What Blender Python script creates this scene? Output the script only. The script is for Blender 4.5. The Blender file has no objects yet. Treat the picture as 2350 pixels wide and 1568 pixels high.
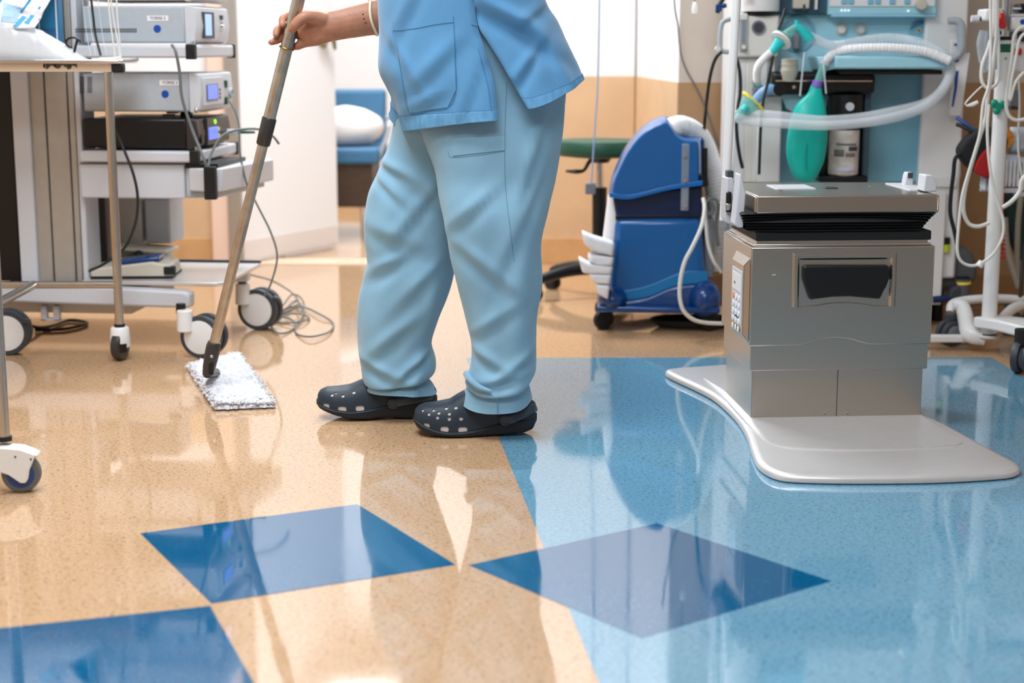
import bpy, bmesh, math, random
from math import sin, cos, pi, radians, sqrt, atan2
from mathutils import Vector as V, Matrix, noise
from mathutils.bvhtree import BVHTree

# ---------------------------------------------------------------- camera, world, lights, exposure
C = bpy.context.scene.collection
S = bpy.context.scene
PITCH = radians(10.475)
H = 0.88
FPX = 3700.0
cam = bpy.data.cameras.new('camera')
camo = bpy.data.objects.new('camera', cam)
C.objects.link(camo)
camo.location = (0, 0, H)
camo.rotation_euler = (pi / 2 - PITCH, 0, 0)
cam.sensor_fit = 'HORIZONTAL'
cam.sensor_width = 36.0
cam.lens = FPX / 2350 * 36
cam.clip_end = 60
cam.dof.use_dof = True
cam.dof.focus_distance = 3.68
cam.dof.aperture_fstop = 2.8
S.camera = camo
S.view_settings.view_transform = 'Standard'
S.view_settings.look = 'None'
S.view_settings.exposure = 0.28
S.view_settings.gamma = 1.0
S.view_settings.use_curve_mapping = False
w = bpy.data.worlds.new('world')
S.world = w
w.use_nodes = True
w.node_tree.nodes['Background'].inputs[0].default_value = (0.9, 0.95, 1, 1)
w.node_tree.nodes['Background'].inputs[1].default_value = 0.3


def area(name, loc, size, power, col=(0.86, 0.94, 1.0), rot=(0, 0, 0), spread=180):
    l = bpy.data.lights.new(name, 'AREA')
    l.shape = 'RECTANGLE'
    l.size, l.size_y = size
    l.energy = power
    l.color = col
    l.spread = radians(spread)
    o = bpy.data.objects.new(name, l)
    C.objects.link(o)
    o.location = loc
    o.rotation_euler = rot
    return o


area('ceiling_lamp_middle', (-0.75, 3.0, 2.72), (1.2, 1.2), 66)
area('ceiling_lamp_front', (-0.2, 1.1, 2.72), (1.6, 1.2), 62)
area('ceiling_lamp_back', (-0.65, 5.6, 2.72), (1.2, 0.9), 80)
area('next_room_lamp', (-0.8, 7.9, 2.6), (1.4, 0.8), 58)

# ---------------------------------------------------------------- helpers
CP, SP = cos(PITCH), sin(PITCH)
CAMP = V((0, 0, H))


def ray(px, py):
    x = (px - 1175) / FPX
    y = -(py - 784) / FPX
    return V((x, CP + y * SP, -SP + y * CP))


def fl(px, py, z=0.0):
    r = ray(px, py)
    return CAMP + r * ((z - H) / r.z)


def at(px, py, Y):
    r = ray(px, py)
    return CAMP + r * (Y / r.y)


class Fr:
    """a thing's own frame: floor point and yaw; turns pixels into local coordinates on local planes"""

    def __init__(s, loc, yaw=0.0):
        s.loc = V(loc)
        s.yaw = yaw
        s.M = Matrix.Translation(s.loc) @ Matrix.Rotation(yaw, 4, 'Z')
        s.I = s.M.inverted()
        s.o = s.I @ CAMP

    def hit(s, px, py, ax, val):
        d = s.I.to_3x3() @ ray(px, py)
        return s.o + d * ((val - s.o[ax]) / d[ax])

    def y(s, px, py, ly=0.0):
        p = s.hit(px, py, 1, ly)
        return p.x, p.z

    def x(s, px, py, lx=0.0):
        p = s.hit(px, py, 0, lx)
        return p.y, p.z

    def z(s, px, py, lz=0.0):
        p = s.hit(px, py, 2, lz)
        return p.x, p.y


def lin(c):
    return tuple((v / 255 / 12.92) if v / 255 <= 0.04045 else ((v / 255 + 0.055) / 1.055) ** 2.4 for v in c)


MATS = {}


def mk(name, rgb, rough=0.5, metal=0.0, var=None, bump=None, st=(1, 1, 1), trans=0, ior=1.45, alpha=1, emit=0, coat=0, spec=0.5, sheen=0, sss=0, rvar=0):
    m = bpy.data.materials.new(name)
    m.use_nodes = True
    nt = m.node_tree
    b = nt.nodes['Principled BSDF']
    L = nt.links.new
    c = lin(rgb) + (1,)
    b.inputs['Base Color'].default_value = c
    b.inputs['Roughness'].default_value = rough
    b.inputs['Metallic'].default_value = metal
    b.inputs['IOR'].default_value = ior
    b.inputs['Transmission Weight'].default_value = trans
    b.inputs['Alpha'].default_value = alpha
    b.inputs['Coat Weight'].default_value = coat
    b.inputs['Specular IOR Level'].default_value = spec
    if sheen:
        b.inputs['Sheen Weight'].default_value = sheen
    if sss:
        b.inputs['Subsurface Weight'].default_value = sss
        b.inputs['Subsurface Radius'].default_value = (0.02, 0.008, 0.004)
        b.inputs['Subsurface Scale'].default_value = 0.4
    if emit:
        b.inputs['Emission Color'].default_value = c
        b.inputs['Emission Strength'].default_value = emit
    if var or bump or rvar:
        tc = nt.nodes.new('ShaderNodeTexCoord')
        mp = nt.nodes.new('ShaderNodeMapping')
        mp.inputs['Scale'].default_value = st
        L(tc.outputs['Object'], mp.inputs['Vector'])
    if var:
        n = nt.nodes.new('ShaderNodeTexNoise')
        n.inputs['Scale'].default_value = var[0]
        n.inputs['Detail'].default_value = 4
        L(mp.outputs[0], n.inputs['Vector'])
        r = nt.nodes.new('ShaderNodeValToRGB')
        r.color_ramp.elements[0].position = 0.3
        r.color_ramp.elements[1].position = 0.7
        k = var[1]
        r.color_ramp.elements[0].color = tuple(max(0, v * (1 - k)) for v in c[:3]) + (1,)
        r.color_ramp.elements[1].color = tuple(min(1, v * (1 + k)) for v in c[:3]) + (1,)
        L(n.outputs['Fac'], r.inputs[0])
        L(r.outputs[0], b.inputs['Base Color'])
    if rvar:
        n = nt.nodes.new('ShaderNodeTexNoise')
        n.inputs['Scale'].default_value = 40
        n.inputs['Detail'].default_value = 4
        L(mp.outputs[0], n.inputs['Vector'])
        q = nt.nodes.new('ShaderNodeMapRange')
        q.inputs['To Min'].default_value = max(0.02, rough - rvar)
        q.inputs['To Max'].default_value = rough + rvar
        L(n.outputs['Fac'], q.inputs['Value'])
        L(q.outputs[0], b.inputs['Roughness'])
    if bump:
        n = nt.nodes.new('ShaderNodeTexNoise')
        n.inputs['Scale'].default_value = bump[0]
        n.inputs['Detail'].default_value = 3
        L(mp.outputs[0], n.inputs['Vector'])
        bp = nt.nodes.new('ShaderNodeBump')
        bp.inputs['Strength'].default_value = bump[1]
        bp.inputs['Distance'].default_value = 0.002
        L(n.outputs['Fac'], bp.inputs['Height'])
        L(bp.outputs[0], b.inputs['Normal'])
    MATS[name] = m
    return m


def cr(pts, n=6, closed=False):
    """Catmull-Rom through the points"""
    P = [V(p) for p in pts]
    if len(P) < 3 or n <= 1:
        return P
    out = []
    N = len(P)
    for i in range(N if closed else N - 1):
        a, b = P[i], P[(i + 1) % N]
        p0 = P[i - 1] if (i > 0 or closed) else a * 2 - b
        p3 = P[(i + 2) % N] if (i + 2 < N or closed) else b * 2 - a
        for k in range(n):
            t = k / n
            out.append(0.5 * ((2 * a) + (b - p0) * t + (2 * p0 - 5 * a + 4 * b - p3) * t * t + (3 * a - p0 - 3 * b + p3) * t ** 3))
    if not closed:
        out.append(P[-1])
    return out


def lerp(a, b, t):
    return a + (b - a) * t


def samp(keys, n):
    """smoothly resample a list of equal-length number tuples"""
    d = len(keys[0])
    out = []
    N = len(keys)
    for j in range(n):
        u = j / (n - 1) * (N - 1)
        i = min(int(u), N - 2)
        t = u - i
        k0, k1, k2, k3 = keys[max(i - 1, 0)], keys[i], keys[i + 1], keys[min(i + 2, N - 1)]
        out.append([0.5 * (2 * k1[q] + (k2[q] - k0[q]) * t + (2 * k0[q] - 5 * k1[q] + 4 * k2[q] - k3[q]) * t * t + (3 * k1[q] - k0[q] - 3 * k2[q] + k3[q]) * t ** 3) for q in range(d)])
    return out


class MB:
    def __init__(s, M=None):
        s.v, s.f, s.M = [], [], M

    def add(s, vs, fs):
        o = len(s.v)
        s.v += [V(p) if s.M is None else s.M @ V(p) for p in vs]
        s.f += [tuple(i + o for i in f) for f in fs]
        return s

    def box(s, a, b):
        x0, y0, z0 = a
        x1, y1, z1 = b
        return s.add([(x0, y0, z0), (x1, y0, z0), (x1, y1, z0), (x0, y1, z0), (x0, y0, z1), (x1, y0, z1), (x1, y1, z1), (x0, y1, z1)],
                     [(0, 3, 2, 1), (4, 5, 6, 7), (0, 1, 5, 4), (1, 2, 6, 5), (2, 3, 7, 6), (3, 0, 4, 7)])

    def obox(s, c, sz, R=None):
        c = V(c)
        R = R or Matrix.Identity(3)
        vs = [c + R @ V((sz[0] * i / 2, sz[1] * j / 2, sz[2] * k / 2)) for k in (-1, 1) for i, j in ((-1, -1), (1, -1), (1, 1), (-1, 1))]
        return s.add(vs, [(0, 3, 2, 1), (4, 5, 6, 7), (0, 1, 5, 4), (1, 2, 6, 5), (2, 3, 7, 6), (3, 0, 4, 7)])

    def prism(s, poly, d0, d1, plane='xz'):
        """extrude a polygon; xz: along y, xy: along z, yz: along x"""
        n = len(poly)
        f = {'xz': lambda a, b, d: (a, d, b), 'xy': lambda a, b, d: (a, b, d), 'yz': lambda a, b, d: (d, a, b)}[plane]
        vs = [f(a, b, d0) for a, b in poly] + [f(a, b, d1) for a, b in poly]
        fs = [tuple(range(n)), tuple(range(2 * n - 1, n - 1, -1))] + [(i, i + n, (i + 1) % n + n, (i + 1) % n) for i in range(n)]
        return s.add(vs, fs)

    def loft(s, rings, c0=True, c1=True, closed=False):
        n = len(rings[0])
        vs = [p for r in rings for p in r]
        fs = []
        m = len(rings)
        for i in range(m if closed else m - 1):
            a, b = i * n, ((i + 1) % m) * n
            fs += [(a + j, a + (j + 1) % n, b + (j + 1) % n, b + j) for j in range(n)]
        if not closed:
            if c0:
                fs.append(tuple(range(n - 1, -1, -1)))
            if c1:
                fs.append(tuple((m - 1) * n + j for j in range(n)))
        return s.add(vs, fs)

    def tube(s, pts, r, n=8, sm=1, closed=False, flat=1.0, up=None):
        P = cr(pts, sm, closed) if sm > 1 else [V(p) for p in pts]
        N = len(P)
        rings = []
        nrm = V(up) if up else None
        for i, p in enumerate(P):
            if closed:
                t = P[(i + 1) % N] - P[i - 1]
            else:
                t = P[min(i + 1, N - 1)] - P[max(i - 1, 0)]
            if t.length < 1e-9:
                t = V((0, 0, 1))
            t.normalize()
            if nrm is None:
                nrm = t.orthogonal()
            q = nrm - t * nrm.dot(t)
            if q.length < 1e-6:
                q = t.orthogonal()
            q.normalize()
            nrm = q
            b = t.cross(q)
            rr = r(i / max(1, N - 1)) if callable(r) else (r[min(int(i / max(1, N - 1) * (len(r) - 1) + 1e-6), len(r) - 2)] * (1 - ((i / max(1, N - 1) * (len(r) - 1)) - min(int(i / max(1, N - 1) * (len(r) - 1) + 1e-6), len(r) - 2))) + r[min(int(i / max(1, N - 1) * (len(r) - 1) + 1e-6), len(r) - 2) + 1] * ((i / max(1, N - 1) * (len(r) - 1)) - min(int(i / max(1, N - 1) * (len(r) - 1) + 1e-6), len(r) - 2)) if isinstance(r, (list, tuple)) else r)
            rings.append([p + (q * cos(2 * pi * k / n) + b * sin(2 * pi * k / n) * flat) * rr for k in range(n)])
        return s.loft(rings, closed=closed)

    def cyl(s, p0, p1, r0, r1=None, n=24):
        return s.tube([p0, p1], [r0, r0 if r1 is None else r1], n)

    def lathe(s, prof, M=None, n=32, cap=True):
        """profile of (radius, height) turned about z, then placed by M"""
        M = M or Matrix.Identity(4)
        rings = [[M @ V((r * cos(2 * pi * k / n), r * sin(2 * pi * k / n), z)) for k in range(n)] for r, z in prof]
        return s.loft(rings, cap, cap)

    def ell(s, c, r, n=16, m=10, R=None):
        c = V(c)
        R = R or Matrix.Identity(3)
        rings = []
        for i in range(m + 1):
            a = -pi / 2 + pi * (0.02 + 0.96 * i / m)
            rings.append([c + R @ V((r[0] * cos(a) * cos(2 * pi * k / n), r[1] * cos(a) * sin(2 * pi * k / n), r[2] * sin(a))) for k in range(n)])
        return s.loft(rings)

    def grid(s, nu, nv, fn):
        vs = [fn(i / nu, j / nv) for j in range(nv + 1) for i in range(nu + 1)]
        w = nu + 1
        return s.add(vs, [(j * w + i, j * w + i + 1, (j + 1) * w + i + 1, (j + 1) * w + i) for j in range(nv) for i in range(nu)])

    def build(s, name, mat, parent=None, world=False, smooth=35, bevel=0, seg=2, solid=0, sub=0, fix=True, origin=None):
        me = bpy.data.meshes.new(name)
        vs = s.v
        o = bpy.data.objects.new(name, me)
        C.objects.link(o)
        if parent is not None:
            o.parent = parent
            if world:
                I = wm(parent).inverted()
                vs = [I @ p for p in vs]
        else:
            if origin is None:
                origin = V((sum(p.x for p in vs) / len(vs), sum(p.y for p in vs) / len(vs), min(p.z for p in vs)))
            o.location = origin
            vs = [p - origin for p in vs]
        me.from_pydata([tuple(p) for p in vs], [], s.f)
        if fix:
            bm = bmesh.new()
            bm.from_mesh(me)
            bmesh.ops.recalc_face_normals(bm, faces=bm.faces)
            bm.to_mesh(me)
            bm.free()
        for m in (mat if isinstance(mat, (list, tuple)) else [mat]):
            me.materials.append(m)
        if smooth:
            for p in me.polygons:
                p.use_smooth = True
            me.set_sharp_from_angle(angle=radians(smooth))
        if solid:
            d = o.modifiers.new('solid', 'SOLIDIFY')
            d.thickness = solid
            d.offset = 0
        if bevel:
            d = o.modifiers.new('bevel', 'BEVEL')
            d.width = bevel
            d.segments = seg
            d.limit_method = 'ANGLE'
            d.angle_limit = radians(35)
            d.harden_normals = False
        if sub:
            d = o.modifiers.new('sub', 'SUBSURF')
            d.levels = d.render_levels = sub
        return o


def wm(o):
    m = o.matrix_basis.copy()
    if o.parent is not None:
        m = wm(o.parent) @ m
    return m


def tag(o, label, cat, group=None, kind=None):
    if label:
        o['label'] = label
    if cat:
        o['category'] = cat
    if group:
        o['group'] = group
    if kind:
        o['kind'] = kind
    return o


def thing(name, label, cat, loc=(0, 0, 0), rz=0.0, group=None):
    o = bpy.data.objects.new(name, None)
    C.objects.link(o)
    if isinstance(loc, Fr):
        rz = loc.yaw
        loc = loc.loc
    o.location = loc
    o.rotation_euler = (0, 0, rz)
    o.empty_display_size = 0.05
    return tag(o, label, cat, group)


def struct(o, label=None):
    o['kind'] = 'structure'
    if label:
        o['label'] = label
    return o


def copytree(o, parent=None, sub=2):
    c = o.copy()
    C.objects.link(c)
    c.parent = parent
    if sub:
        for ch in [q for q in bpy.data.objects if q.parent == o]:
            copytree(ch, c, sub - 1)
    return c


def frozen(o):
    """apply an object's modifiers into its mesh"""
    dg = bpy.context.evaluated_depsgraph_get()
    dg.update()
    me = bpy.data.meshes.new_from_object(o.evaluated_get(dg))
    old = o.data
    o.modifiers.clear()
    o.data = me
    bpy.data.meshes.remove(old)
    me.name = o.name
    return o


class Surf:
    """ray casts against one built object, to lay seams, pockets and prints on its real surface"""

    def __init__(s, *objs):
        vs, fs = [], []
        for o in objs:
            M = wm(o)
            k = len(vs)
            vs += [M @ v.co for v in o.data.vertices]
            fs += [tuple(i + k for i in p.vertices) for p in o.data.polygons]
        s.t = BVHTree.FromPolygons(vs, fs)

    def hit(s, px, py, off=0.001):
        d = ray(px, py).normalized()
        h, n, i, _ = s.t.ray_cast(CAMP, d)
        if h is None:
            return None
        if n.dot(d) > 0:
            n = -n
        return h + n * off

    def line(s, pts, r, n=6, sm=8, off=0.0005):
        P = [s.hit(p.x, p.y, off) for p in cr([(a, b, 0) for a, b in pts], sm)]
        return MB().tube([p for p in P if p], r, n)

    def patch(s, quad, nu, nv, off=0.002, th=0.002):
        """a quad of pixels draped on the surface, with thickness"""
        a, b, c, d = [V((p[0], p[1], 0)) for p in quad]

        def P(u, v, o):
            q = lerp(lerp(a, b, u), lerp(d, c, u), v)
            return s.hit(q.x, q.y, o)
        top = [[P(i / nu, j / nv, off) for i in range(nu + 1)] for j in range(nv + 1)]
        m = MB()
        W = nu + 1
        vs, fs = [], []
        ok = all(p for r in top for p in r)
        if not ok:
            for r in top:
                last = next((p for p in r if p), None)
                for i, p in enumerate(r):
                    if p is None:
                        r[i] = last
                    else:
                        last = p
        n = (nu + 1) * (nv + 1)
        for r in top:
            vs += r
        for r in top:
            vs += [p + (p - CAMP).normalized() * th for p in r]
        for j in range(nv):
            for i in range(nu):
                q = (j * W + i, j * W + i + 1, (j + 1) * W + i + 1, (j + 1) * W + i)
                fs += [q, tuple(k + n for k in reversed(q))]
        bd = [i for i in range(W)] + [j * W + nu for j in range(1, nv + 1)] + [nv * W + i for i in range(nu - 1, -1, -1)] + [j * W for j in range(nv - 1, 0, -1)]
        for k in range(len(bd)):
            p, q = bd[k], bd[(k + 1) % len(bd)]
            fs.append((p, q, q + n, p + n))
        return m.add(vs, fs)


def text(body, size, mat, parent, M, name='lettering', depth=0.0004):
    cu = bpy.data.curves.new('t', 'FONT')
    cu.body = body
    cu.size = size
    cu.align_x = 'CENTER'
    cu.align_y = 'CENTER'
    cu.extrude = depth
    t = bpy.data.objects.new('t', cu)
    C.objects.link(t)
    dg = bpy.context.evaluated_depsgraph_get()
    me = bpy.data.meshes.new_from_object(t.evaluated_get(dg))
    bpy.data.objects.remove(t)
    bpy.data.curves.remove(cu)
    me.transform(M)
    me.materials.append(mat)
    o = bpy.data.objects.new(name, me)
    C.objects.link(o)
    o.parent = parent
    return o


FACE_Y = Matrix(((1, 0, 0, 0), (0, 0, -1, 0), (0, 1, 0, 0), (0, 0, 0, 1)))   # text plane turned to face local -y
# ---------------------------------------------------------------- materials
white_paint = mk('wall_white', (234, 231, 230), 0.55, var=(3, 0.03))
peach = mk('dado_vinyl', (212, 176, 138), 0.45, var=(9, 0.05))
cove = mk('cove_vinyl', (204, 158, 108), 0.4, var=(14, 0.07))
white_gloss = mk('white_gloss_paint', (238, 236, 236), 0.3)
white_pl = mk('white_plastic', (226, 224, 222), 0.35)
grey_pl = mk('grey_plastic', (172, 178, 184), 0.42, var=(60, 0.03))
grey_lt = mk('pale_grey_plastic', (200, 201, 206), 0.4)
beige_pl = mk('beige_plastic', (196, 188, 174), 0.45)
black_pl = mk('black_plastic', (9, 10, 11), 0.4)
black_rb = mk('black_rubber', (12, 13, 14), 0.6)
dk_grey = mk('dark_grey_rubber', (58, 62, 68), 0.5)
tyre_grey = mk('grey_tyre', (96, 96, 94), 0.5)
mid_grey = mk('mid_grey_plastic', (120, 124, 130), 0.45)
charcoal = mk('charcoal_plastic', (52, 48, 46), 0.35)
steel = mk('stainless_steel', (190, 186, 180), 0.24, 1.0, rvar=0.06)
brushed = mk('brushed_steel', (182, 176, 166), 0.28, 1.0)
chrome = mk('chrome', (215, 213, 210), 0.12, 1.0)
alu = mk('worn_aluminium', (186, 176, 162), 0.38, 1.0, var=(40, 0.14), rvar=0.1)
alu_col = mk('anodised_column', (176, 172, 165), 0.45, 0.55, var=(30, 0.04))
plate_m = mk('satin_base_plate', (214, 211, 210), 0.36, 0.55, var=(30, 0.02))
blue_dk = mk('deep_blue_plastic', (0, 58, 122), 0.25, coat=0.3)
blue_md = mk('mid_blue_plastic', (4, 88, 152), 0.28, coat=0.3)
blue_lt = mk('light_blue_plastic', (6, 112, 172), 0.3, coat=0.2)
navy_pl = mk('navy_plastic', (12, 30, 66), 0.3)
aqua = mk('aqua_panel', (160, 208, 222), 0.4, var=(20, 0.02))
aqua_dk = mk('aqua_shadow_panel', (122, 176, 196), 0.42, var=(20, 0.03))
teal_bag = mk('teal_rubber', (6, 186, 172), 0.4, sss=0.15)
teal_pl = mk('teal_plastic', (40, 196, 196), 0.3)
green_pl = mk('green_plastic', (0, 140, 112), 0.4)
dark_green = mk('dark_green_vinyl', (22, 72, 50), 0.5)
yellow_pl = mk('yellow_plastic', (246, 220, 70), 0.4)
lime_pl = mk('lime_plastic', (190, 205, 30), 0.4)
red_pl = mk('red_plastic', (206, 30, 26), 0.4)
red_cl = mk('red_fabric', (165, 16, 18), 0.7, bump=(200, 0.2))
black_cl = mk('black_fabric', (20, 21, 24), 0.8, bump=(200, 0.2))
orange_m = mk('orange_foil', (232, 150, 60), 0.3, 0.3, var=(60, 0.3))
purple = mk('purple_plastic', (128, 92, 190), 0.4)
cable_gr = mk('grey_cable', (98, 102, 100), 0.5)
cable_w = mk('white_cable', (222, 219, 212), 0.4)
cable_b = mk('black_cable', (26, 30, 28), 0.5)
cable_bl = mk('blue_cable', (30, 70, 130), 0.5)
olive_brass = mk('brass', (130, 122, 80), 0.35, 0.8)
sock_m = mk('white_sock', (226, 216, 216), 0.8, bump=(300, 0.2))
clog_m = mk('navy_clog', (29, 43, 55), 0.55, bump=(180, 0.1))
clog_s = mk('navy_clog_strap', (50, 60, 74), 0.38)
clog_d = mk('navy_clog_dark', (20, 25, 33), 0.6)
trouser_m = mk('trouser_cloth', (124, 166, 190), 0.75, var=(14, 0.05), bump=(900, 0.15), sheen=0.25)
tunic_m = mk('tunic_cloth', (84, 143, 188), 0.75, var=(12, 0.06), bump=(900, 0.15), sheen=0.25)
tunic_s = mk('tunic_seam', (70, 126, 172), 0.8)
tunic_h = mk('tunic_hem', (94, 152, 194), 0.75, var=(90, 0.16), bump=(500, 0.2), st=(1, 1, 0.3))
trouser_s = mk('trouser_seam', (98, 142, 170), 0.8)
skin_m = mk('skin', (168, 116, 90), 0.5, var=(60, 0.10), bump=(220, 0.12), sss=0.2)
glove_m = mk('glove_rubber', (232, 218, 190), 0.5)
nail_m = mk('nail', (212, 160, 140), 0.35)
mop_m = mk('mop_microfibre', (202, 200, 204), 0.95, var=(60, 0.03), bump=(260, 0.12), sheen=0.5)
screen_b = mk('lit_blue_screen', (104, 128, 240), 0.3, emit=0.55)
screen_w = mk('lit_pale_screen', (150, 182, 236), 0.3, emit=0.55)
blue_dot = mk('blue_sticker', (10, 70, 160), 0.4)
paper = mk('white_paper', (232, 228, 228), 0.7)
ink = mk('grey_ink', (70, 74, 80), 0.7)
blue_ink = mk('blue_print', (0, 140, 200), 0.5)
pale_ink = mk('pale_blue_print', (168, 200, 222), 0.5)
bag_m = mk('plastic_bag', (226, 227, 230), 0.28, trans=0.25, bump=(30, 0.25))
film = mk('clear_film', (205, 214, 225), 0.15, trans=0.6, alpha=0.75)
hose_m = mk('translucent_hose', (238, 242, 246), 0.3, alpha=0.42)
hose_w = mk('white_hose', (240, 238, 238), 0.4)
clear_green = mk('clear_green_plastic', (150, 222, 214), 0.2, trans=0.5, alpha=0.85)
tube_c = mk('clear_tube', (214, 220, 224), 0.2, alpha=0.55)
chair_bl = mk('blue_upholstery', (58, 108, 144), 0.6, var=(30, 0.04))
chair_br = mk('brown_wood', (66, 48, 34), 0.5, var=(20, 0.2), st=(1, 1, 6))
pillow_m = mk('white_pillowcase', (240, 237, 234), 0.8, bump=(12, 0.3))
smoke_blue = mk('blue_tray_plastic', (24, 108, 148), 0.35)
label_dirty = mk('canister_label', (206, 196, 186), 0.6, var=(30, 0.25))
orange_b = mk('orange_button', (240, 140, 70), 0.5)


def floor_mat(name, base, base2, dark, fleck, gloss=0.03):
    m = bpy.data.materials.new(name)
    m.use_nodes = True
    nt = m.node_tree
    b = nt.nodes['Principled BSDF']
    L = nt.links.new
    N = nt.nodes.new
    tc = N('ShaderNodeTexCoord')
    ge = N('ShaderNodeNewGeometry')

    def noi(scale, det=3, rot=0, st=(1, 1, 1)):
        mp = N('ShaderNodeMapping')
        mp.inputs['Rotation'].default_value = (0, 0, rot)
        mp.inputs['Scale'].default_value = st
        L(ge.outputs['Position'], mp.inputs['Vector'])
        n = N('ShaderNodeTexNoise')
        n.inputs['Scale'].default_value = scale
        n.inputs['Detail'].default_value = det
        L(mp.outputs[0], n.inputs['Vector'])
        return n.outputs['Fac']

    def ramp(v, p0, p1, c0=(0, 0, 0, 1), c1=(1, 1, 1, 1)):
        r = N('ShaderNodeValToRGB')
        r.color_ramp.elements[0].position = p0
        r.color_ramp.elements[1].position = p1
        r.color_ramp.elements[0].color = c0
        r.color_ramp.elements[1].color = c1
        L(v, r.inputs[0])
        return r.outputs[0]

    def mix(f, a, c):
        x = N('ShaderNodeMix')
        x.data_type = 'RGBA'
        if isinstance(f, float):
            x.inputs[0].default_value = f
        else:
            L(f, x.inputs[0])
        for s, v in ((6, a), (7, c)):
            if isinstance(v, tuple):
                x.inputs[s].default_value = v
            else:
                L(v, x.inputs[s])
        return x.outputs[2]
    c1, c2, cd = lin(base) + (1,), lin(base2) + (1,), lin(dark) + (1,)
    col = ramp(noi(130, 3), 0.30, 0.70, c2, c1)
    f1 = ramp(noi(105, 1.0, 0.5, (1, 2.8, 1)), fleck, fleck + 0.03)
    f2 = ramp(noi(125, 1.0, -0.7, (1, 3.0, 1)), fleck, fleck + 0.03)
    f3 = ramp(noi(200, 1.0, 1.6, (1, 2.4, 1)), fleck - 0.01, fleck + 0.03)
    col = mix(f1, col, cd)
    col = mix(f2, col, cd)
    col = mix(f3, col, mix(0.5, c2, cd))
    L(col, b.inputs['Base Color'])
    rr = N('ShaderNodeMapRange')
    rr.inputs['From Min'].default_value = 0.35
    rr.inputs['From Max'].default_value = 0.7
    rr.inputs['To Min'].default_value = gloss
    rr.inputs['To Max'].default_value = gloss + 0.06
    L(noi(5, 4), rr.inputs['Value'])
    L(rr.outputs[0], b.inputs['Roughness'])
    b.inputs['IOR'].default_value = 2.05
    bp = N('ShaderNodeBump')
    bp.inputs['Strength'].default_value = 0.02
    bp.inputs['Distance'].default_value = 0.002
    L(noi(18, 2), bp.inputs['Height'])
    L(bp.outputs[0], b.inputs['Normal'])
    return m


floor_beige = floor_mat('vinyl_beige', (206, 170, 134), (190, 150, 112), (48, 32, 24), 0.672)
floor_blue = floor_mat('vinyl_light_blue', (114, 160, 182), (94, 142, 168), (14, 46, 76), 0.672)
floor_navy = floor_mat('vinyl_dark_blue', (0, 94, 136), (0, 76, 116), (2, 46, 82), 0.70)

# ---------------------------------------------------------------- the room
YB, YR = 6.5, 5.45            # back wall, nearer right-hand wall
XL, XR, YF, ZC = -3.0, 3.2, -2.2, 2.75
XD0, XD1, ZD = -1.14, -0.16, 2.1   # doorway
xr0 = at(1555, 300, YR).x
xr1 = at(1455, 300, YB).x
DADO = 0.752

fo = struct(MB().add([(XL, YF, 0), (XR, YF, 0), (XR, 9.2, 0), (XL, 9.2, 0)], [(0, 1, 2, 3)]).build('floor', floor_beige, smooth=0, fix=False, origin=V((0, 0, 0))))


def inlay(name, poly, z, mat, label):
    o = MB().prism([(p.x, p.y) for p in poly], -0.002, z, 'xy').build(name, mat, fo, smooth=0)
    o['label'] = label
    return o


a, b = fl(1070, 822), fl(1375, 1568)
d = (b - a).normalized()
e, f_ = fl(2275, 820), fl(2350, 866)
g = (f_ - e).normalized()
inlay('blue_floor_field', [a, a + d * 4.6, V((XR, a.y - 4.5, 0)), V((XR, (f_ + g * 1.2).y, 0)), f_ + g * 0.4, e], 0.0004, floor_blue, 'light blue speckled vinyl inlay in the floor')
inlay('floor_tile', [fl(1076, 1298), fl(1508, 1202), fl(1908, 1335), fl(1473, 1466)], 0.0007, floor_navy, 'dark blue vinyl square across the beige and light blue border')
inlay('floor_tile', [fl(322, 1225), fl(820, 1158), fl(1045, 1297), fl(485, 1386)], 0.0007, floor_navy, 'dark blue vinyl square inside the beige floor')
q0, q1, q2 = fl(482, 1392), fl(582, 1568), fl(0, 1443)
u1, u2 = (q1 - q0).normalized() * 0.43, (q2 - q0).normalized() * 0.43
inlay('floor_tile', [q0, q0 + u1, q0 + u1 + u2, q0 + u2], 0.0007, floor_navy, 'dark blue vinyl square cut off by the bottom left corner')


def wall(name, a, b, z0, z1, th, mat=None, dado=True, base=True, lab=None, dm=None, cm=None):
    """wall from a to b seen from its right-hand side; slab of thickness th behind, with dado sheet and cove"""
    a, b = V((a[0], a[1], 0)), V((b[0], b[1], 0))
    d = (b - a).normalized()
    n = V((d.y, -d.x, 0))

    def slab(z0, z1, f, bk):
        m = MB()
        p = [a + n * f, b + n * f, b - n * bk, a - n * bk]
        m.prism([(q.x, q.y) for q in p], z0, z1, 'xy')
        return m
    o = struct(slab(z0, z1, 0, th).build(name, mat or white_paint, smooth=0), lab)
    if dado:
        slab(0.1, DADO, 0.003, 0).build('dado_panel', dm or peach, o, True, smooth=0)
    if base:
        slab(0, 0.105, 0.006, 0).build('cove_skirting', cm or cove, o, True, smooth=0, bevel=0.003)
    return o


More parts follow.
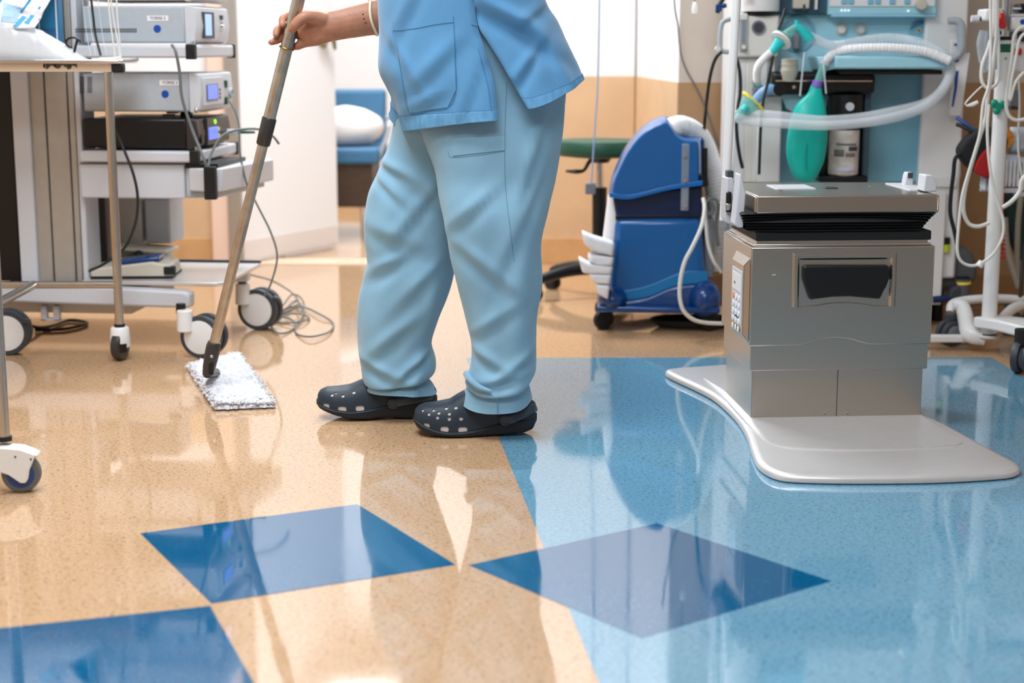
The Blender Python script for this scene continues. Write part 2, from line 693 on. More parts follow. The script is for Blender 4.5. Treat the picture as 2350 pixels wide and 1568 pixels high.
wall('wall_back', (XL, YB), (XD0, YB), 0, ZC, 0.12, lab='back wall left of the doorway')
wall('wall_back', (XD1, YB), (xr1, YB), 0, ZC, 0.12, lab='back wall behind the green stool')
wall('wall_back', (XD0, YB), (XD1, YB), ZD, ZC, 0.12, dado=False, base=False, lab='wall over the doorway')
wall('wall_return', (xr1, YB + 0.12), (xr0, YR), 0, ZC, 0.12, lab='short wall between the back wall and the nearer wall')
wall('wall_right_back', (xr0, YR), (XR, YR), 0, ZC, 0.12, mk('shaded_wall_paint', (202, 188, 174), 0.55, var=(3, 0.03)), dm=mk('shaded_dado_vinyl', (176, 138, 98), 0.45, var=(9, 0.06)), cm=mk('shaded_cove_vinyl', (160, 120, 80), 0.4, var=(14, 0.07)), lab='nearer wall behind the anaesthesia machine')  # wall's shade is put into its darker paint, dado and cove colours
wall('wall_left', (XL, YF), (XL, 9.2), 0, ZC, 0.1)
wall('wall_right', (XR, YR), (XR, YF), 0, ZC, 0.1)
wall('wall_front', (XR, YF), (XL, YF), 0, ZC, 0.1)
wall('wall_next_room', (XL, 9.0), (1.5, 9.0), 0, ZC, 0.1, dado=False, lab='white wall of the next room')
wall('wall_next_room_right', (1.2, 9.0), (1.2, YB + 0.12), 0, ZC, 0.1, dado=False, base=False)
struct(MB().box((XL, YF, ZC), (XR, 9.2, ZC + 0.1)).build('ceiling', white_paint, smooth=0))

# door frame, leaf and threshold
df = struct(MB().box((XD0 - 0.07, YB - 0.03, 0), (XD0, YB + 0.13, ZD + 0.07)).box((XD1, YB - 0.03, 0), (XD1 + 0.07, YB + 0.13, ZD + 0.07)).box((XD0, YB - 0.03, ZD), (XD1, YB + 0.13, ZD + 0.07)).build('trim_1', mk('door_frame_paint', (236, 204, 184), 0.4), bevel=0.004), 'cream door frame')
p0, p1 = fl(556, 610), fl(777, 568)
dl = p1 - p0
da = atan2(dl.y, dl.x)
door = bpy.data.objects.new('door_1', None)
C.objects.link(door)
door.location = p0
door.rotation_euler = (0, 0, da)
struct(door, 'white door leaf standing open into the next room')
LW = dl.length
MB().box((0, 0, 0.008), (LW, 0.04, 2.05)).build('door_leaf', white_gloss, door, bevel=0.003)
MB().box((0.01, -0.003, 0.02), (LW - 0.01, 0, 0.1)).build('kick_strip', mk('kick_strip', (226, 216, 210), 0.4), door, bevel=0.001)
MB().box((-0.012, -0.012, 0.01), (0.0, 0.05, 2.04)).build('edge_strip', alu_col, door)
DF = Fr(p0, da)
hx, hz = DF.y(757, 88, -0.05)
m = MB()
m.cyl((hx, 0.0, hz), (hx, -0.012, hz), 0.026)
hs_ = [DF.y(px, py, -0.05) for px, py in ((757, 80), (764, 88), (767, 100), (769, 114))]
m.tube([(hx, -0.01, hz), (hx, -0.05, hz)], [0.011, 0.011], 12)
m.tube([(x, -0.05, z) for x, z in hs_], [0.016, 0.013, 0.009, 0.006], 10, 4)
hs_ = [DF.y(px, py, -0.03) for px, py in ((757, 82), (748, 92), (741, 106))]
m.tube([(x, -0.03, z) for x, z in hs_], [0.012, 0.013, 0.015], 10, 4)
m.build('door_handle', olive_brass, door)
struct(MB().box((XD0, YB - 0.03, 0), (XD1, YB + 0.14, 0.004)).build('trim_2', mk('threshold_strip', (224, 196, 168), 0.35), bevel=0.0015), 'door threshold strip')

# ceiling lamp housings around the area lamps
for x, y, sx, sy in ((-0.75, 3.0, 1.2, 1.2), (-0.2, 1.1, 1.6, 1.2), (-0.65, 5.6, 1.2, 0.9)):
    m = MB()
    for k in (-1, 1):
        m.box((x + k * sx / 2 - 0.03, y - sy / 2 - 0.03, ZC - 0.05), (x + k * sx / 2 + 0.03, y + sy / 2 + 0.03, ZC))
        m.box((x - sx / 2, y + k * sy / 2 - 0.03, ZC - 0.05), (x + sx / 2, y + k * sy / 2 + 0.03, ZC))
    tag(m.build('ceiling_light_frame', white_pl), 'white square ceiling lamp frame above the ' + {-0.75: 'mopped floor', -0.2: 'dark blue floor squares', -0.65: 'doorway'}[x], 'ceiling light', 'ceiling lamp frames')
# ---------------------------------------------------------------- operating table column (pedestal)
pc = fl(1723, 958, 0.03)
PF = Fr((pc.x, pc.y, 0), radians(4.2))
ped = thing('table_column', 'brushed stainless operating table column on a flared base plate', 'table column', PF)
xl, zb = PF.y(1723, 958, 0)
xr, _ = PF.y(2113, 955, 0)
DEP = 0.29
zA = PF.y(1923, 848, 0)[1]
zB = PF.y(1923, 792, -0.008)[1]
zTop = PF.y(1923, 566, -0.014)[1]
x0u, _ = PF.y(1725, 570, -0.014)
x1u, _ = PF.y(2147, 563, -0.014)
# base plate: outline in pixels on the floor, thin at the rim and rising towards the column
rim = [(1527, 862), (1550, 876), (1595, 897), (1640, 922), (1686, 965), (1712, 1005), (1725, 1045), (1743, 1080), (1790, 1103), (1880, 1109), (2000, 1110), (2150, 1108), (2290, 1100), (2333, 1092), (2337, 1080), (2300, 1058), (2200, 1003), (2115, 955)]
back = [(2090, 905), (2060, 872), (1980, 858), (1800, 848), (1680, 847), (1600, 852), (1545, 856)]
R = [PF.z(*p, 0.004) for p in rim + back]
R = [(p.x, p.y) for p in cr([(a, b, 0) for a, b in R], 4, True)]
cx, cy = (x0u + x1u) / 2, 0.12


def ring(s, z, ins=0):
    out = []
    for i, (x, y) in enumerate(R):
        q, r_ = R[i - 1], R[(i + 1) % len(R)]
        t = V((r_[0] - q[0], r_[1] - q[1], 0)).normalized()
        n = V((-t.y, t.x, 0))
        out.append(V((x + n.x * ins, y + n.y * ins, z)))
    return out


sg = 1 if sum(R[i][0] * R[(i + 1) % len(R)][1] - R[(i + 1) % len(R)][0] * R[i][1] for i in range(len(R))) > 0 else -1
MB().loft([ring(1, 0.001, 0.004 * sg), ring(1, 0.004, 0), ring(1, 0.012, 0.0), ring(1, 0.017, 0.004 * sg), ring(1, 0.0195, 0.016 * sg)]).build('base_plate', plate_m, ped, smooth=40)
# inner raised apron from the column out over the plate
ap = [PF.z(*p, 0.022) for p in [(1615, 868), (1655, 905), (1700, 955), (1745, 1000), (1790, 1022), (1880, 1030), (2000, 1031), (2130, 1026), (2210, 1016), (2170, 985), (2125, 960)]]
ap = [(p.x, p.y) for p in cr([(a, b, 0) for a, b in ap], 3)] + [(x1u + 0.01, 0.3), (x0u, 0.34)]
top = []
for x, y in ap:
    tx, ty = min(max(x, x0u + 0.012), x1u - 0.012), min(max(y, 0.0), DEP)
    top.append((tx, ty))
MB().loft([[V((x, y, 0.017)) for x, y in ap], [V((x, y, 0.0225)) for x, y in ap], [V((lerp(x, tx, 0.9), lerp(y, ty, 0.9), 0.029)) for (x, y), (tx, ty) in zip(ap, top)]]).build('base_apron', plate_m, ped, smooth=25)

MB().box((xl, 0, 0.022), (xr, DEP, zA + 0.02)).build('lower_sleeve', brushed, ped, bevel=0.002)
MB().box((xl - 0.006, -0.006, zA), (xr + 0.008, DEP + 0.006, zB + 0.02)).build('middle_sleeve', brushed, ped, bevel=0.002)
# upper casing with the arched lower edge
W = x1u - x0u
arch = [(x0u, zB), (x0u + W * 0.27, zB)] + [(x0u + W * (0.27 + 0.4 * t), zB + 0.017 * sin(pi * t) ** 1.3) for t in [i / 16 for i in range(1, 16)]] + [(x0u + W * 0.67, zB), (x1u, zB), (x1u, zTop), (x0u, zTop)]
MB().prism(arch, -0.014, DEP + 0.012).build('upper_casing', brushed, ped, bevel=0.003)
MB().box((x0u + 0.006, -0.008, zTop), (x1u - 0.008, DEP, zTop + 0.006)).build('edge_strip', chrome, ped, bevel=0.0015)
MB().box((x0u + 0.014, -0.002, zTop + 0.004), (x1u - 0.014, DEP - 0.01, zTop + 0.014)).build('top_collar', brushed, ped, bevel=0.0015)
sx, _ = PF.y(1924, 830, -0.0005)
MB().box((sx - 0.0008, -0.0008, 0.03), (sx + 0.0008, 0.001, zA)).build('panel_seam', dk_grey, ped, smooth=0)
for px in (1893, 1945):
    x, z = PF.y(px, 950, 0)
    m = MB()
    m.cyl((x, 0.001, z), (x, -0.0012, z), 0.0045, 0.0038, 16)
    o = m.build('screw', steel, ped)
    MB().cyl((x, -0.001, z), (x, -0.0016, z), 0.0017, None, 6).build('screw_socket', dk_grey, o)
# embossed frame and black handle on the front
fy = -0.014
fr = [PF.y(*p, fy) for p in [(1826, 588), (2051, 586), (2050, 645), (2047, 703), (2005, 702), (1975, 697), (1940, 694), (1905, 696), (1870, 702), (1824, 705), (1825, 645)]]
P = []
for i, (x, z) in enumerate(fr):
    P.append(V((x, fy, z)))
rings = []
c0 = V((sum(p.x for p in P) / len(P), fy, sum(p.z for p in P) / len(P)))
for p in P:
    d = V(((p.x - c0.x) / abs(fr[0][0] - c0.x), 0, (p.z - c0.z) / abs(fr[0][1] - c0.z)))
    d = V((max(-1, min(1, d.x * 1.0)) if abs(d.x) > 0.6 else 0, 0, max(-1, min(1, d.z)) if abs(d.z) > 0.45 else 0))
    k = 0.0085
    rings.append([p + V((d.x * k, 0.001, d.z * k)), p + V((d.x * k * 0.35, -0.005, d.z * k * 0.35)), p + V((-d.x * k * 0.5, -0.005, -d.z * k * 0.5)), p + V((-d.x * k * 1.2, 0.001, -d.z * k * 1.2))])
MB().loft(rings, closed=True).build('embossed_frame', brushed, ped, smooth=20, bevel=0.0012)
hp = [PF.y(*p, fy - 0.006) for p in [(1846, 609), (2038, 609), (2042, 616), (2040, 640), (2018, 686), (1985, 683), (1950, 680), (1910, 681), (1870, 686), (1858, 688), (1842, 640), (1842, 615)]]
m = MB()
m.prism(hp, fy - 0.012, fy + 0.002)
m.build('recessed_handle', black_pl, ped, bevel=0.004, seg=3)
x, z = PF.y(2036, 652, fy - 0.002)
MB().obox((x, fy - 0.003, z), (0.003, 0.006, 0.022), Matrix.Rotation(radians(18), 3, 'Y')).build('handle_pin', steel, ped)
x, z = PF.y(1776, 631, fy - 0.0003)
MB().obox((x, fy - 0.0002, z), (0.008, 0.0006, 0.003)).build('scratch_mark', plate_m, ped, smooth=0)
# keypad on the left side
sxp = x0u
k = [PF.x(*p, sxp) for p in [(1690, 575), (1722, 590), (1722, 785), (1686, 772)]]
ya, yb = k[0][0], k[1][0]
ya, yb = max(ya, yb), min(ya, yb)
z1, z0 = (k[0][1] + k[1][1]) / 2, (k[2][1] + k[3][1]) / 2
m = MB()
O = [(yb, z0), (ya, z0), (ya, z1), (yb, z1)]
I = [(yb + 0.012, z0 + 0.02), (ya - 0.012, z0 + 0.02), (ya - 0.012, z1 - 0.02), (yb + 0.012, z1 - 0.02)]
m.loft([[V((sxp + 0.001, y, z)) for y, z in O], [V((sxp - 0.012, y, z)) for y, z in I]])
kp = m.build('keypad', brushed, ped, smooth=20, bevel=0.002)
kx = sxp - 0.0125
yc = (ya + yb) / 2
wy = (ya - yb) / 2 - 0.022
MB().box((kx - 0.001, yc - wy, z0 + 0.04), (kx + 0.001, yc + wy, z1 - 0.035)).build('keypad_face', grey_lt, kp, smooth=0)
MB().box((kx - 0.002, yc - wy * 0.85, z1 - 0.085), (kx, yc + wy * 0.85, z1 - 0.045)).build('display_window', white_pl, kp, smooth=0)
hz = z1 - 0.10
for r_ in range(5):
    for c_ in range(3):
        y = yc + (1 - c_) * wy * 0.55
        z = hz - r_ * 0.018
        o = MB().cyl((kx - 0.001, y, z), (kx - 0.003, y, z), min(wy * 0.24, 0.007), None, 10).build('key', orange_b if (r_ == 0 and c_ == 0) else paper, kp)
        if r_ == 0 and c_ == 0:
            o['label'] = 'orange key'
MB().box((kx - 0.002, yc + wy * 0.2, z1 - 0.072), (kx - 0.001, yc + wy * 0.5, z1 - 0.066)).build('display_digit', ink, kp, smooth=0)
MB().box((kx - 0.0015, yc - wy * 0.5, z0 + 0.05), (kx - 0.001, yc + wy * 0.3, z0 + 0.055)).build('keypad_print', ink, kp, smooth=0)
# black plate, bellows and head
xb0, zb1 = PF.y(1735, 532, 0)
xb1, _ = PF.y(2137, 532, 0)
zb0 = PF.y(1900, 553, 0)[1]
MB().box((xb0, -0.004, zTop + 0.012), (xb1, DEP - 0.02, zb1)).build('black_plate', black_rb, ped, bevel=0.003)
zh0, zh1 = PF.y(1900, 490, -0.012)[1], PF.y(1900, 448, -0.012)[1]
bel = []
NB = 7
for i in range(NB * 4 + 1):
    t = i / (NB * 4)
    z = lerp(zb1, zh0 + 0.002, t)
    wv = 0.007 * (0.5 - 0.5 * cos(2 * pi * NB * t))
    sag = sin(pi * t)
    bulge = 0.006 * t
    a0, a1, y0, y1 = xb0 - 0.012 - wv - 0.018 * t, xb1 - 0.03 + wv * 0.1 + 0.034 * t, -0.004 - wv - bulge, DEP - 0.03
    r_ = []
    n = 12
    for k in range(n):
        u = k / n
        r_.append(V((lerp(a0, a1, u), y0 + 0.006 * (abs(2 * u - 1) ** 6), z + 0.008 * sin(pi * u) * (1 if t > 0.5 else 0.0) * sag)))
    r_ += [V((a1, lerp(y0, y1, k / 4), z)) for k in range(4)]
    r_ += [V((lerp(a1, a0, k / 4), y1, z)) for k in range(4)]
    r_ += [V((a0, lerp(y1, y0, k / 4), z)) for k in range(4)]
    bel.append(r_)
MB().loft(bel).build('bellows', black_rb, ped, smooth=50)
hx0, _ = PF.y(1736, 455, -0.012)
hx1, _ = PF.y(2153, 455, -0.012)
m = MB()
m.box((hx0, -0.014, zh0), (hx1, DEP + 0.03, zh1))
m.prism([(-0.012, zh0 + 0.002), (-0.012, zh1 - 0.002), (DEP, zh1 - 0.002), (DEP, zh0 - 0.03), (0.07, zh0 - 0.03), (0.02, zh0 - 0.012)], hx0 - 0.004, hx0 + 0.004, 'yz')
m.prism([(-0.012, zh0 + 0.002), (-0.012, zh1 - 0.002), (DEP, zh1 - 0.002), (DEP, zh0 - 0.03), (0.07, zh0 - 0.03), (0.02, zh0 - 0.012)], hx1 - 0.004, hx1 + 0.004, 'yz')
hd = m.build('column_head', brushed, ped, bevel=0.004, seg=3)
for (qa, qb) in (((1765, 429), (1870, 434)), ((2040, 425), (2140, 437))):
    x, y = PF.z(qa[0], qa[1], zh1)
    x2, y2 = PF.z(qb[0], qb[1], zh1)
    MB().box((x, min(y, y2) - 0.01, zh1 - 0.001), (x2, max(y, y2) + 0.03, zh1 + 0.003)).build('head_plate', grey_lt, hd, bevel=0.001)
x, y = PF.z(1905, 432, zh1)
MB().obox((x, y, zh1 + 0.0015), (0.03, 0.03, 0.003)).build('latch_slot', dk_grey, hd, bevel=0.001)
for px, py in ((1792, 438), (2060, 437), (1998, 428)):
    x, y = PF.z(px, py, zh1)
    MB().cyl((x, y, zh1 - 0.001), (x, y, zh1 + 0.002), 0.005, None, 12).build('head_screw', steel, hd)


def lug(pix, ly, dep, nm='side_lug', mat=grey_lt):
    o = [PF.y(*p, ly) for p in pix]
    return MB().prism(o, ly, ly + dep).build(nm, mat, ped, bevel=0.0025)


lug([(1686, 516), (1694, 523), (1706, 523), (1712, 440), (1707, 425), (1702, 400), (1697, 400), (1694, 440)], 0.02, 0.05)
lug([(1664, 500), (1668, 512), (1686, 520), (1690, 440), (1686, 425), (1682, 408), (1668, 408), (1668, 440)], 0.11, 0.06)
lug([(2075, 435), (2080, 405), (2083, 396), (2096, 396), (2096, 436)], 0.2, 0.03)
lug([(2120, 440), (2124, 402), (2140, 402), (2150, 420), (2150, 440)], 0.03, 0.05)
x, z = PF.y(1678, 398, 0.12)
MB().box((x - 0.008, 0.12, z - 0.012), (x + 0.006, 0.15, z + 0.006)).build('lug_tip', dk_grey, ped, bevel=0.002)
x, z = PF.y(2089, 402, 0.2)
MB().box((x - 0.006, 0.197, z - 0.007), (x + 0.006, 0.21, z + 0.006)).build('lug_tip', dk_grey, ped, bevel=0.001)
x, z = PF.y(1673, 462, 0.105)
MB().box((x - 0.007, 0.098, z - 0.025), (x + 0.005, 0.112, z + 0.022)).build('release_catch', black_pl, ped, bevel=0.003)
MB().box((x - 0.009, 0.092, z - 0.02), (x + 0.003, 0.1, z - 0.004)).build('catch_button', steel, ped, bevel=0.002)
# ---------------------------------------------------------------- person: body, trousers, tunic, clogs
YN = fl(1080, 1006).y + 0.052   # depth of the near (left) and far (right) leg
YFAR = fl(880, 968).y + 0.056
YT = (YN + YFAR) / 2                      # torso centre
person = thing('person', 'person in light blue scrubs and navy clogs pushing a mop across the floor', 'person', (at(1110, 1000, YT).x, YT, 0))


def cap_tube(m, pts, r, n=14, flat=1.0, up=None):
    """closed tapered limb with rounded ends, merged into one body by the voxel remesh"""
    P = [V(p) for p in pts]
    R = list(r)
    Q = cr(P, 4) if len(P) > 2 else [lerp(P[0], P[-1], i / 4) for i in range(5)]
    RR = []
    for i in range(len(Q)):
        u = i / (len(Q) - 1) * (len(R) - 1)
        k = min(int(u), len(R) - 2)
        RR.append(lerp(R[k], R[k + 1], u - k))
    d0, d1 = (Q[0] - Q[1]).normalized(), (Q[-1] - Q[-2]).normalized()
    for s in (0.6, 0.9):
        Q = [Q[0] + d0 * RR[0 if s == 0.6 else 1] * (s if s == 0.6 else 0.35)] + Q
        RR = [RR[0 if s == 0.6 else 1] * (0.75 if s == 0.6 else 0.4)] + RR
    L = len(Q)
    e = RR[-1]
    Q += [Q[-1] + d1 * e * 0.6, Q[-1] + d1 * e * 0.95]
    RR += [e * 0.75, e * 0.35]
    rr = RR

    def rad(t):
        u = t * (len(rr) - 1)
        k = min(int(u), len(rr) - 2)
        return lerp(rr[k], rr[k + 1], u - k)
    m.tube(Q, rad, n, 1, flat=flat, up=up)


YP = 3.90                       # plane of the mop pole at the hand
body = MB()
hip = at(1115, 120, YT)
chest = V((hip.x - 0.12, YT, 1.30))
neck = V((hip.x - 0.16, YT, 1.47))
# torso as flat-sided rings
tor = []
for z, cx_, a_, b_ in ((0.72, hip.x + 0.02, 0.09, 0.10), (0.85, hip.x + 0.01, 0.13, 0.125), (1.0, hip.x - 0.03, 0.13, 0.14), (1.2, hip.x - 0.09, 0.14, 0.17), (1.34, hip.x - 0.13, 0.125, 0.18), (1.42, hip.x - 0.15, 0.09, 0.13), (1.46, hip.x - 0.16, 0.06, 0.065), (1.54, hip.x - 0.185, 0.055, 0.055)):
    tor.append([V((cx_ + a_ * cos(2 * pi * k / 24), YT + b_ * sin(2 * pi * k / 24), z)) for k in range(24)])
body.loft(tor)
hc = V((hip.x - 0.21, YT, 1.63))
body.ell(hc, (0.098, 0.075, 0.115), 20, 14, Matrix.Rotation(radians(-18), 3, 'Y'))
body.ell(hc + V((-0.05, 0, -0.05)), (0.05, 0.052, 0.06))
cap_tube(body, [hc + V((-0.092, 0, 0.015)), hc + V((-0.112, 0, -0.02)), hc + V((-0.105, 0, -0.035))], [0.008, 0.013, 0.012])
for s_ in (-1, 1):
    body.ell(hc + V((0.012, s_ * 0.077, -0.01)), (0.018, 0.008, 0.03))
# legs
for (Y_, kn, an) in ((YN, (1150, 560), (1150, 905)), (YFAR, (935, 560), (915, 880))):
    h_ = V((hip.x + (0.01 if Y_ == YN else -0.02), lerp(YT, Y_, 0.6), 0.80))
    k_, a_ = at(*kn, Y_), at(*an, Y_)
    cap_tube(body, [h_, lerp(h_, k_, 0.5), k_, lerp(k_, a_, 0.4), a_], [0.07, 0.07, 0.052, 0.048, 0.03])
    cap_tube(body, [a_ + V((0.02, 0, -0.03)), a_ + V((-0.04, 0, -0.035)), a_ + V((-0.11, 0, -0.045))], [0.026, 0.026, 0.016], flat=0.8)
# right (far) arm, forearm reaching the mop pole


def hp_(px, py, dy=0.0):
    return at(px, py, YP + dy)


shl = V((neck.x + 0.02, YT + 0.17, 1.38))
elb = hp_(1010, 6, 0.05)
cap_tube(body, [shl, lerp(shl, elb, 0.5), elb], [0.062, 0.055, 0.045])
cap_tube(body, [elb, hp_(925, 28, 0.03), hp_(845, 43, 0.01), hp_(790, 54, 0.005), hp_(757, 60, 0.0)], [0.047, 0.048, 0.040, 0.0365, 0.036], 18, 0.72, up=(0, 0, 1))
cap_tube(body, [hp_(762, 59), hp_(738, 62), hp_(716, 66)], [0.036, 0.040, 0.037], 18, 0.48, up=(0, 0, 1))
cap_tube(body, [hp_(720, 60, 0.006), hp_(702, 62, 0.012)], [0.033, 0.031], 16, 0.42, up=(0, 0, 1))
# heel of the palm running down to the little finger
cap_tube(body, [hp_(752, 78, 0.0), hp_(725, 88, 0.004), hp_(700, 97, 0.01), hp_(682, 108, 0.018)], [0.018, 0.019, 0.013, 0.0085], 12)
# thumb: leaves the side of the palm, lies in front of the pole
cap_tube(body, [hp_(742, 46, -0.012), hp_(722, 40, -0.022), hp_(704, 38, -0.033), hp_(690, 45, -0.038), hp_(678, 57, -0.037), hp_(671, 67, -0.035)], [0.018, 0.017, 0.0145, 0.0135, 0.0130, 0.0105], 14)
# four fingers behind the pole, tips curling back towards us on its far side
cap_tube(body, [hp_(706, 44, 0.012), hp_(684, 38, 0.032), hp_(662, 36, 0.034), hp_(649, 44, 0.018), hp_(648, 57, 0.002)], [0.0125, 0.011, 0.0100, 0.0096, 0.0082], 14)
cap_tube(body, [hp_(702, 60, 0.012), hp_(678, 60, 0.036), hp_(652, 63, 0.036), hp_(637, 69, 0.022), hp_(633, 80, 0.008)], [0.0125, 0.011, 0.0102, 0.0098, 0.0082], 14)
cap_tube(body, [hp_(699, 76, 0.012), hp_(676, 80, 0.036), hp_(650, 87, 0.034), hp_(632, 94, 0.022), hp_(622, 97, 0.012)], [0.0115, 0.0105, 0.0096, 0.009, 0.0078], 14)
cap_tube(body, [hp_(696, 92, 0.012), hp_(684, 104, 0.03), hp_(668, 108, 0.034), hp_(656, 106, 0.026)], [0.0105, 0.0092, 0.0084, 0.0075], 14)
# left (near) arm, its hand higher up on the pole above the frame
PA, PB = at(685, 0, 3.90), at(490, 795, 3.99)
pd = (PA - PB).normalized()
gl = PA + pd * 0.30
shn = V((neck.x + 0.02, YT - 0.17, 1.38))
eln = V((gl.x + 0.26, YT - 0.16, 1.17))
wrn = gl + V((0.085, -0.035, 0.0))
cap_tube(body, [shn, lerp(shn, eln, 0.5), eln], [0.062, 0.054, 0.045])
cap_tube(body, [eln, lerp(eln, wrn, 0.5), wrn], [0.046, 0.042, 0.032], 16, 0.75, up=(0, 0, 1))
cap_tube(body, [wrn, gl + V((0.045, -0.032, 0))], [0.034, 0.038], 16, 0.5, up=(0, 0, 1))
for i in range(4):
    b_ = gl + pd * (0.03 - 0.02 * i)
    cap_tube(body, [b_ + V((0.05, -0.03, 0)), b_ + V((0.012, -0.036, 0)), b_ + V((-0.024, -0.018, 0)), b_ + V((-0.026, 0.014, 0)), b_ + V((-0.006, 0.027, 0))], [0.011, 0.0105, 0.0095, 0.009, 0.008])
cap_tube(body, [gl + V((0.06, -0.01, 0.02)), gl + V((0.034, 0.02, 0.035)), gl + V((0.0, 0.03, 0.045))], [0.015, 0.013, 0.010])
bo = body.build('body', skin_m, person, True, smooth=180)
d = bo.modifiers.new('remesh', 'REMESH')
d.mode = 'VOXEL'
d.voxel_size = 0.0028
d.use_smooth_shade = True
d = bo.modifiers.new('smooth', 'SMOOTH')
d.iterations = 5
d.factor = 0.5
frozen(bo)
bs = Surf(bo)
# glove edge, small marks, finger nails, hair, eyes, mouth
m = MB()
gc = hp_(852, 41, 0.012)
gd = (hp_(925, 28, 0.03) - hp_(845, 43, 0.01)).normalized()
up_ = (V((0, 0, 1)) - gd * gd.z).normalized()
sd = gd.cross(up_)
m.tube([gc + up_ * cos(a) * 0.0425 + sd * sin(a) * 0.0315 + gd * 0.006 * cos(a * 2) for a in [2 * pi * i / 28 for i in range(28)]], 0.0032, 8, 1, True)
tag(m.build('glove_cuff', glove_m, person, True), 'rolled cream edge of a thin glove on the forearm', None)
for px, py in ((833, 33), (835, 43), (839, 52)):
    h_ = bs.hit(px, py, 0.0002)
    if h_:
        MB().ell(h_, (0.0022, 0.0012, 0.0022), 8, 6).build('forearm_mark', mk('dark_red_mark', (110, 50, 42), 0.6) if 'dark_red_mark' not in MATS else MATS['dark_red_mark'], person, True)
for px, py in ((641, 59), (627, 84)):
    h_ = bs.hit(px, py, -0.002)
    if h_:
        MB().ell(h_, (0.0055, 0.0035, 0.0065), 10, 8, Matrix.Rotation(radians(25), 3, 'Y')).build('finger_nail', nail_m, person, True)
hr = MB()
hr.ell(hc + V((0.022, 0, 0.028)), (0.098, 0.084, 0.105), 20, 12)
hr.build('hair', mk('dark_hair', (52, 38, 30), 0.6), person, True)
for s_ in (-1, 1):
    MB().ell(hc + V((-0.088, s_ * 0.032, 0.004)), (0.011, 0.014, 0.009)).build('eye', paper, person, True)
MB().ell(hc + V((-0.094, 0, -0.066)), (0.01, 0.024, 0.006)).build('mouth', mk('lips', (160, 84, 78), 0.5), person, True)


def fold(p, amp, sc, seed=0.0):
    """cloth folds: slanted, stretched noise"""
    return amp * (noise.noise(V((p.x * sc[0] + seed, p.y * sc[1], p.z * sc[2] + p.x * sc[0] * 0.7))) + 0.5 * noise.noise(V((p.x * sc[0] * 2.3 + seed, p.y * sc[1] * 2.3, p.z * sc[2] * 2.3 - p.x * sc[0]))))


def leg(keys, n, wr):
    """loft of tilted rings; each key: front px, back px, depth radius, sag at the sides, centre Y, squareness"""
    K = samp(keys, n)
    NA = 72
    rings = []
    for fx, fy_, bx, by, ry, sag, Yc, up_ in K:
        Fp, Bp = at(fx, fy_, Yc), at(bx, by, Yc)
        c = (Fp + Bp) / 2
        h = (Bp - Fp) / 2
        r_ = []
        for k in range(NA):
            a = 2 * pi * k / NA
            ca, sa = cos(a), sin(a)
            e = 0.86
            ca2 = math.copysign(abs(ca) ** e, ca)
            sa2 = math.copysign(abs(sa) ** e, sa)
            p = c + h * ca2 + V((0, ry * sa2, 0)) + V((0, 0, -sag * abs(sa) ** 1.4))
            nrm = V((ca, sa, 0))
            p += nrm * wr(p, a, up_)
            r_.append(p)
        rings.append(r_)
    return rings


def wr_near(p, a, u):
    side = max(0, -sin(a))
    w_ = fold(p, 0.010, (8, 8, 4), 3.0) * (0.25 + 0.75 * u)
    # long soft vertical fold down the side seam and a knee crease
    w_ += 0.006 * side * math.exp(-((p.x - at(1190, 600, YN).x - 0.02 * (p.z - 0.4)) / 0.022) ** 2) * min(1, max(0, (0.62 - p.z) * 4))
    w_ -= 0.007 * side * math.exp(-((p.x - at(1228, 600, YN).x) / 0.016) ** 2) * min(1, max(0, (0.60 - p.z) * 4))
    for c in ((1080, 470, 0.9, 0.016, 0.008, 0.07), (1110, 590, -0.8, 0.018, 0.009, 0.08), (1190, 500, 2.2, 0.03, 0.009, 0.09), (1220, 350, 3.0, 0.035, 0.009, 0.09), (1130, 720, 0.7, 0.016, 0.008, 0.06), (1110, 800, -0.6, 0.014, 0.009, 0.06), (1190, 815, 0.8, 0.014, 0.009, 0.06), (1150, 850, 0.2, 0.012, 0.008, 0.06)):
        w_ += crease(p, c[0], c[1], YN, *c[2:]) * side
    return w_


def crease(p, px, py, Y, slope, width, amp, reach):
    """one slanted soft crease: ridge with a valley beside it"""
    c = at(px, py, Y)
    q = (p.z - c.z) - slope * (p.x - c.x)
    d = math.exp(-((p.x - c.x) / reach) ** 2 - ((p.z - c.z) / (reach * 1.6)) ** 2)
    return amp * d * (math.exp(-(q / width) ** 2) - math.exp(-((q + 1.7 * width) / (width * 1.1)) ** 2))


def wr_far(p, a, u):
    w_ = fold(p, 0.011, (8, 8, 5), 7.0) * (0.25 + 0.75 * u)
    side = max(0, -sin(a))
    w_ += 0.006 * side * math.exp(-((p.z - 0.60 + 0.5 * (p.x + 0.28)) / 0.022) ** 2)
    w_ -= 0.006 * side * math.exp(-((p.z - 0.575 + 0.5 * (p.x + 0.28)) / 0.022) ** 2)
    for c in ((890, 410, -0.9, 0.014, 0.009, 0.06), (900, 370, -0.5, 0.012, 0.009, 0.05), (960, 470, 1.2, 0.02, 0.009, 0.08), (900, 520, -0.4, 0.02, 0.008, 0.07), (880, 600, 0.6, 0.016, 0.011, 0.06), (960, 640, 1.0, 0.02, 0.008, 0.07), (900, 760, 0.8, 0.018, 0.009, 0.07), (880, 830, -0.5, 0.013, 0.009, 0.06), (960, 815, 0.9, 0.013, 0.010, 0.05)):
        w_ += crease(p, c[0], c[1], YFAR, *c[2:]) * side
    w_ += 0.007 * side * math.exp(-((p.x - at(985, 700, YFAR).x - 0.18 * (p.z - 0.25)) / 0.014) ** 2) * min(1, max(0, (0.42 - p.z) * 6))
    return w_


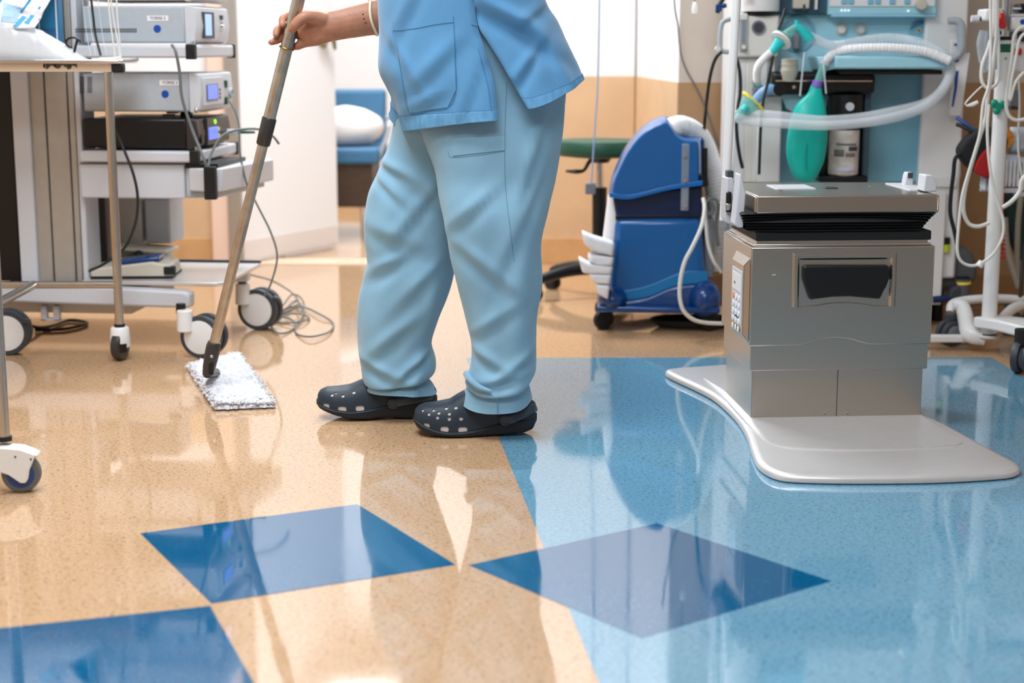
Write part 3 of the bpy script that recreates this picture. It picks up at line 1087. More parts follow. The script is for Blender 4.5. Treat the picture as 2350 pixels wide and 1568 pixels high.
KN = [  # near leg with the hips
    (935, 20, 1250, 20, 0.165, 0, YT, 0.2),
    (930, 100, 1282, 95, 0.17, 0, YT, 0.3),
    (935, 180, 1302, 175, 0.165, 0, YT, 0.4),
    (955, 270, 1297, 250, 0.15, 0, YT - 0.015, 0.5),
    (985, 350, 1287, 340, 0.13, 0, YT - 0.05, 0.6),
    (1003, 410, 1277, 410, 0.118, 0, YN + 0.02, 0.7),
    (1016, 480, 1265, 485, 0.112, 0, YN, 0.8),
    (1030, 565, 1251, 560, 0.108, 0, YN, 0.9),
    (1045, 645, 1247, 645, 0.103, 0, YN, 1),
    (1064, 715, 1233, 715, 0.098, 0, YN, 1),
    (1081, 780, 1231, 780, 0.094, 0.0, YN, 0.8),
    (1082, 830, 1232, 820, 0.092, 0.006, YN, 0.4),
    (1074, 858, 1231, 846, 0.096, 0.012, YN, 0.1),
    (1068, 872, 1228, 858, 0.100, 0.019, YN, 0),
    (1072, 880, 1222, 866, 0.096, 0.021, YN, 0),
    (1080, 880, 1212, 872, 0.082, 0.018, YN, 0),
    (1076, 884, 1212, 876, 0.081, 0.018, YN, 0),
    (1066, 898, 1218, 894, 0.085, 0.018, YN, 0),
    (1057, 917, 1222, 914, 0.088, 0.016, YN, 0),
]
KF = [
    (912, 180, 1120, 180, 0.12, 0, YT + 0.06, 0.2),
    (905, 270, 1115, 280, 0.115, 0, YFAR - 0.02, 0.4),
    (894, 335, 1105, 345, 0.11, 0, YFAR - 0.01, 0.6),
    (872, 385, 1095, 395, 0.11, 0, YFAR, 0.8),
    (848, 445, 1080, 450, 0.108, 0, YFAR, 0.9),
    (839, 530, 1062, 530, 0.104, 0, YFAR, 1),
    (843, 583, 1052, 588, 0.1, 0, YFAR, 0.8),
    (846, 606, 1047, 612, 0.1, 0, YFAR, 0.7),
    (838, 645, 1036, 650, 0.1, 0, YFAR, 0.9),
    (825, 735, 1004, 735, 0.098, 0, YFAR, 1),
    (822, 800, 990, 785, 0.096, 0.004, YFAR, 0.6),
    (827, 842, 999, 822, 0.096, 0.004, YFAR, 0.2),
    (832, 866, 1000, 848, 0.1, 0.006, YFAR, 0),
    (838, 876, 992, 860, 0.098, 0.006, YFAR, 0),
    (844, 876, 980, 866, 0.085, 0.002, YFAR, 0),
    (842, 879, 982, 870, 0.084, 0.0, YFAR, 0),
    (838, 887, 994, 884, 0.088, -0.002, YFAR, 0),
    (842, 894, 1003, 901, 0.09, -0.006, YFAR, 0),
]
tm = MB()
tm.loft(leg(KN, 190, wr_near), True, False)
tm.loft(leg(KF, 170, wr_far), True, False)
tr = tm.build('trousers', trouser_m, person, True, smooth=75)
ts = Surf(tr)
ts.line([(1163, 190), (1160, 260), (1158, 345), (1160, 430), (1170, 520), (1180, 600)], 0.0009, off=0.0001).build('trouser_seam', trouser_s, tr, True)
ts.line([(1028, 348), (1036, 361), (1095, 357), (1158, 347)], 0.0008, off=0.0001).build('pocket_seam', trouser_s, tr, True)
ts.line([(1142, 912), (1142, 950)], 0.0009, off=0.0001).build('hem_seam', trouser_s, tr, True)
tag(ts.patch([(1036, 318), (1158, 312), (1158, 345), (1040, 358)], 12, 6, 0.0022, 0.002).build('trouser_pocket', trouser_m, tr, True, smooth=60), None, None)
# rolled fold sticking out in front of the near ankle
rf = MB()
cap_tube(rf, [at(1070, 858, YN - 0.02), at(1078, 870, YN - 0.075), at(1098, 888, YN - 0.092), at(1125, 898, YN - 0.100)], [0.0075, 0.0075, 0.007, 0.004], 12)
rf.build('rolled_fold', trouser_m, tr, True, smooth=80)


# ---- tunic: a front and a back panel, joined above the side slit
def tunic(front):
    F = [(905, -640, 1075, -640), (890, -480, 1080, -480), (878, -200, 1084, -200), (868, -20, 1087, -20), (870, 62, 1096, 58), (873, 120, 1112, 112), (878, 165, 1126, 160), (892, 200, 1136, 205), (910, 245, 1140, 240), (926, 300, 1144, 278)]
    Bk = [(1190, -640, 1075, -640), (1205, -480, 1080, -480), (1222, -200, 1084, -200), (1243, -20, 1087, -20), (1278, 50, 1098, 58), (1297, 92, 1122, 100), (1312, 124, 1146, 138), (1323, 146, 1168, 176), (1331, 164, 1190, 214), (1338, 180, 1212, 251)]
    K = samp(F if front else Bk, 120)
    NP = 64
    rings = []
    for j, (fx, fy_, ex, ey) in enumerate(K):
        t = j / 119
        lo = max(0, (t - 0.45) / 0.55)
        b = 0.185 + 0.012 * lo - 0.06 * max(0, 0.3 - t) / 0.3 * 0
        if t < 0.22:
            b *= 0.93 + 0.07 * t / 0.22
        yc = YT
        E = at(ex, ey, yc - b)
        Ex = at(fx, fy_, yc)
        r_ = []
        for k in range(NP + 1):
            ph = -pi / 2 + pi * k / NP
            u = cos(ph)          # 1 at the extreme, 0 at the edges
            e = abs(u) ** 0.85
            x = E.x + (Ex.x - E.x) * e
            y = yc + b * sin(ph)
            z = lerp(E.z, Ex.z, abs(u) ** 1.3)
            if front and ph > 0:
                x -= 0.075 * lo ** 2 * sin(2 * ph)
                z += 0.035 * lo * sin(2 * ph)
            p = V((x, y, z))
            nx = V(((-1 if front else 1) * u, sin(ph), 0))
            p += nx * fold(p, 0.0085, (6.5, 6.5, 3.2), 1.0 if front else 5.0) * min(1, 0.4 + lo)
            if not front:
                # slanting drag folds over the hip
                q = (p.z - 0.93) + 0.55 * (p.x - at(1190, 60, 3.6).x)
                p += nx * (0.006 * math.exp(-(q / 0.018) ** 2) - 0.006 * math.exp(-((q + 0.035) / 0.02) ** 2)) * max(0, -sin(ph))
            else:
                q = p.x - at(1085, 60, 3.6).x + 0.12 * (p.z - 0.9)
                p += nx * 0.005 * math.exp(-(q / 0.02) ** 2) * max(0, -sin(ph)) * lo
                # belly drops over the hip at the front
                p += nx * 0.008 * math.exp(-((p.z - 0.82) / 0.05) ** 2) * u
            sd_ = max(0, -sin(ph))
            for c in (((925, 130, -1.6, 0.02, 0.006, 0.07), (990, 150, 1.0, 0.022, 0.006, 0.07), (960, 235, 0.5, 0.016, 0.007, 0.05), (1080, 190, 3.0, 0.03, 0.006, 0.07), (930, 20, 2.0, 0.03, 0.006, 0.08)) if front else ((1190, 40, -0.4, 0.016, 0.008, 0.07), (1230, 80, -0.7, 0.018, 0.008, 0.07), (1200, 150, 1.5, 0.02, 0.007, 0.06), (1270, 130, -1.6, 0.022, 0.007, 0.06), (1240, 10, 0.8, 0.016, 0.008, 0.05))):
                p += nx * crease(p, c[0], c[1], YT - 0.12, *c[2:]) * sd_
            r_.append(p)
        rings.append(r_)
    return rings


tu = bpy.data.objects.new('tunic', None)
tmb = MB()
fr_, bk_ = tunic(True), tunic(False)
for R_ in (fr_, bk_):
    n0 = len(R_[0])
    tmb.add([p for r in R_ for p in r], [(j * n0 + i, j * n0 + i + 1, (j + 1) * n0 + i + 1, (j + 1) * n0 + i) for j in range(len(R_) - 1) for i in range(n0 - 1)])
bpy.data.objects.remove(tu)
# shoulders and short sleeves
for s_, sh_, el_ in ((1, shl, elb), (-1, shn, eln)):
    d_ = (el_ - sh_)
    tmb.tube([sh_ - V((0, 0.03 * s_, -0.01)), sh_, sh_ + d_ * 0.3, sh_ + d_ * 0.6], [0.085, 0.085, 0.082, 0.085], 20, 3)
yo = []
for z, cx_, a_, b_ in ((1.30, hip.x - 0.12, 0.155, 0.19), (1.38, hip.x - 0.14, 0.13, 0.19), (1.44, hip.x - 0.155, 0.085, 0.12), (1.47, hip.x - 0.165, 0.075, 0.085)):
    yo.append([V((cx_ + a_ * cos(2 * pi * k / 32), YT + b_ * sin(2 * pi * k / 32), z)) for k in range(32)])
tmb.loft(yo, False, False)
tun = tmb.build('tunic', tunic_m, person, True, smooth=80, fix=False, solid=0.0022)
tS = Surf(tun)
tS.patch([(903, 54), (1040, 37), (1048, 206), (941, 258)], 22, 22, 0.0022, 0.003)
P_ = tS.patch([(902, 52), (1040, 36), (1047, 206), (936, 218)], 24, 22, 0.0028, 0.003)
P2 = tS.patch([(936, 218), (1047, 206), (1029, 246), (942, 258)], 20, 8, 0.0028, 0.003)
P_.add(P2.v, P2.f)
pk = P_.build('chest_pocket', tunic_m, tun, True, smooth=60)
tS.line([(902, 70), (950, 66), (1000, 56), (1041, 51)], 0.0006, off=0.0034).build('pocket_seam', tunic_s, tun, True)
tS.line([(902, 52), (915, 120), (925, 190), (942, 258), (985, 254), (1029, 246), (1047, 206), (1044, 110), (1040, 36)], 0.0006, off=0.0022).build('pocket_edge_seam', tunic_s, tun, True)
tS.line([(1083, -60), (1087, 0), (1092, 40), (1096, 58)], 0.0008, off=0.0005).build('side_seam', tunic_s, tun, True)
tS.line([(1082, 56), (1096, 59)], 0.0013, off=0.0012).build('slit_tack', tunic_s, tun, True)


def band(R_, j0, j1, off):
    n0 = len(R_[0])
    vs, fs = [], []
    for j in range(j0, j1):
        for i in range(n0):
            p = R_[j][i]
            a_ = R_[j][min(i + 1, n0 - 1)] - R_[j][max(i - 1, 0)]
            b_ = R_[min(j + 1, len(R_) - 1)][i] - R_[max(j - 1, 0)][i]
            nn = a_.cross(b_).normalized()
            if nn.dot(V((p.x - hip.x, p.y - YT, 0))) < 0:
                nn = -nn
            vs.append(p + nn * off)
    m_ = j1 - j0
    fs = [(j * n0 + i, j * n0 + i + 1, (j + 1) * n0 + i + 1, (j + 1) * n0 + i) for j in range(m_ - 1) for i in range(n0 - 1)]
    return MB().add(vs, fs)


for R_, nm in ((fr_, 'front'), (bk_, 'back')):
    band(R_, 110, 120, 0.0018).build('tunic_hem', tunic_h, tun, True, smooth=60, fix=False, solid=0.0018)
    tS_ = MB().tube([p for p in band(R_, 110, 111, 0.0026).v], 0.0006, 6)
    tS_.build('hem_stitching', tunic_s, tun, True)
# stitched edge along the front of the slit
MB().tube([lerp(r[0], r[1], 0.75) + V((0, -0.0022, 0)) for r in fr_[66:112]], 0.0009, 6).build('slit_stitching', tunic_s, tun, True)


# ---- clogs
def make_clog(X0, X1, Yc, prof, label, yaw, hn):
    """slip-on clog along x from toe X0 to heel X1; prof(s) gives z of sole bottom, welt and top"""
    Lg = X1 - X0

    def width(s):
        k = [(0, 0.010), (0.02, 0.026), (0.06, 0.038), (0.14, 0.048), (0.28, 0.053), (0.42, 0.051), (0.6, 0.043), (0.78, 0.040), (0.9, 0.037), (0.97, 0.026), (1, 0.008)]
        for (a, b), (c, d_) in zip(k, k[1:]):
            if s <= c:
                t = (s - a) / (c - a)
                return lerp(b, d_, t)
        return k[-1][1]
    ct, st_ = cos(yaw), sin(yaw)

    def P(s, y, z):
        x = (s - 0.5) * Lg
        return V(((X0 + X1) / 2 + x * ct - y * st_, Yc + x * st_ + y * ct, z))

    def side(s):
        return 0.0 if s > 0.5 else 0.006 * sin(pi * s / 0.5)
    # sole
    m = MB()
    rings = []
    N = 44
    for i in range(N + 1):
        s = i / N
        s = 0.5 - 0.5 * cos(pi * s)
        b, wz, t = prof(s)
        w_ = width(s)
        rings.append([P(s, -w_ * 0.90, b), P(s, -w_ * 1.03, b + 0.004), P(s, -w_ * 1.06, lerp(b, wz, 0.6)), P(s, -w_ * 1.03, wz), P(s, w_ * 1.03, wz), P(s, w_ * 1.06, lerp(b, wz, 0.6)), P(s, w_ * 1.03, b + 0.004), P(s, w_ * 0.90, b)])
    m.loft(rings)
    sole = m
    u = MB()
    rings = []
    for i in range(N + 1):
        s = 0.012 + 0.976 * (0.5 - 0.5 * cos(pi * i / N))
        b, wz, t = prof(s)
        w_ = width(s) * 0.985
        r_ = []
        for k in range(25):
            a = pi * k / 24
            ca, sa = cos(a), sin(a)
            e = 0.55 if s < 0.55 else 0.4
            yy = -w_ * math.copysign(abs(ca) ** 0.62, ca)
            zz = wz - 0.002 + (t - wz) * abs(sa) ** (0.75 if s < 0.5 else 0.45)
            r_.append(P(s, yy, zz))
        rings.append(r_)
    u.loft(rings)
    return sole, u, P, width


def put_clog(X0, X1, Yc, prof, yaw, label, vents, holes, strap):
    sole, u, P, width = make_clog(X0, X1, Yc, prof, label, yaw, 0)
    root = u.build('clog', clog_m, person, True, smooth=60)
    root['label'] = label
    so = sole.build('clog_sole', clog_d, root, True, smooth=50, bevel=0.002)
    wl = []
    for sg_ in (-1, 1):
        q_ = [i / 40 for i in range(41)]
        for t_ in (q_ if sg_ < 0 else q_[::-1][1:-1]):
            t2 = 0.008 + 0.984 * t_
            wl.append(P(t2, sg_ * width(t2) * 1.045, prof(t2)[1] - 0.0035))
    MB().tube(wl, 0.0019, 8, 1, True).build('welt', clog_m, root, True)
    cut = MB()
    S_ = Surf(root)
    for (px, py, rx, rz) in vents + holes:
        h_ = S_.hit(px, py, 0)
        if not h_:
            continue
        d_ = ray(px, py).normalized()
        big = rx > 0.008
        nrm = S_.t.find_nearest(h_)[1]
        if nrm.dot(d_) > 0:
            nrm = -nrm
        z_ax = nrm
        x_ax = V((1, 0, 0)) - z_ax * z_ax.x
        x_ax.normalize()
        y_ax = z_ax.cross(x_ax)
        Mx = Matrix((x_ax, y_ax, z_ax)).transposed()
        ring0 = []
        n_ = 16
        for k in range(n_):
            a = 2 * pi * k / n_
            e_ = 0.6 if big else 1.0
            ring0.append((rx * math.copysign(abs(cos(a)) ** e_, cos(a)), rz * math.copysign(abs(sin(a)) ** e_, sin(a))))
        rings = [[h_ + Mx @ V((a, b, dz)) for a, b in ring0] for dz in (0.008, -0.0032)]
        cut.loft(rings)
    co = cut.build('clog_cut', sock_m, None, smooth=0)
    d_ = root.modifiers.new('cut', 'BOOLEAN')
    d_.object = co
    d_.operation = 'DIFFERENCE'
    d_.solver = 'EXACT'
    try:
        d_.material_mode = 'TRANSFER'
    except Exception:
        pass
    frozen(root)
    me = root.data
    # walls of the holes stay navy, their floors show the white sock
    if len(me.materials) > 1:
        cn = {}
        for p in me.polygons:
            if p.material_index == 1 and len(p.vertices) < 8:
                p.material_index = 0
    bpy.data.objects.remove(co)
    me.set_sharp_from_angle(angle=radians(35))
    # heel strap with its round rivet
    Q = [at(px, py, Yp) for px, py, Yp in strap]
    st = MB()
    st.tube(Q, 0.0105, 10, 6, flat=0.28, up=(0, 0, 1))
    so_ = st.build('heel_strap', clog_s, root, True, smooth=50)
    q = Q[0]
    rv = MB()
    rv.lathe([(0.0125, 0), (0.0125, 0.004), (0.009, 0.0055), (0.0085, 0.004), (0.004, 0.004), (0.0, 0.0045)], Matrix.Translation(q + V((0, -0.001, 0))) @ Matrix.Rotation(pi / 2, 4, 'X'), 24)
    rv.build('strap_rivet', clog_s, root, True, smooth=40)
    return root


def prof_px(rows, Y_):
    """rows: (px x, sole bottom y, welt y, top y)"""
    X = [at(r[0], 900, Y_).x for r in rows]
    Z = [[at(r[0], v, Y_).z for v in r[1:]] for r in rows]

    def f(s):
        x = lerp(X[0], X[-1], s)
        for i in range(len(X) - 1):
            if x <= X[i + 1] + 1e-9:
                t = (x - X[i]) / (X[i + 1] - X[i])
                t = max(0, min(1, t))
                return [lerp(a, b, t) for a, b in zip(Z[i], Z[i + 1])]
        return Z[-1]
    return f, X[0], X[-1]


Yc_n = fl(1080, 1006).y + 0.05
rows = [(945, 974, 966, 958), (955, 988, 970, 944), (970, 996, 980, 937), (1000, 1004, 990, 934), (1030, 1006, 994, 928), (1055, 1007, 994, 912), (1085, 1006, 991, 898), (1110, 1005, 986, 905), (1140, 1003, 978, 930), (1170, 1002, 972, 936), (1200, 1000, 970, 934), (1222, 994, 972, 930), (1233, 976, 962, 940)]
yn_off = Yc_n - 0.05
assert abs(Yc_n - YN) < 0.02, (Yc_n, YN)
f, X0, X1 = prof_px(rows, yn_off)


def lift(f):
    zmin = min(f(i / 40)[0] for i in range(41))
    return lambda s: [v - zmin + 0.001 for v in f(s)]


put_clog(X0, X1, Yc_n, lift(f), radians(1.5), 'near navy clog with round strap rivet',
         [(978, 978, 0.0085, 0.006), (1020, 986, 0.0095, 0.0065), (1062, 987, 0.0105, 0.0065)],
         [(970, 942, 0.0035, 0.0035), (984, 951, 0.0038, 0.0038), (995, 942, 0.0038, 0.0035), (1007, 948, 0.004, 0.0038), (1004, 959, 0.004, 0.0038), (1024, 937, 0.004, 0.004), (1031, 950, 0.0042, 0.004), (1031, 962, 0.0042, 0.004), (1046, 936, 0.0048, 0.004), (1058, 962, 0.005, 0.004)],
         [(1160, 964, yn_off + 0.004), (1175, 961, yn_off - 0.002), (1200, 950, yn_off + 0.004), (1220, 938, yn_off + 0.02), (1229, 934, yn_off + 0.045)])
yf_off = fl(880, 968).y + 0.004
Yc_f = yf_off + 0.05
rows = [(721, 938, 930, 920), (730, 946, 934, 907), (745, 952, 940, 901), (770, 960, 946, 900), (800, 966, 949, 896), (822, 968, 948, 886), (845, 968, 945, 876), (870, 965, 940, 888), (900, 966, 934, 900), (930, 969, 930, 902), (960, 971, 927, 902), (990, 968, 924, 901), (1001, 950, 925, 908)]
f, X0, X1 = prof_px(rows, yf_off)
put_clog(X0, X1, Yc_f, lift(f), radians(3), 'far navy clog stepping forward with raised toe',
         [(748, 933, 0.009, 0.0065), (785, 940, 0.0105, 0.0065), (826, 938, 0.0105, 0.0065)],
         [(762, 907, 0.004, 0.004), (771, 902, 0.0035, 0.003), (787, 909, 0.0042, 0.004), (812, 901, 0.0045, 0.004)],
         [(902, 926, yf_off + 0.004), (920, 922, yf_off - 0.001), (955, 915, yf_off + 0.004), (985, 909, yf_off + 0.02), (997, 908, yf_off + 0.045)])
for px, py, Yc in ((1140, 930, Yc_n), (915, 900, Yc_f)):
    m = MB()
    q = at(px, py, Yc)
    cap_tube(m, [q + V((0.0, 0, 0.03)), q + V((0.0, 0, 0.0)), q + V((-0.02, 0, -0.03))], [0.034, 0.036, 0.036], 16)
    m.build('sock', sock_m, person, True, smooth=80)

# ---------------------------------------------------------------- mop
mb_ = fl(487, 880)
mop = thing('flat_mop', 'aluminium-handled flat mop with a white microfibre head on the beige floor', 'mop', (at(490, 795, 3.99).x, 3.99, 0))
mid = lerp(PA, PB, (318 - 0) / 795)
mid2 = lerp(PA, PB, (262 - 0) / 795)
topP = PA + pd * 0.62
MB().cyl(topP, mid2, 0.0150, None, 20).build('upper_tube', alu, mop, True)
MB().cyl(mid, PB, 0.0128, None, 20).build('lower_tube', alu, mop, True)
MB().tube([mid2 + pd * 0.004, mid2, mid, mid - pd * 0.004], [0.0158, 0.0178, 0.0172, 0.015], 20).build('locking_collar', charcoal, mop, True, bevel=0.001)
rg = hp_(657, 112, 0.0)
rg = PA + pd * ((rg - PA).dot(pd))
x_ = pd.orthogonal().normalized()
y_ = pd.cross(x_)
m = MB()
m.tube([rg + (x_ * cos(a) + y_ * sin(a)) * 0.0163 for a in [2 * pi * i / 24 for i in range(24)]], 0.0022, 8, 1, True)
m.build('tube_ring', mk('brass_ring', (150, 120, 60), 0.3, 0.9), mop, True)
bot = at(476, 862, 3.99)
sk = MB()
sk.tube([PB + pd * 0.012, PB, lerp(PB, bot, 0.25), lerp(PB, bot, 0.7), bot], [0.0155, 0.0185, 0.0185, 0.0165, 0.013], 16, 2)
sk.build('socket', charcoal, mop, True, bevel=0.001)
MB().obox(lerp(PB, bot, 0.72) + V((0.008, -0.014, 0)), (0.012, 0.006, 0.03)).build('socket_slot', black_pl, mop, True)
MB().ell(lerp(PB, bot, 0.3) + V((0.003, -0.0185, 0)), (0.004, 0.002, 0.004), 10, 6).build('socket_rivet', chrome, mop, True)
# head: a tapering pad, fluffy
hq = [fl(432, 872), fl(440, 818), fl(545, 820), fl(566, 846), fl(602, 888), fl(634, 938), fl(500, 943), fl(478, 925)]
A_, B_, C_, D_ = fl(432, 850), fl(548, 822), fl(634, 938), fl(492, 944)


def pad(u, v, top):
    p = lerp(lerp(A_, B_, u), lerp(D_, C_, u), v)
    e = min(u, 1 - u, v, 1 - v)
    ed = min(1, e / 0.17)
    th = 0.026 * (1 - 0.55 * u * v) * (1 - (1 - ed) ** 2) ** 0.5
    n1 = noise.noise(V((p.x * 75, p.y * 75, 3))) + 0.7 * noise.noise(V((p.x * 190, p.y * 190, 9)))
    n2 = noise.noise(V((p.x * 26, p.y * 30, 5)))
    n3 = abs(noise.noise(V((p.x * 120, p.y * 120, 7)))) + abs(noise.noise(V((p.x * 260, p.y * 260, 1)))) * 0.5
    # valley where the socket joins
    g = math.exp(-(((u - 0.32) / 0.12) ** 2 + ((v - 0.42) / 0.16) ** 2))
    out = (p - (A_ + B_ + C_ + D_) / 4).normalized() * (1 - ed) * 0.012 * n1
    return V((p.x, p.y, 0.004 + (th + (0.005 * n1 + 0.003 * n3) * ed + 0.014 * n2 * ed - 0.010 * g if top else 0))) + out


m = MB()
NG = 190
m.grid(NG, NG, lambda u, v: pad(u, v, True))
m.add([V((p.x, p.y, 0.003)) for p in (A_, B_, C_, D_)], [(0, 3, 2, 1)])
mh = m.build('mop_head', mop_m, mop, True, smooth=80, fix=False)
tf = MB()
rnd = random.Random(4)
for i in range(450):
    u, v = rnd.random(), rnd.random()
    if True:
        k = rnd.randrange(4)
        u, v = [(u, 0.02), (u, 0.98), (0.02, v), (0.98, v)][k]
    u = min(0.995, max(0.005, u + rnd.uniform(-0.03, 0.03)))
    p = pad(u, v, True)
    d_ = V((rnd.uniform(-1, 1), rnd.uniform(-1, 1), rnd.uniform(0, 1.0)))
    c_ = (p - (A_ + B_ + C_ + D_) / 4)
    if min(u, v, 1 - u, 1 - v) < 0.05:
        d_ += c_.normalized() * 1.0
    d_ = d_.normalized() * rnd.uniform(0.006, 0.012)
    q = p + d_
    q.z = max(q.z, 0.003)
    tf.tube([p - d_ * 0.3, lerp(p, q, 0.5) + V((0, 0, 0.002)), q], [0.0034, 0.0032, 0.0015], 5)
tag(tf.build('microfibre_tufts', mop_m, mop, True, smooth=80, fix=False), None, None, kind='stuff')
MB().prism([(p.x, p.y) for p in (lerp(A_, C_, 0.03), lerp(B_, D_, 0.04), lerp(C_, A_, 0.05), lerp(D_, B_, 0.03))], 0.002, 0.007, 'xy').build('mop_plate', charcoal, mop, True)
jb = lerp(lerp(A_, B_, 0.32), lerp(D_, C_, 0.32), 0.42)
MB().tube([bot + V((0, 0, 0.005)), V((jb.x, jb.y, 0.03)), V((jb.x, jb.y, 0.006))], [0.012, 0.011, 0.014], 12).build('swivel_joint', charcoal, mop, True)
# ---------------------------------------------------------------- left: endoscopy tower
def twin_caster(par, px, py_top, py_bot, Y, side=1, nm='caster', ang=0.0, rad=None):
    """large twin-wheel caster: white stem, dark tyres, pale hub covers"""
    g = at(px, py_bot, Y)
    r_ = rad or (at(px, py_top, Y).z - g.z) / 2
    c = V((g.x, Y, r_))
    root = MB().cyl(c + V((-0.045 * side, 0, r_ * 0.25)), c + V((-0.045 * side, 0, r_ * 1.25)), 0.024, 0.022, 20).build(nm, white_pl, par, True, bevel=0.003)
    Mx = Matrix.Translation(c) @ Matrix.Rotation(ang, 4, 'Z') @ Matrix.Rotation(pi / 2, 4, 'X')
    for k, dy in enumerate((0.0, -0.042)):
        M2 = Mx @ Matrix.Translation(V((0, 0, dy)))
        MB().lathe([(r_ * 0.8, -0.012), (r_ * 0.97, -0.011), (r_, -0.005), (r_, 0.005), (r_ * 0.97, 0.011), (r_ * 0.8, 0.012)], M2, 36).build('tyre', dk_grey, root, True)
        MB().lathe([(0.0, 0.016), (r_ * 0.5, 0.0155), (r_ * 0.78, 0.013), (r_ * 0.78, -0.013), (0, -0.014)], M2, 32).build('hub_cover', white_pl, root, True)
    MB().cyl(Mx @ V((0, 0, 0.0)), Mx @ V((0, 0, -0.042)), 0.012).build('axle', dk_grey, root, True)
    MB().obox(c + V((r_ * 0.95, -0.01, r_ * 0.55)), (0.02, 0.02, 0.01), Matrix.Rotation(radians(20), 3, 'Y')).build('brake_pedal', dk_grey, root, True)
    return root


rk = fl(452, 800)
RF = Fr((rk.x, rk.y, 0), radians(-6))
rack = thing('endoscopy_tower', 'grey wheeled equipment tower with shelves and aluminium columns at the left', 'equipment trolley', RF)


def rb(a, b, y0, y1, name, mat, par=None, bev=0.003, ym=None):
    """box on the tower: two pixel corners read on the plane y0, going back to y1"""
    xa, za = RF.y(*a, y0)
    xb_, zb_ = RF.y(*b, y0)
    if ym is not None:
        xa, xb_ = RF.y(a[0], ym, y0)[0], RF.y(b[0], ym, y0)[0]
    return MB().box((min(xa, xb_), y0, min(za, zb_)), (max(xa, xb_), y1, max(za, zb_))).build(name, mat, par or rack, bevel=bev)


# columns
rb((-120, -300), (22, 645), 0.10, 0.40, 'black_back_panel', black_pl, ym=165)
for a, b, mt in ((22, 62, grey_lt), (64, 98, alu_col), (101, 150, alu_col), (153, 167, alu_col), (168, 181, grey_lt)):
    rb((a, -300), (b, 652), 0.06 if mt is alu_col else 0.05, 0.16, 'column_profile', mt, bev=0.003, ym=165)
rb((24, -300), (178, 650), 0.075, 0.15, 'column_core', dk_grey, bev=0, ym=165)
# far side post and backboard
rb((196, 440), (248, 640), 0.28, 0.40, 'far_column', charcoal, bev=0.004)
rb((262, 450), (330, 610), 0.30, 0.38, 'far_column_cover', alu_col, bev=0.006)
# shelves
xs0 = RF.y(170, 120, 0.0)[0]
XS1 = RF.y(444, 120, 0.0)[0]


def shelf(ytop, ybot, D=0.42, xl=xs0):
    z1 = RF.y(300, ytop, 0.0)[1]
    z0 = RF.y(300, ybot, 0.0)[1]
    o = MB().box((xl, 0, z0), (XS1, D, z1)).build('shelf', grey_lt, rack, bevel=0.006)
    for yy in (0.0, D):
        MB().box((XS1 - 0.022, yy - 0.006, z0 - 0.004), (XS1 + 0.004, yy + 0.022 if yy == 0 else yy + 0.006, z1 + 0.003)).build('corner_guard', black_rb, o, bevel=0.003)
    MB().cyl((XS1 - 0.01, 0.03, z1), (XS1 - 0.01, 0.03, z1 + 0.012), 0.006).build('shelf_stud', chrome, o)
    return z0, z1


s1b, s1t = shelf(104, 133)
s2b, s2t = shelf(347, 373)


def unit(name, label, y0, y1, x0p, x1p, pt, pb, mat, front):
    """an instrument standing on a shelf: side towards us, its face (front) turned right, along local +x"""
    xa, zt = RF.y(x0p, pt, y0)
    xb_, zb_ = RF.y(x1p, pb, y0)
    t = thing(name, label, 'medical device', RF.M @ V((xa, y0, zb_)), RF.yaw)
    L_ = xb_ - xa
    Hh = zt - zb_
    MB().box((0, 0, 0.006), (L_ - 0.02, y1 - y0, Hh)).build('housing', mat, t, bevel=0.006)
    fz = MB()
    fz.prism([(0.0, 0.004), (0.0, Hh), (0.012, Hh + 0.002), (0.03, Hh * 0.97), (0.036, Hh * 0.5), (0.03, 0.012), (0.012, 0.002)], -0.004, y1 - y0 + 0.004, 'xz')
    f = fz.build('front_fascia', front, t, bevel=0.003)
    f.location = (L_ - 0.02, 0, 0)
    return t, L_, Hh


W1 = 0.33
d1, L1, H1 = unit('light_source', 'grey instrument with a pale screen on the upper tower shelf, lettered TORRE 2', 0.04, 0.04 + W1, 188, 442, 14, 104, grey_pl, grey_lt)
d0, L0, H0 = unit('video_processor', 'pale instrument cut by the top edge, stacked topmost on the tower', 0.045, 0.045 + W1, 188, 440, -90, 6, grey_lt, grey_lt)
d2, L2, H2 = unit('camera_control_unit', 'grey instrument with square blue screen, between the upper and lower tower shelves', 0.05, 0.05 + W1, 188, 452, 168, 262, grey_pl, grey_lt)
d3, L3, H3 = unit('insufflator', 'black instrument with a small blue screen and green lamp on the lower tower shelf', 0.03, 0.03 + W1, 188, 445, 272, 346, black_pl, charcoal)


def on_front(t, L_, Hh, y0, y1, z0, z1, name, mat, d=0.0395, th=0.004, par=None):
    return MB().box((L_ - 0.02 + d - 0.01, y0, z0), (L_ - 0.02 + d + 0.0, y1, z1)).build(name, mat, par or t, bevel=0.001)


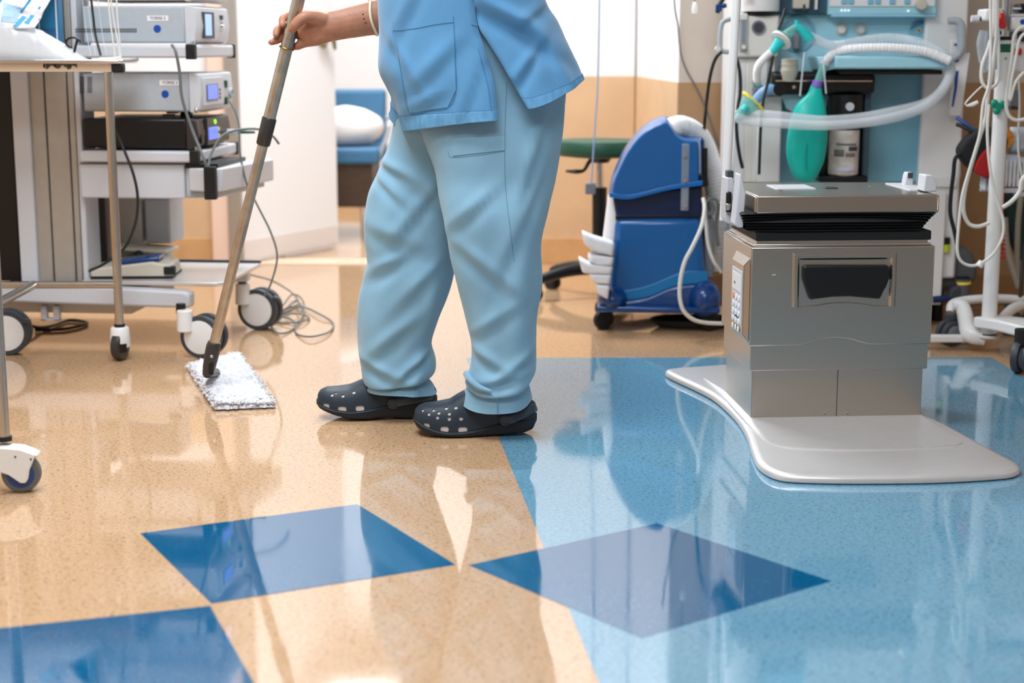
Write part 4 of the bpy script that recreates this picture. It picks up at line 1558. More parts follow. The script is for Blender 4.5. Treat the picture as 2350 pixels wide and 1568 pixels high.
sb = on_front(d1, L1, H1, 0.06, 0.16, H1 * 0.18, H1 * 0.86, 'screen_bezel', dk_grey)
on_front(d1, L1, H1, 0.066, 0.13, H1 * 0.25, H1 * 0.8, 'screen', screen_w, 0.0405)
MB().lathe([(0.012, 0), (0.011, 0.008), (0, 0.009)], Matrix.Translation(V((L1 + 0.015, 0.25, H1 * 0.5))) @ Matrix.Rotation(pi / 2, 4, 'Y'), 20).build('dial', chrome, d1)
on_front(d1, L1, H1, 0.24, 0.255, H1 * 0.68, H1 * 0.8, 'button', dk_grey)
fr2 = on_front(d2, L2, H2, 0.02, 0.22, H2 * 0.2, H2 * 0.88, 'display_panel', grey_lt, 0.0385)
fr2['label'] = 'raised panel around the blue screen'
on_front(d2, L2, H2, 0.04, 0.155, H2 * 0.3, H2 * 0.72, 'screen_bezel', blue_dk, 0.040)
on_front(d2, L2, H2, 0.05, 0.145, H2 * 0.34, H2 * 0.69, 'screen', screen_b, 0.041)
for z in (0.25, 0.68):
    on_front(d2, L2, H2, 0.245, 0.262, H2 * z - 0.01, H2 * z + 0.012, 'button', dark_green, 0.0395)
for z in (0.36, 0.46, 0.56):
    on_front(d2, L2, H2, 0.17, 0.185, H2 * z - 0.004, H2 * z + 0.004, 'small_button', dk_grey, 0.0395)
MB().lathe([(0.016, 0), (0.015, 0.006), (0.01, 0.007), (0.01, 0.004), (0, 0.004)], Matrix.Translation(V((L2 + 0.016, 0.3, H2 * 0.45))) @ Matrix.Rotation(pi / 2, 4, 'Y'), 20).build('dial', grey_pl, d2)
MB().ell((L2 + 0.0, -0.002, 0.012), (0.008, 0.008, 0.008)).build('corner_stud', chrome, d2)
on_front(d3, L3, H3, 0.075, 0.21, H3 * 0.12, H3 * 0.98, 'display_hood', charcoal, 0.040)
on_front(d3, L3, H3, 0.085, 0.18, H3 * 0.28, H3 * 0.68, 'screen', screen_b, 0.042)
on_front(d3, L3, H3, 0.185, 0.198, H3 * 0.52, H3 * 0.64, 'yellow_key', yellow_pl, 0.042)
on_front(d3, L3, H3, 0.185, 0.198, H3 * 0.3, H3 * 0.42, 'yellow_key', yellow_pl, 0.042)
MB().cyl((L3 + 0.012, 0.15, H3 * 0.84), (L3 + 0.024, 0.15, H3 * 0.84), 0.007, None, 14).build('power_lamp', mk('lit_green_lamp', (150, 240, 70), 0.3, emit=0.7), d3)
MB().cyl((L3 + 0.01, 0.03, H3 * 0.35), (L3 + 0.02, 0.03, H3 * 0.35), 0.014, None, 16).build('socket', black_pl, d3)
MB().cyl((L3 + 0.01, 0.3, H3 * 0.42), (L3 + 0.05, 0.3, H3 * 0.42), 0.010, 0.008, 12).build('plug', grey_lt, d3)
MB().cyl((L3 + 0.05, 0.3, H3 * 0.42), (L3 + 0.10, 0.305, H3 * 0.41), 0.006, 0.004, 12).build('plug_sleeve', dark_green, d3)
for y in (0.03, 0.2):
    MB().box((L3 - 0.10, y, H3), (L3 - 0.07, y + 0.03, H3 + 0.012)).build('rubber_foot', black_rb, d3)
MB().box((L2 - 0.10, 0.03, 0), (L2 - 0.07, 0.06, 0.006)).build('rubber_foot', black_rb, d2)
# side marks: label with lettering, blue sticker, vents
for t, L_, Hh, lx, lz, dx, dz in ((d1, L1, H1, 362, 42, 361, 66), (d2, L2, H2, 390, 190, 379, 216)):
    fz = Fr(t.location, RF.yaw)
    fz.M = wm(t)
    fz.I = fz.M.inverted()
    fz.o = fz.I @ CAMP
    x, z = fz.y(lx, lz, -0.0005)
    lb = MB().box((x - 0.031, -0.0012, z - 0.0075), (x + 0.031, 0.002, z + 0.0075)).build('name_label', paper, t, smooth=0)
    text('TORRE 2', 0.012, ink, lb, Matrix.Translation(V((x, -0.0016, z))) @ Matrix.Rotation(pi / 2, 4, 'X'))
    x, z = fz.y(dx, dz, -0.0005)
    MB().cyl((x, 0.002, z), (x, -0.0014, z), 0.0108, None, 24).build('round_sticker', blue_dot, t)
    if t is d1:
        xa, z = fz.y(175, 70, 0)
        xb_, _ = fz.y(312, 70, 0)
        n_ = 34
        vm = MB()
        for i in range(n_):
            x = lerp(xa, xb_, i / (n_ - 1))
            vm.box((x - 0.0018, -0.0008, z - 0.0055), (x + 0.0018, 0.001, z - 0.0008))
            vm.box((x - 0.0018, -0.0008, z + 0.0008), (x + 0.0018, 0.001, z + 0.0055))
        tag(vm.build('vent_slots', charcoal, t, smooth=0), None, None, kind='stuff')
    else:
        for cxp in (188, 206):
            vm = MB()
            for i in range(9):
                x, z = fz.y(cxp, 178 + i * 4.2, 0)
                vm.box((x - 0.007, -0.0008, z - 0.0013), (x + 0.007, 0.001, z + 0.0013))
            tag(vm.build('vent_slots', dk_grey, t, smooth=0), None, None, kind='stuff')
# drawer below the second shelf, right-hand arm with black block
rb((182, 374), (425, 457), 0.02, 0.36, 'drawer_housing', grey_lt, bev=0.005)
rb((182, 374), (425, 379), 0.017, 0.03, 'drawer_gap', mid_grey, bev=0)
rb((425, 386), (470, 455), 0.03, 0.32, 'drawer_side', grey_lt, bev=0.004)
xa, za = RF.y(470, 386, 0.0)
arm = MB()
arm.prism([(xa - 0.05, 0.0), (xa + 0.01, -0.02), (xa + 0.05, 0.0), (xa + 0.10, 0.40), (xa + 0.05, 0.40), (xa - 0.02, 0.03)], RF.y(470, 440, 0)[1], za, 'xy')
arm.build('tray_rim', grey_lt, rack, bevel=0.005)
arm = MB()
arm.prism([(xa - 0.06, 0.02), (xa + 0.03, 0.02), (xa + 0.07, 0.40), (xa - 0.03, 0.40)], RF.y(470, 456, 0)[1], RF.y(470, 442, 0)[1], 'xy')
arm.build('tray_base', grey_pl, rack, bevel=0.004)
rb((466, 383), (495, 459), -0.045, -0.02, 'cable_block', black_rb, bev=0.003)
rb((432, 376), (500, 386), 0.0, 0.3, 'dark_slot', black_pl, bev=0)
# grey box hanging lower
rb((330, 456), (392, 560), 0.30, 0.44, 'hanging_box', grey_pl, bev=0.006)
# lower tray (base shelf) and feet
zt = RF.z(300, 650, 0)[1]
xa, za = RF.y(188, 648, 0.0)
xb_, zb_ = RF.y(455, 655, 0.0)
zl = RF.y(455, 648, 0.0)[1]
x2 = RF.z(500, 655, zl)
MB().prism([(xa, 0.0), (x2[0] - 0.02, 0.0), (x2[0] + 0.0, 0.015), (x2[0] + 0.0, 0.43), (xa, 0.43)], zl - 0.012, zl, 'xy').build('base_tray', plate_m, rack, bevel=0.003)
MB().box((xa, 0.425, zl), (x2[0] + 0.0, 0.435, zl + 0.008)).build('tray_lip', dk_grey, rack, bevel=0.001)
zb0, zb1 = RF.y(300, 702, -0.01)[1], RF.y(300, 660, -0.01)[1]
xfa = RF.y(-80, 690, -0.01)[0]
xfb = RF.y(441, 690, -0.01)[0]
for yy, nm in ((-0.035, 'base_beam'), (0.44, 'base_beam')):
    m = MB()
    O = [(xfa, zb0 + 0.01), (xfb - 0.09, zb0), (xfb, zb0), (xfb, zb1 - 0.012), (xfb - 0.02, zb1 - 0.006), (lerp(xfa, xfb, 0.5), zb1 + 0.006), (xfa, zb1)]
    m.prism(O, yy, yy + 0.055)
    m.build(nm, grey_lt, rack, bevel=0.008, seg=3)
MB().box((xfa + 0.03, 0.02, zb0 - 0.03), (lerp(xfa, xfb, 0.72), 0.43, zb0 + 0.03)).build('base_box', beige_pl, rack, bevel=0.004)
m = MB()
xq = RF.y(120, 720, 0.015)
m.box((xq[0] - 0.03, 0.0, xq[1] - 0.02), (xq[0] - 0.012, 0.02, xq[1] + 0.025)).box((xq[0] + 0.008, 0.0, xq[1] - 0.02), (xq[0] + 0.026, 0.02, xq[1] + 0.025)).box((xq[0] - 0.03, 0.0, xq[1] - 0.02), (xq[0] + 0.026, 0.02, xq[1] - 0.012))
m.build('socket_bracket', grey_lt, rack, bevel=0.002)
for px, pt, pb, Y in ((464, 724, 822, fl(464, 822).y), (593, 663, 757, fl(593, 757).y), (18, 712, 815, fl(18, 815).y)):
    twin_caster(rack, px, pt, pb, Y, ang=radians(-14 if px > 100 else 5))
for px, py, Y in ((415, 705, fl(464, 822).y + 0.02), (556, 645, fl(593, 757).y + 0.02)):
    MB().cyl(at(px, py + 14, Y), at(px, py - 8, Y), 0.014, None, 16).build('caster_pin', black_pl, rack, True)
# rear foot end seen past the mop
g = at(556, 632, fl(593, 757).y + 0.0)
MB().box((g.x - 0.05, g.y - 0.03, g.z - 0.017), (g.x + 0.022, g.y + 0.03, g.z + 0.017)).build('beam_end', grey_lt, rack, True, bevel=0.006)
# the foot switches lying on the base tray
PWf = Fr(RF.M @ V((RF.z(210, 640, zl)[0], 0.03, zl)), RF.yaw + radians(8))
ft = thing('foot_switch', 'beige twin foot switch with black trim lying on the tower base tray', 'foot switch', PWf)
m = MB()
m.prism([(0, 0.0), (0, 0.03), (0.06, 0.036), (0.18, 0.05), (0.235, 0.04), (0.24, 0.0)], 0, 0.16)
m.build('foot_switch_body', beige_pl, ft, bevel=0.006)
MB().box((0.0, -0.004, 0.0), (0.24, 0.164, 0.008)).build('rubber_base', black_rb, ft, bevel=0.002)
MB().box((0.215, -0.006, 0.012), (0.248, 0.02, 0.036)).build('end_cap', black_rb, ft, bevel=0.003)
MB().obox((0.14, 0.06, 0.052), (0.12, 0.1, 0.012), Matrix.Rotation(radians(-6), 3, 'Y')).build('blue_pedal', blue_dk, ft, bevel=0.004)
PW2 = Fr(RF.M @ V((RF.z(300, 612, zl)[0], 0.22, zl)), RF.yaw)
ft2 = thing('foot_pedal', 'beige raised foot pedal with black knob behind the twin foot switch', 'foot switch', PW2)
MB().box((0, 0, 0.0), (0.12, 0.14, 0.04)).build('pedal_base', beige_pl, ft2, bevel=0.005)
MB().obox((0.06, 0.06, 0.062), (0.17, 0.13, 0.012), Matrix.Rotation(radians(4), 3, 'Y')).build('pedal_plate', beige_pl, ft2, bevel=0.005)
MB().ell((0.06, -0.01, 0.05), (0.014, 0.014, 0.014)).build('pedal_knob', black_pl, ft2)

# ---------------------------------------------------------------- cables of the tower


def cable(name, pts, r, mat, label, cat='cable', group=None, n=8, sm=8):
    """pts: (px, py, Y)"""
    return tag(MB().tube([at(*p) for p in pts], r, n, sm).build(name, mat, smooth=80), label, cat, group)


Yk = 4.62
cable('device_cable', [(395, 104, 4.60), (403, 118, 4.57), (412, 165, 4.57), (418, 225, 4.565), (440, 295, 4.56), (466, 360, 4.53), (474, 382, 4.53)], 0.0045, cable_gr, 'grey cable hanging down the tower from the upper shelf to the black block')
cable('device_cable', [(478, 382, 4.53), (486, 350, 4.56), (510, 312, 4.6), (548, 298, 4.66), (595, 297, 4.7), (625, 312, 4.72), (640, 330, 4.74)], 0.0035, cable_gr, 'grey cable arching from the black block towards the mop handle')
cable('mains_cable', [(527, 232, 4.86), (540, 255, 4.84), (549, 290, 4.82), (550, 330, 4.80), (553, 365, 4.79), (566, 420, 4.79), (590, 470, 4.79), (622, 535, 4.80), (636, 590, 4.80), (622, 650, 4.80), (606, 680, 4.80)], 0.003, cable_gr, 'thin dark cord dropping past the mop handle to the far caster')
cable('mains_cable', [(262, 290, 4.63), (285, 345, 4.60), (306, 400, 4.59), (316, 455, 4.59), (310, 515, 4.6), (285, 570, 4.62), (240, 605, 4.62), (205, 622, 4.66)], 0.0042, cable_b, 'black cord hanging below the drawer and running to the foot switch')
tag(MB().tube([fl(556, 624, 0.15), fl(580, 632, 0.12), fl(625, 645, 0.07), fl(670, 672, 0.03), fl(690, 700, 0.012), fl(697, 715, 0.006)], 0.003, 8, 8).build('mains_cable', cable_gr), 'thin cord leaving the tower base tray for the tangle on the floor', 'cable')
rnd = random.Random(7)
lp = [(620, 712), (600, 690), (590, 700), (596, 722), (625, 735), (650, 700), (672, 676), (695, 690), (694, 725), (672, 756), (640, 765), (622, 745), (640, 725), (690, 705), (735, 722), (764, 742), (755, 762), (712, 773), (680, 765), (676, 740), (650, 728), (625, 735), (655, 742), (690, 738), (710, 732), (695, 722), (660, 722), (632, 738), (650, 712), (684, 700), (680, 690), (660, 706), (630, 727), (612, 720)]
pts = []
for i, (px, py) in enumerate(lp):
    pts.append(fl(px, py, 0.0035 + 0.004 * (i % 3) + (0.02 if i in (5, 6, 7, 29, 30) else 0)))
tag(MB().tube(pts, 0.003, 8, 8).build('looped_cable', cable_gr), 'tangled loops of thin grey cord on the floor beside the tower wheel', 'cable')
tag(MB().tube([fl(60, 745, 0.03), fl(90, 752, 0.012), fl(120, 748, 0.006), fl(160, 735, 0.006), fl(200, 742, 0.006), fl(150, 755, 0.006), fl(80, 758, 0.006)], 0.005, 8, 6).build('floor_cable', cable_b), 'black cable lying on the floor beneath the tower base', 'cable')

# ---------------------------------------------------------------- stainless instrument trolley
fl_ = fl(278, 826)
TYf = fl_.y
trol = thing('instrument_trolley', 'stainless steel tube trolley with tray top and white casters at the left edge', 'trolley', (fl_.x, TYf, 0))


def wcaster(par, c, yaw, R_, hub):
    """hooded swivel caster: c floor contact, yaw rolling direction"""
    Mx = Matrix.Translation(V((c.x, c.y, R_))) @ Matrix.Rotation(yaw, 4, 'Z')
    hood = MB()
    w_ = R_ * 0.42
    out = [(R_ * a, R_ * b) for a, b in ((-1.75, 0.5), (-1.72, 1.25), (-1.0, 1.5), (0.1, 1.38), (0.72, 1.12), (0.8, 0.95), (0.66, 0.6), (0.5, 0.25), (0.42, -0.2), (0.28, -0.42), (0.02, -0.42), (-0.55, 0.02))]
    for s in (-1, 1):
        hood.prism(out, s * w_ - s * 0.004, s * (w_ + 0.006))
    hood.prism([(-R_ * 1.75, R_ * 0.62), (-R_ * 1.7, R_ * 1.22), (-R_ * 0.9, R_ * 1.47), (0.1 * R_, R_ * 1.38), (R_ * 0.95, R_ * 1.02), (R_ * 0.9, R_ * 0.92), (0, R_ * 1.2), (-R_ * 0.8, R_ * 1.2), (-R_ * 1.2, R_ * 0.6)], -w_ - 0.004, w_ + 0.004)
    hood.v = [Mx @ p for p in hood.v]
    root = hood.build('caster', white_pl, par, True, bevel=0.003)
    M2 = Mx @ Matrix.Rotation(pi / 2, 4, 'X')
    MB().lathe([(R_ * 0.72, -w_ * 0.8), (R_ * 0.95, -w_ * 0.72), (R_, -w_ * 0.4), (R_, w_ * 0.4), (R_ * 0.95, w_ * 0.72), (R_ * 0.72, w_ * 0.8)], M2, 36).build('tyre', tyre_grey, root, True)
    MB().lathe([(0, -w_ * 0.84), (R_ * 0.72, -w_ * 0.84), (R_ * 0.72, w_ * 0.84), (0, w_ * 0.84)], M2, 30).build('wheel_hub', hub, root, True)
    MB().cyl(M2 @ V((0, 0, -w_ * 1.3)), M2 @ V((0, 0, w_ * 1.3)), R_ * 0.13, None, 14).build('axle_bolt', dk_grey, root, True)
    for dx, dz in ((-0.15, 1.0), (0.62, 0.85)):
        MB().cyl(Mx @ V((R_ * dx, -w_ - 0.0075, R_ * dz)), Mx @ V((R_ * dx, -w_, R_ * dz)), R_ * 0.05, None, 10).build('rivet', dk_grey, root, True)
    return root


# far caster seen end-on, near caster seen from the side
m = MB()
cx_ = fl_.x
hz = at(278, 750, TYf).z
R1 = at(278, 790, TYf).z * 0.92
hw = 0.026
hd_ = []
for z, r0 in ((R1 * 0.9, 0.028), (R1 * 1.5, 0.0275), (hz - 0.004, 0.025), (hz, 0.022)):
    hd_.append([V((cx_ + r0 * cos(2 * pi * k / 28), TYf + r0 * 1.15 * sin(2 * pi * k / 28), z)) for k in range(28)])
m.loft(hd_)
c1_ = m.build('caster', white_pl, trol, True, bevel=0.002)
M2 = Matrix.Translation(V((cx_, TYf - 0.004, R1))) @ Matrix.Rotation(radians(78), 4, 'Z') @ Matrix.Rotation(pi / 2, 4, 'X')
MB().lathe([(0, -0.0125), (R1 * 0.8, -0.0125), (R1 * 0.96, -0.011), (R1, -0.005), (R1, 0.005), (R1 * 0.96, 0.011), (R1 * 0.8, 0.0125), (0, 0.0125)], M2, 32).build('tyre', charcoal, c1_, True)
MB().lathe([(0.0235, 0.0), (0.0235, R1 * 0.6)], Matrix.Translation(V((cx_, TYf - 0.012, R1 * 0.62))), 20).build('wheel_recess', black_pl, c1_, True)
topY = TYf - 0.02
pl0, pl1 = at(272, 742, TYf), at(247, 166, TYf)
MB().cyl(V((cx_, TYf, hz)), V((cx_ - 0.0, TYf, at(250, 160, TYf).z)), 0.0125, None, 20).build('leg', steel, trol, True)
MB().cyl(V((cx_, TYf, hz - 0.003)), V((cx_, TYf, hz + 0.008)), 0.015, None, 20).build('leg_sleeve', black_rb, trol, True)
zbar = at(170, 654, TYf).z
jx = at(76, 652, TYf).x
MB().cyl(V((cx_, TYf, zbar)), V((jx - 0.5, TYf, zbar)), 0.0105, None, 18).build('cross_bar', steel, trol, True)
nr = fl(52, 1128)
nl = at(9, 1008, nr.y + 0.012)
MB().tube([V((jx, TYf, zbar)), V((jx + 0.02, lerp(TYf, nr.y, 0.97), zbar))], 0.0125, 18).build('long_bar', steel, trol, True)
MB().cyl(V((jx - 0.3, nr.y + 0.03, zbar)), V((nl.x, nr.y + 0.012, zbar)), 0.0105, None, 18).build('cross_bar', steel, trol, True)
MB().cyl(V((jx - 0.5, TYf, 0.02)), V((jx - 0.5, TYf, at(250, 160, TYf).z)), 0.0125, None, 18).build('leg', steel, trol, True)
MB().cyl(V((nl.x, nr.y + 0.012, nl.z)), V((nl.x, nr.y + 0.012, 0.79)), 0.0128, None, 20).build('leg', steel, trol, True)
zr = 0.785
MB().tube([V((nl.x, nr.y + 0.012, zr - 0.03)), V((nl.x - 0.004, nr.y + 0.012, zr - 0.006)), V((nl.x - 0.03, nr.y + 0.012, zr)), V((jx - 0.42, nr.y + 0.012, zr)), V((jx - 0.445, nr.y + 0.02, zr)), V((jx - 0.45, nr.y + 0.05, zr)), V((jx - 0.45, TYf + 0.02, zr))], 0.0126, 16, 1).build('push_rail', steel, trol, True)
MB().cyl(V((jx - 0.42, nr.y + 0.012, 0.02)), V((jx - 0.42, nr.y + 0.012, zr)), 0.0126, None, 18).build('leg', steel, trol, True)
MB().cyl(V((nl.x, nr.y + 0.012, nl.z - 0.003)), V((nl.x, nr.y + 0.012, nl.z + 0.006)), 0.016, None, 20).build('leg_sleeve', black_rb, trol, True)
wcaster(trol, nr, radians(6), at(52, 1040, nr.y).z / 2.05, blue_dk)
# tray top
ztop, zbt = at(150, 146, topY).z, at(150, 165, topY).z
xt = at(256, 156, topY).x
MB().box((-2.1, topY, zbt), (xt, topY + 0.16, ztop)).build('tray_apron', mk('cream_reflecting_steel', (226, 206, 184), 0.35, 0.5), trol, True, bevel=0.002)  # cream reflection is painted into the steel's base colour
m = MB()
xe = at(282, 140, topY).x
m.box((-2.1, topY - 0.012, ztop), (xe - 0.004, topY + 0.19, ztop + 0.004))
m.tube([V((-2.1, topY - 0.012, ztop + 0.006)), V((xe - 0.01, topY - 0.012, ztop + 0.006)), V((xe - 0.003, topY - 0.004, ztop + 0.007)), V((xe - 0.003, topY + 0.19, ztop + 0.009))], 0.004, 10)
m.build('tray_top', chrome, trol, True, bevel=0.001)
MB().box((xt, topY - 0.006, zbt - 0.002), (xe, topY + 0.03, ztop)).build('corner_bumper', black_rb, trol, True, bevel=0.006, seg=3)
rd = random.Random(2)
m = MB()
for i in range(26):
    px = 100 + i * 3.0 + rd.uniform(-1, 1)
    hgt = 0.004 + 0.009 * (0.5 + 0.5 * sin(i * 0.75)) + rd.uniform(0, 0.003)
    a_ = at(px, 147, topY)
    m.box((a_.x - 0.0022, topY - 0.0006, ztop - hgt), (a_.x + 0.0022, topY + 0.001, ztop))
m.build('dark_drip_stain', mk('dark_stain', (86, 78, 66), 0.6), trol, True, smooth=0)

# wires standing over the tray, white plastic bag and the blue carton behind
for i, (a, b, Y) in enumerate((((246, -40), (263, 126), topY + 0.02), ((250, -40), (275, 124), topY + 0.05), ((266, -40), (277, 122), topY + 0.08))):
    cable('hanging_tube', [(a[0], a[1], Y), (lerp(a[0], b[0], 0.5) - 2, lerp(a[1], b[1], 0.5), Y), (b[0], b[1], Y), (b[0] - 6, b[1] + 9, Y - 0.01), (b[0] - 50, b[1] + 12, Y - 0.02)], 0.0022, cable_w, 'thin white tube hanging onto the trolley tray, ' + ('left of three', 'middle of three', 'right of three')[i], 'tube', 'white tubes over the trolley tray')
cable('hanging_wire', [(206, -30, topY + 0.12), (214, 40, topY + 0.12), (219, 80, topY + 0.12), (231, 127, topY + 0.1)], 0.0034, cable_b, 'thin black wire hanging behind the white tubes over the trolley')
for i, px in enumerate((186, 198, 222)):
    cable('clear_thread', [(px, -30, topY + 0.1), (px + 10, 60, topY + 0.1), (px + 22, 128, topY + 0.08)], 0.0011, tube_c, 'clear thin tube hanging over the trolley tray, %s of three' % ('leftmost', 'middle', 'rightmost')[i], 'tube', 'clear tubes over the trolley tray')
bx = thing('blue_carton', 'blue plastic holder standing on the trolley tray behind the white bag', 'box', at(100, 138, topY + 0.14))
b0, b1 = at(84, 140, topY + 0.13), at(131, -25, topY + 0.13)
MB().box((b0.x, topY + 0.13, ztop + 0.005), (b1.x, topY + 0.18, b1.z)).build('carton_body', smoke_blue, bx, True, bevel=0.004)
for px in (90, 130):
    q = at(px, 60, topY + 0.128)
    MB().box((q.x - 0.002, topY + 0.126, ztop + 0.006), (q.x + 0.002, topY + 0.132, b1.z)).build('carton_edge', grey_lt, bx, True, bevel=0.0008)
q0, q1 = at(94, 66, topY + 0.127), at(127, 100, topY + 0.127)
MB().box((q0.x, topY + 0.126, q1.z), (q1.x, topY + 0.131, q0.z)).build('carton_label', mk('dark_blue_label', (16, 84, 124), 0.5), bx, True, smooth=0)
cl = MB()
q = at(168, 98, topY + 0.05)
cl.tube([q + V((0.02 * cos(a), 0, 0.014 * sin(a))) for a in [2 * pi * i / 14 for i in range(11)]], 0.003, 8)
cl.tube([q + V((0.012, 0, 0.01)), q + V((0.0, 0, -0.03))], 0.0035, 8)
tag(cl.build('black_clip', black_pl), 'small black clip on the clear tube at the trolley tray', 'clip')

bag = thing('plastic_bag', 'white plastic supply bag with blue print slumped on the trolley tray', 'bag', at(40, 138, topY + 0.06))
OUT = [(-80, 137), (-80, -60), (20, -70), (150, -50), (137, 0), (125, 20), (100, 48), (78, 66), (100, 78), (135, 92), (160, 112), (184, 137)]
# a slumped pillow shape: lower heap and an upper sheet leaning back
def heap(u, v):
    X = lerp(at(-110, 137, topY).x, at(186, 137, topY).x, u)
    Yd = lerp(topY + 0.005, topY + 0.125, v)
    prof = max(0.0, sin(pi * (0.5 + 0.5 * u) ** 1.0)) if u > 0 else 1
    hgt = 0.135 * (1 - u ** 2.2) * (0.25 + 0.75 * sin(pi * min(1, v * 0.95 + 0.05)) ** 0.6)
    hgt += 0.010 * noise.noise(V((X * 22, Yd * 22, 1))) * (1 - u) + 0.006 * noise.noise(V((X * 60 + Yd * 30, Yd * 40, 4))) * (1 - u ** 2)
    hgt *= min(1, v * 7) ** 0.5 * min(1, (1 - v) * 7) ** 0.5
    return V((X, Yd, ztop + 0.005 + max(0, hgt)))


m = MB()
m.grid(70, 30, heap)
m.build('bag_lower', bag_m, bag, True, smooth=80, fix=False, solid=0.0015)


def sheet(u, v):
    pxl = lerp(-130, lerp(80, 152, v ** 0.9), u)
    py = lerp(70 - 6 * u, -80, v)
    Y = topY + 0.02 + 0.10 * v
    p = at(pxl, py, Y)
    return p + V((0, 0.012 * noise.noise(V((u * 5 + v * 3, v * 4, 2))) + 0.006 * noise.noise(V((u * 14, v * 9 + u * 6, 5))), 0))


m = MB()
m.grid(50, 40, sheet)
sh_ = m.build('bag_upper', mk('bag_film', (234, 233, 236), 0.3, bump=(20, 0.2)), bag, True, smooth=80, fix=False, solid=0.0015)
bS = Surf(sh_)
for qd, mt, nm in ((((46, 28), (50, 31), (76, -4), (70, -4)), blue_ink, 'print_bar'), (((-6, 9), (-2, 12), (10, -6), (4, -6)), blue_ink, 'print_bar'), (((30, 62), (38, 66), (62, 40), (52, 37)), mk('mid_blue_print', (80, 178, 214), 0.5), 'print_block'), (((56, 53), (65, 57), (80, 36), (72, 34)), MATS['mid_blue_print'], 'print_block'), (((2, 50), (36, 54), (52, 18), (8, 6)), pale_ink, 'print_patch'), (((88, 46), (92, 49), (95, 45), (91, 43)), blue_ink, 'print_dot'), (((87, 20), (91, 22), (95, 17), (91, 15)), blue_ink, 'print_ring')):
    bS.patch(qd, 6, 6, 0.002, 0.0012).build(nm, mt, sh_, True, smooth=0)
if True:
    P_ = [bS.hit(px, py, 0.0035) for px, py in ((34, 58), (39, 52), (44, 46), (60, 50), (66, 43))]
    for i, p in enumerate(P_):
        if p:
            MB().obox(p, (0.010, 0.0008, 0.0016), Matrix.Rotation(radians(-20), 3, 'Y')).build('print_line', paper, sh_, True, smooth=0)
# ---------------------------------------------------------------- next room: chair with pillow
CF = Fr((at(872, 400, 7.3).x - 0.56, 7.28, 0), 0)
ch = thing('armchair', 'blue upholstered chair on a dark brown box base in the next room', 'chair', CF)
zs1, zs0 = CF.y(830, 340, 0.0)[1], CF.y(830, 378, 0.0)[1]
zbt = CF.y(830, 476, 0.03)[1]
CWX = 0.56
MB().box((0, 0, zs0), (CWX, 0.5, zs1)).build('seat_cushion', chair_bl, ch, bevel=0.02, seg=3)
zt_ = CF.y(830, 206, 0.42)[1]
m = MB()
m.prism([(0.42, zs1 - 0.01), (0.50, zs1 - 0.01), (0.56, zt_), (0.48, zt_)], 0.0, CWX - 0.005, 'yz')
m.build('backrest', chair_bl, ch, bevel=0.02, seg=3)
MB().box((0.015, 0.03, zbt), (CWX - 0.035, 0.47, zs0)).build('box_base', chair_br, ch, bevel=0.004)
for x in (0.05, CWX - 0.08):
    for y in (0.06, 0.43):
        MB().cyl((x, y, 0), (x, y, zbt + 0.01), 0.014, 0.018, 12).build('leg', chrome, ch)
xa_, za_ = CF.y(872, 271, 0.44)
MB().tube([(xa_ - 0.02, 0.46, za_), (xa_ + 0.06, 0.44, za_), (xa_ + 0.07, 0.1, za_ - 0.01), (xa_ + 0.065, 0.05, za_ - 0.05), (xa_ + 0.02, 0.05, zs0 + 0.02)], 0.009, 10, 4).build('armrest', grey_pl, ch)
pw = MB()
pc_ = CF.y(815, 310, 0.22)
pw.ell((0, 0, 0), (0.20, 0.17, 0.096), 28, 18)
pw.v = [V((p.x * (1 + 0.05 * noise.noise(p * 9)), p.y, p.z * (1 + 0.12 * noise.noise(p * 12 + V((3, 0, 0)))))) for p in pw.v]
pw.v = [CF.M @ (p + V((CWX - 0.19, 0.22, zs1 + 0.083))) for p in pw.v]
tag(pw.build('pillow', pillow_m, smooth=80), 'white pillow lying on the blue chair in the next room', 'pillow')

# ---------------------------------------------------------------- green stool
st0 = at(1377, 340, 5.62)
stool = thing('swivel_stool', 'round dark green swivel stool on a black star base behind the trousers', 'stool', (st0.x, st0.y, 0))


def sz(py, Y=5.62):
    return at(1377, py, Y).z


MB().lathe([(0.0, 0), (0.10, 0.0), (0.148, 0.006), (0.158, 0.02), (0.158, sz(322) - sz(360) - 0.012), (0.150, sz(322) - sz(360)), (0, sz(322) - sz(360) + 0.003)], Matrix.Translation(V((0, 0, sz(360)))), 40).build('seat', dark_green, stool)
MB().lathe([(0.03, 0), (0.045, 0.02)], Matrix.Translation(V((0, 0, sz(360) - 0.02)))).build('seat_mount', black_pl, stool)
MB().cyl((0, 0, sz(430)), (0, 0, sz(362)), 0.0135, None, 16).build('gas_column', chrome, stool)
MB().cyl((0, 0, 0.11), (0, 0, sz(430)), 0.024, 0.026, 18).build('column_cover', black_pl, stool)
lv = [at(px, py, 5.58) - stool.location for px, py in ((1365, 362), (1352, 372), (1340, 391), (1322, 394), (1298, 393))]
MB().tube([V(p) for p in lv], [0.008, 0.007, 0.006, 0.008, 0.004], 8, 5).build('height_lever', black_pl, stool)
MB().cyl((0, 0, 0.08), (0, 0, 0.13), 0.035, None, 18).build('base_hub', black_pl, stool)
ft_ = fl(1268, 664) - stool.location
a0 = atan2(ft_.y, ft_.x)
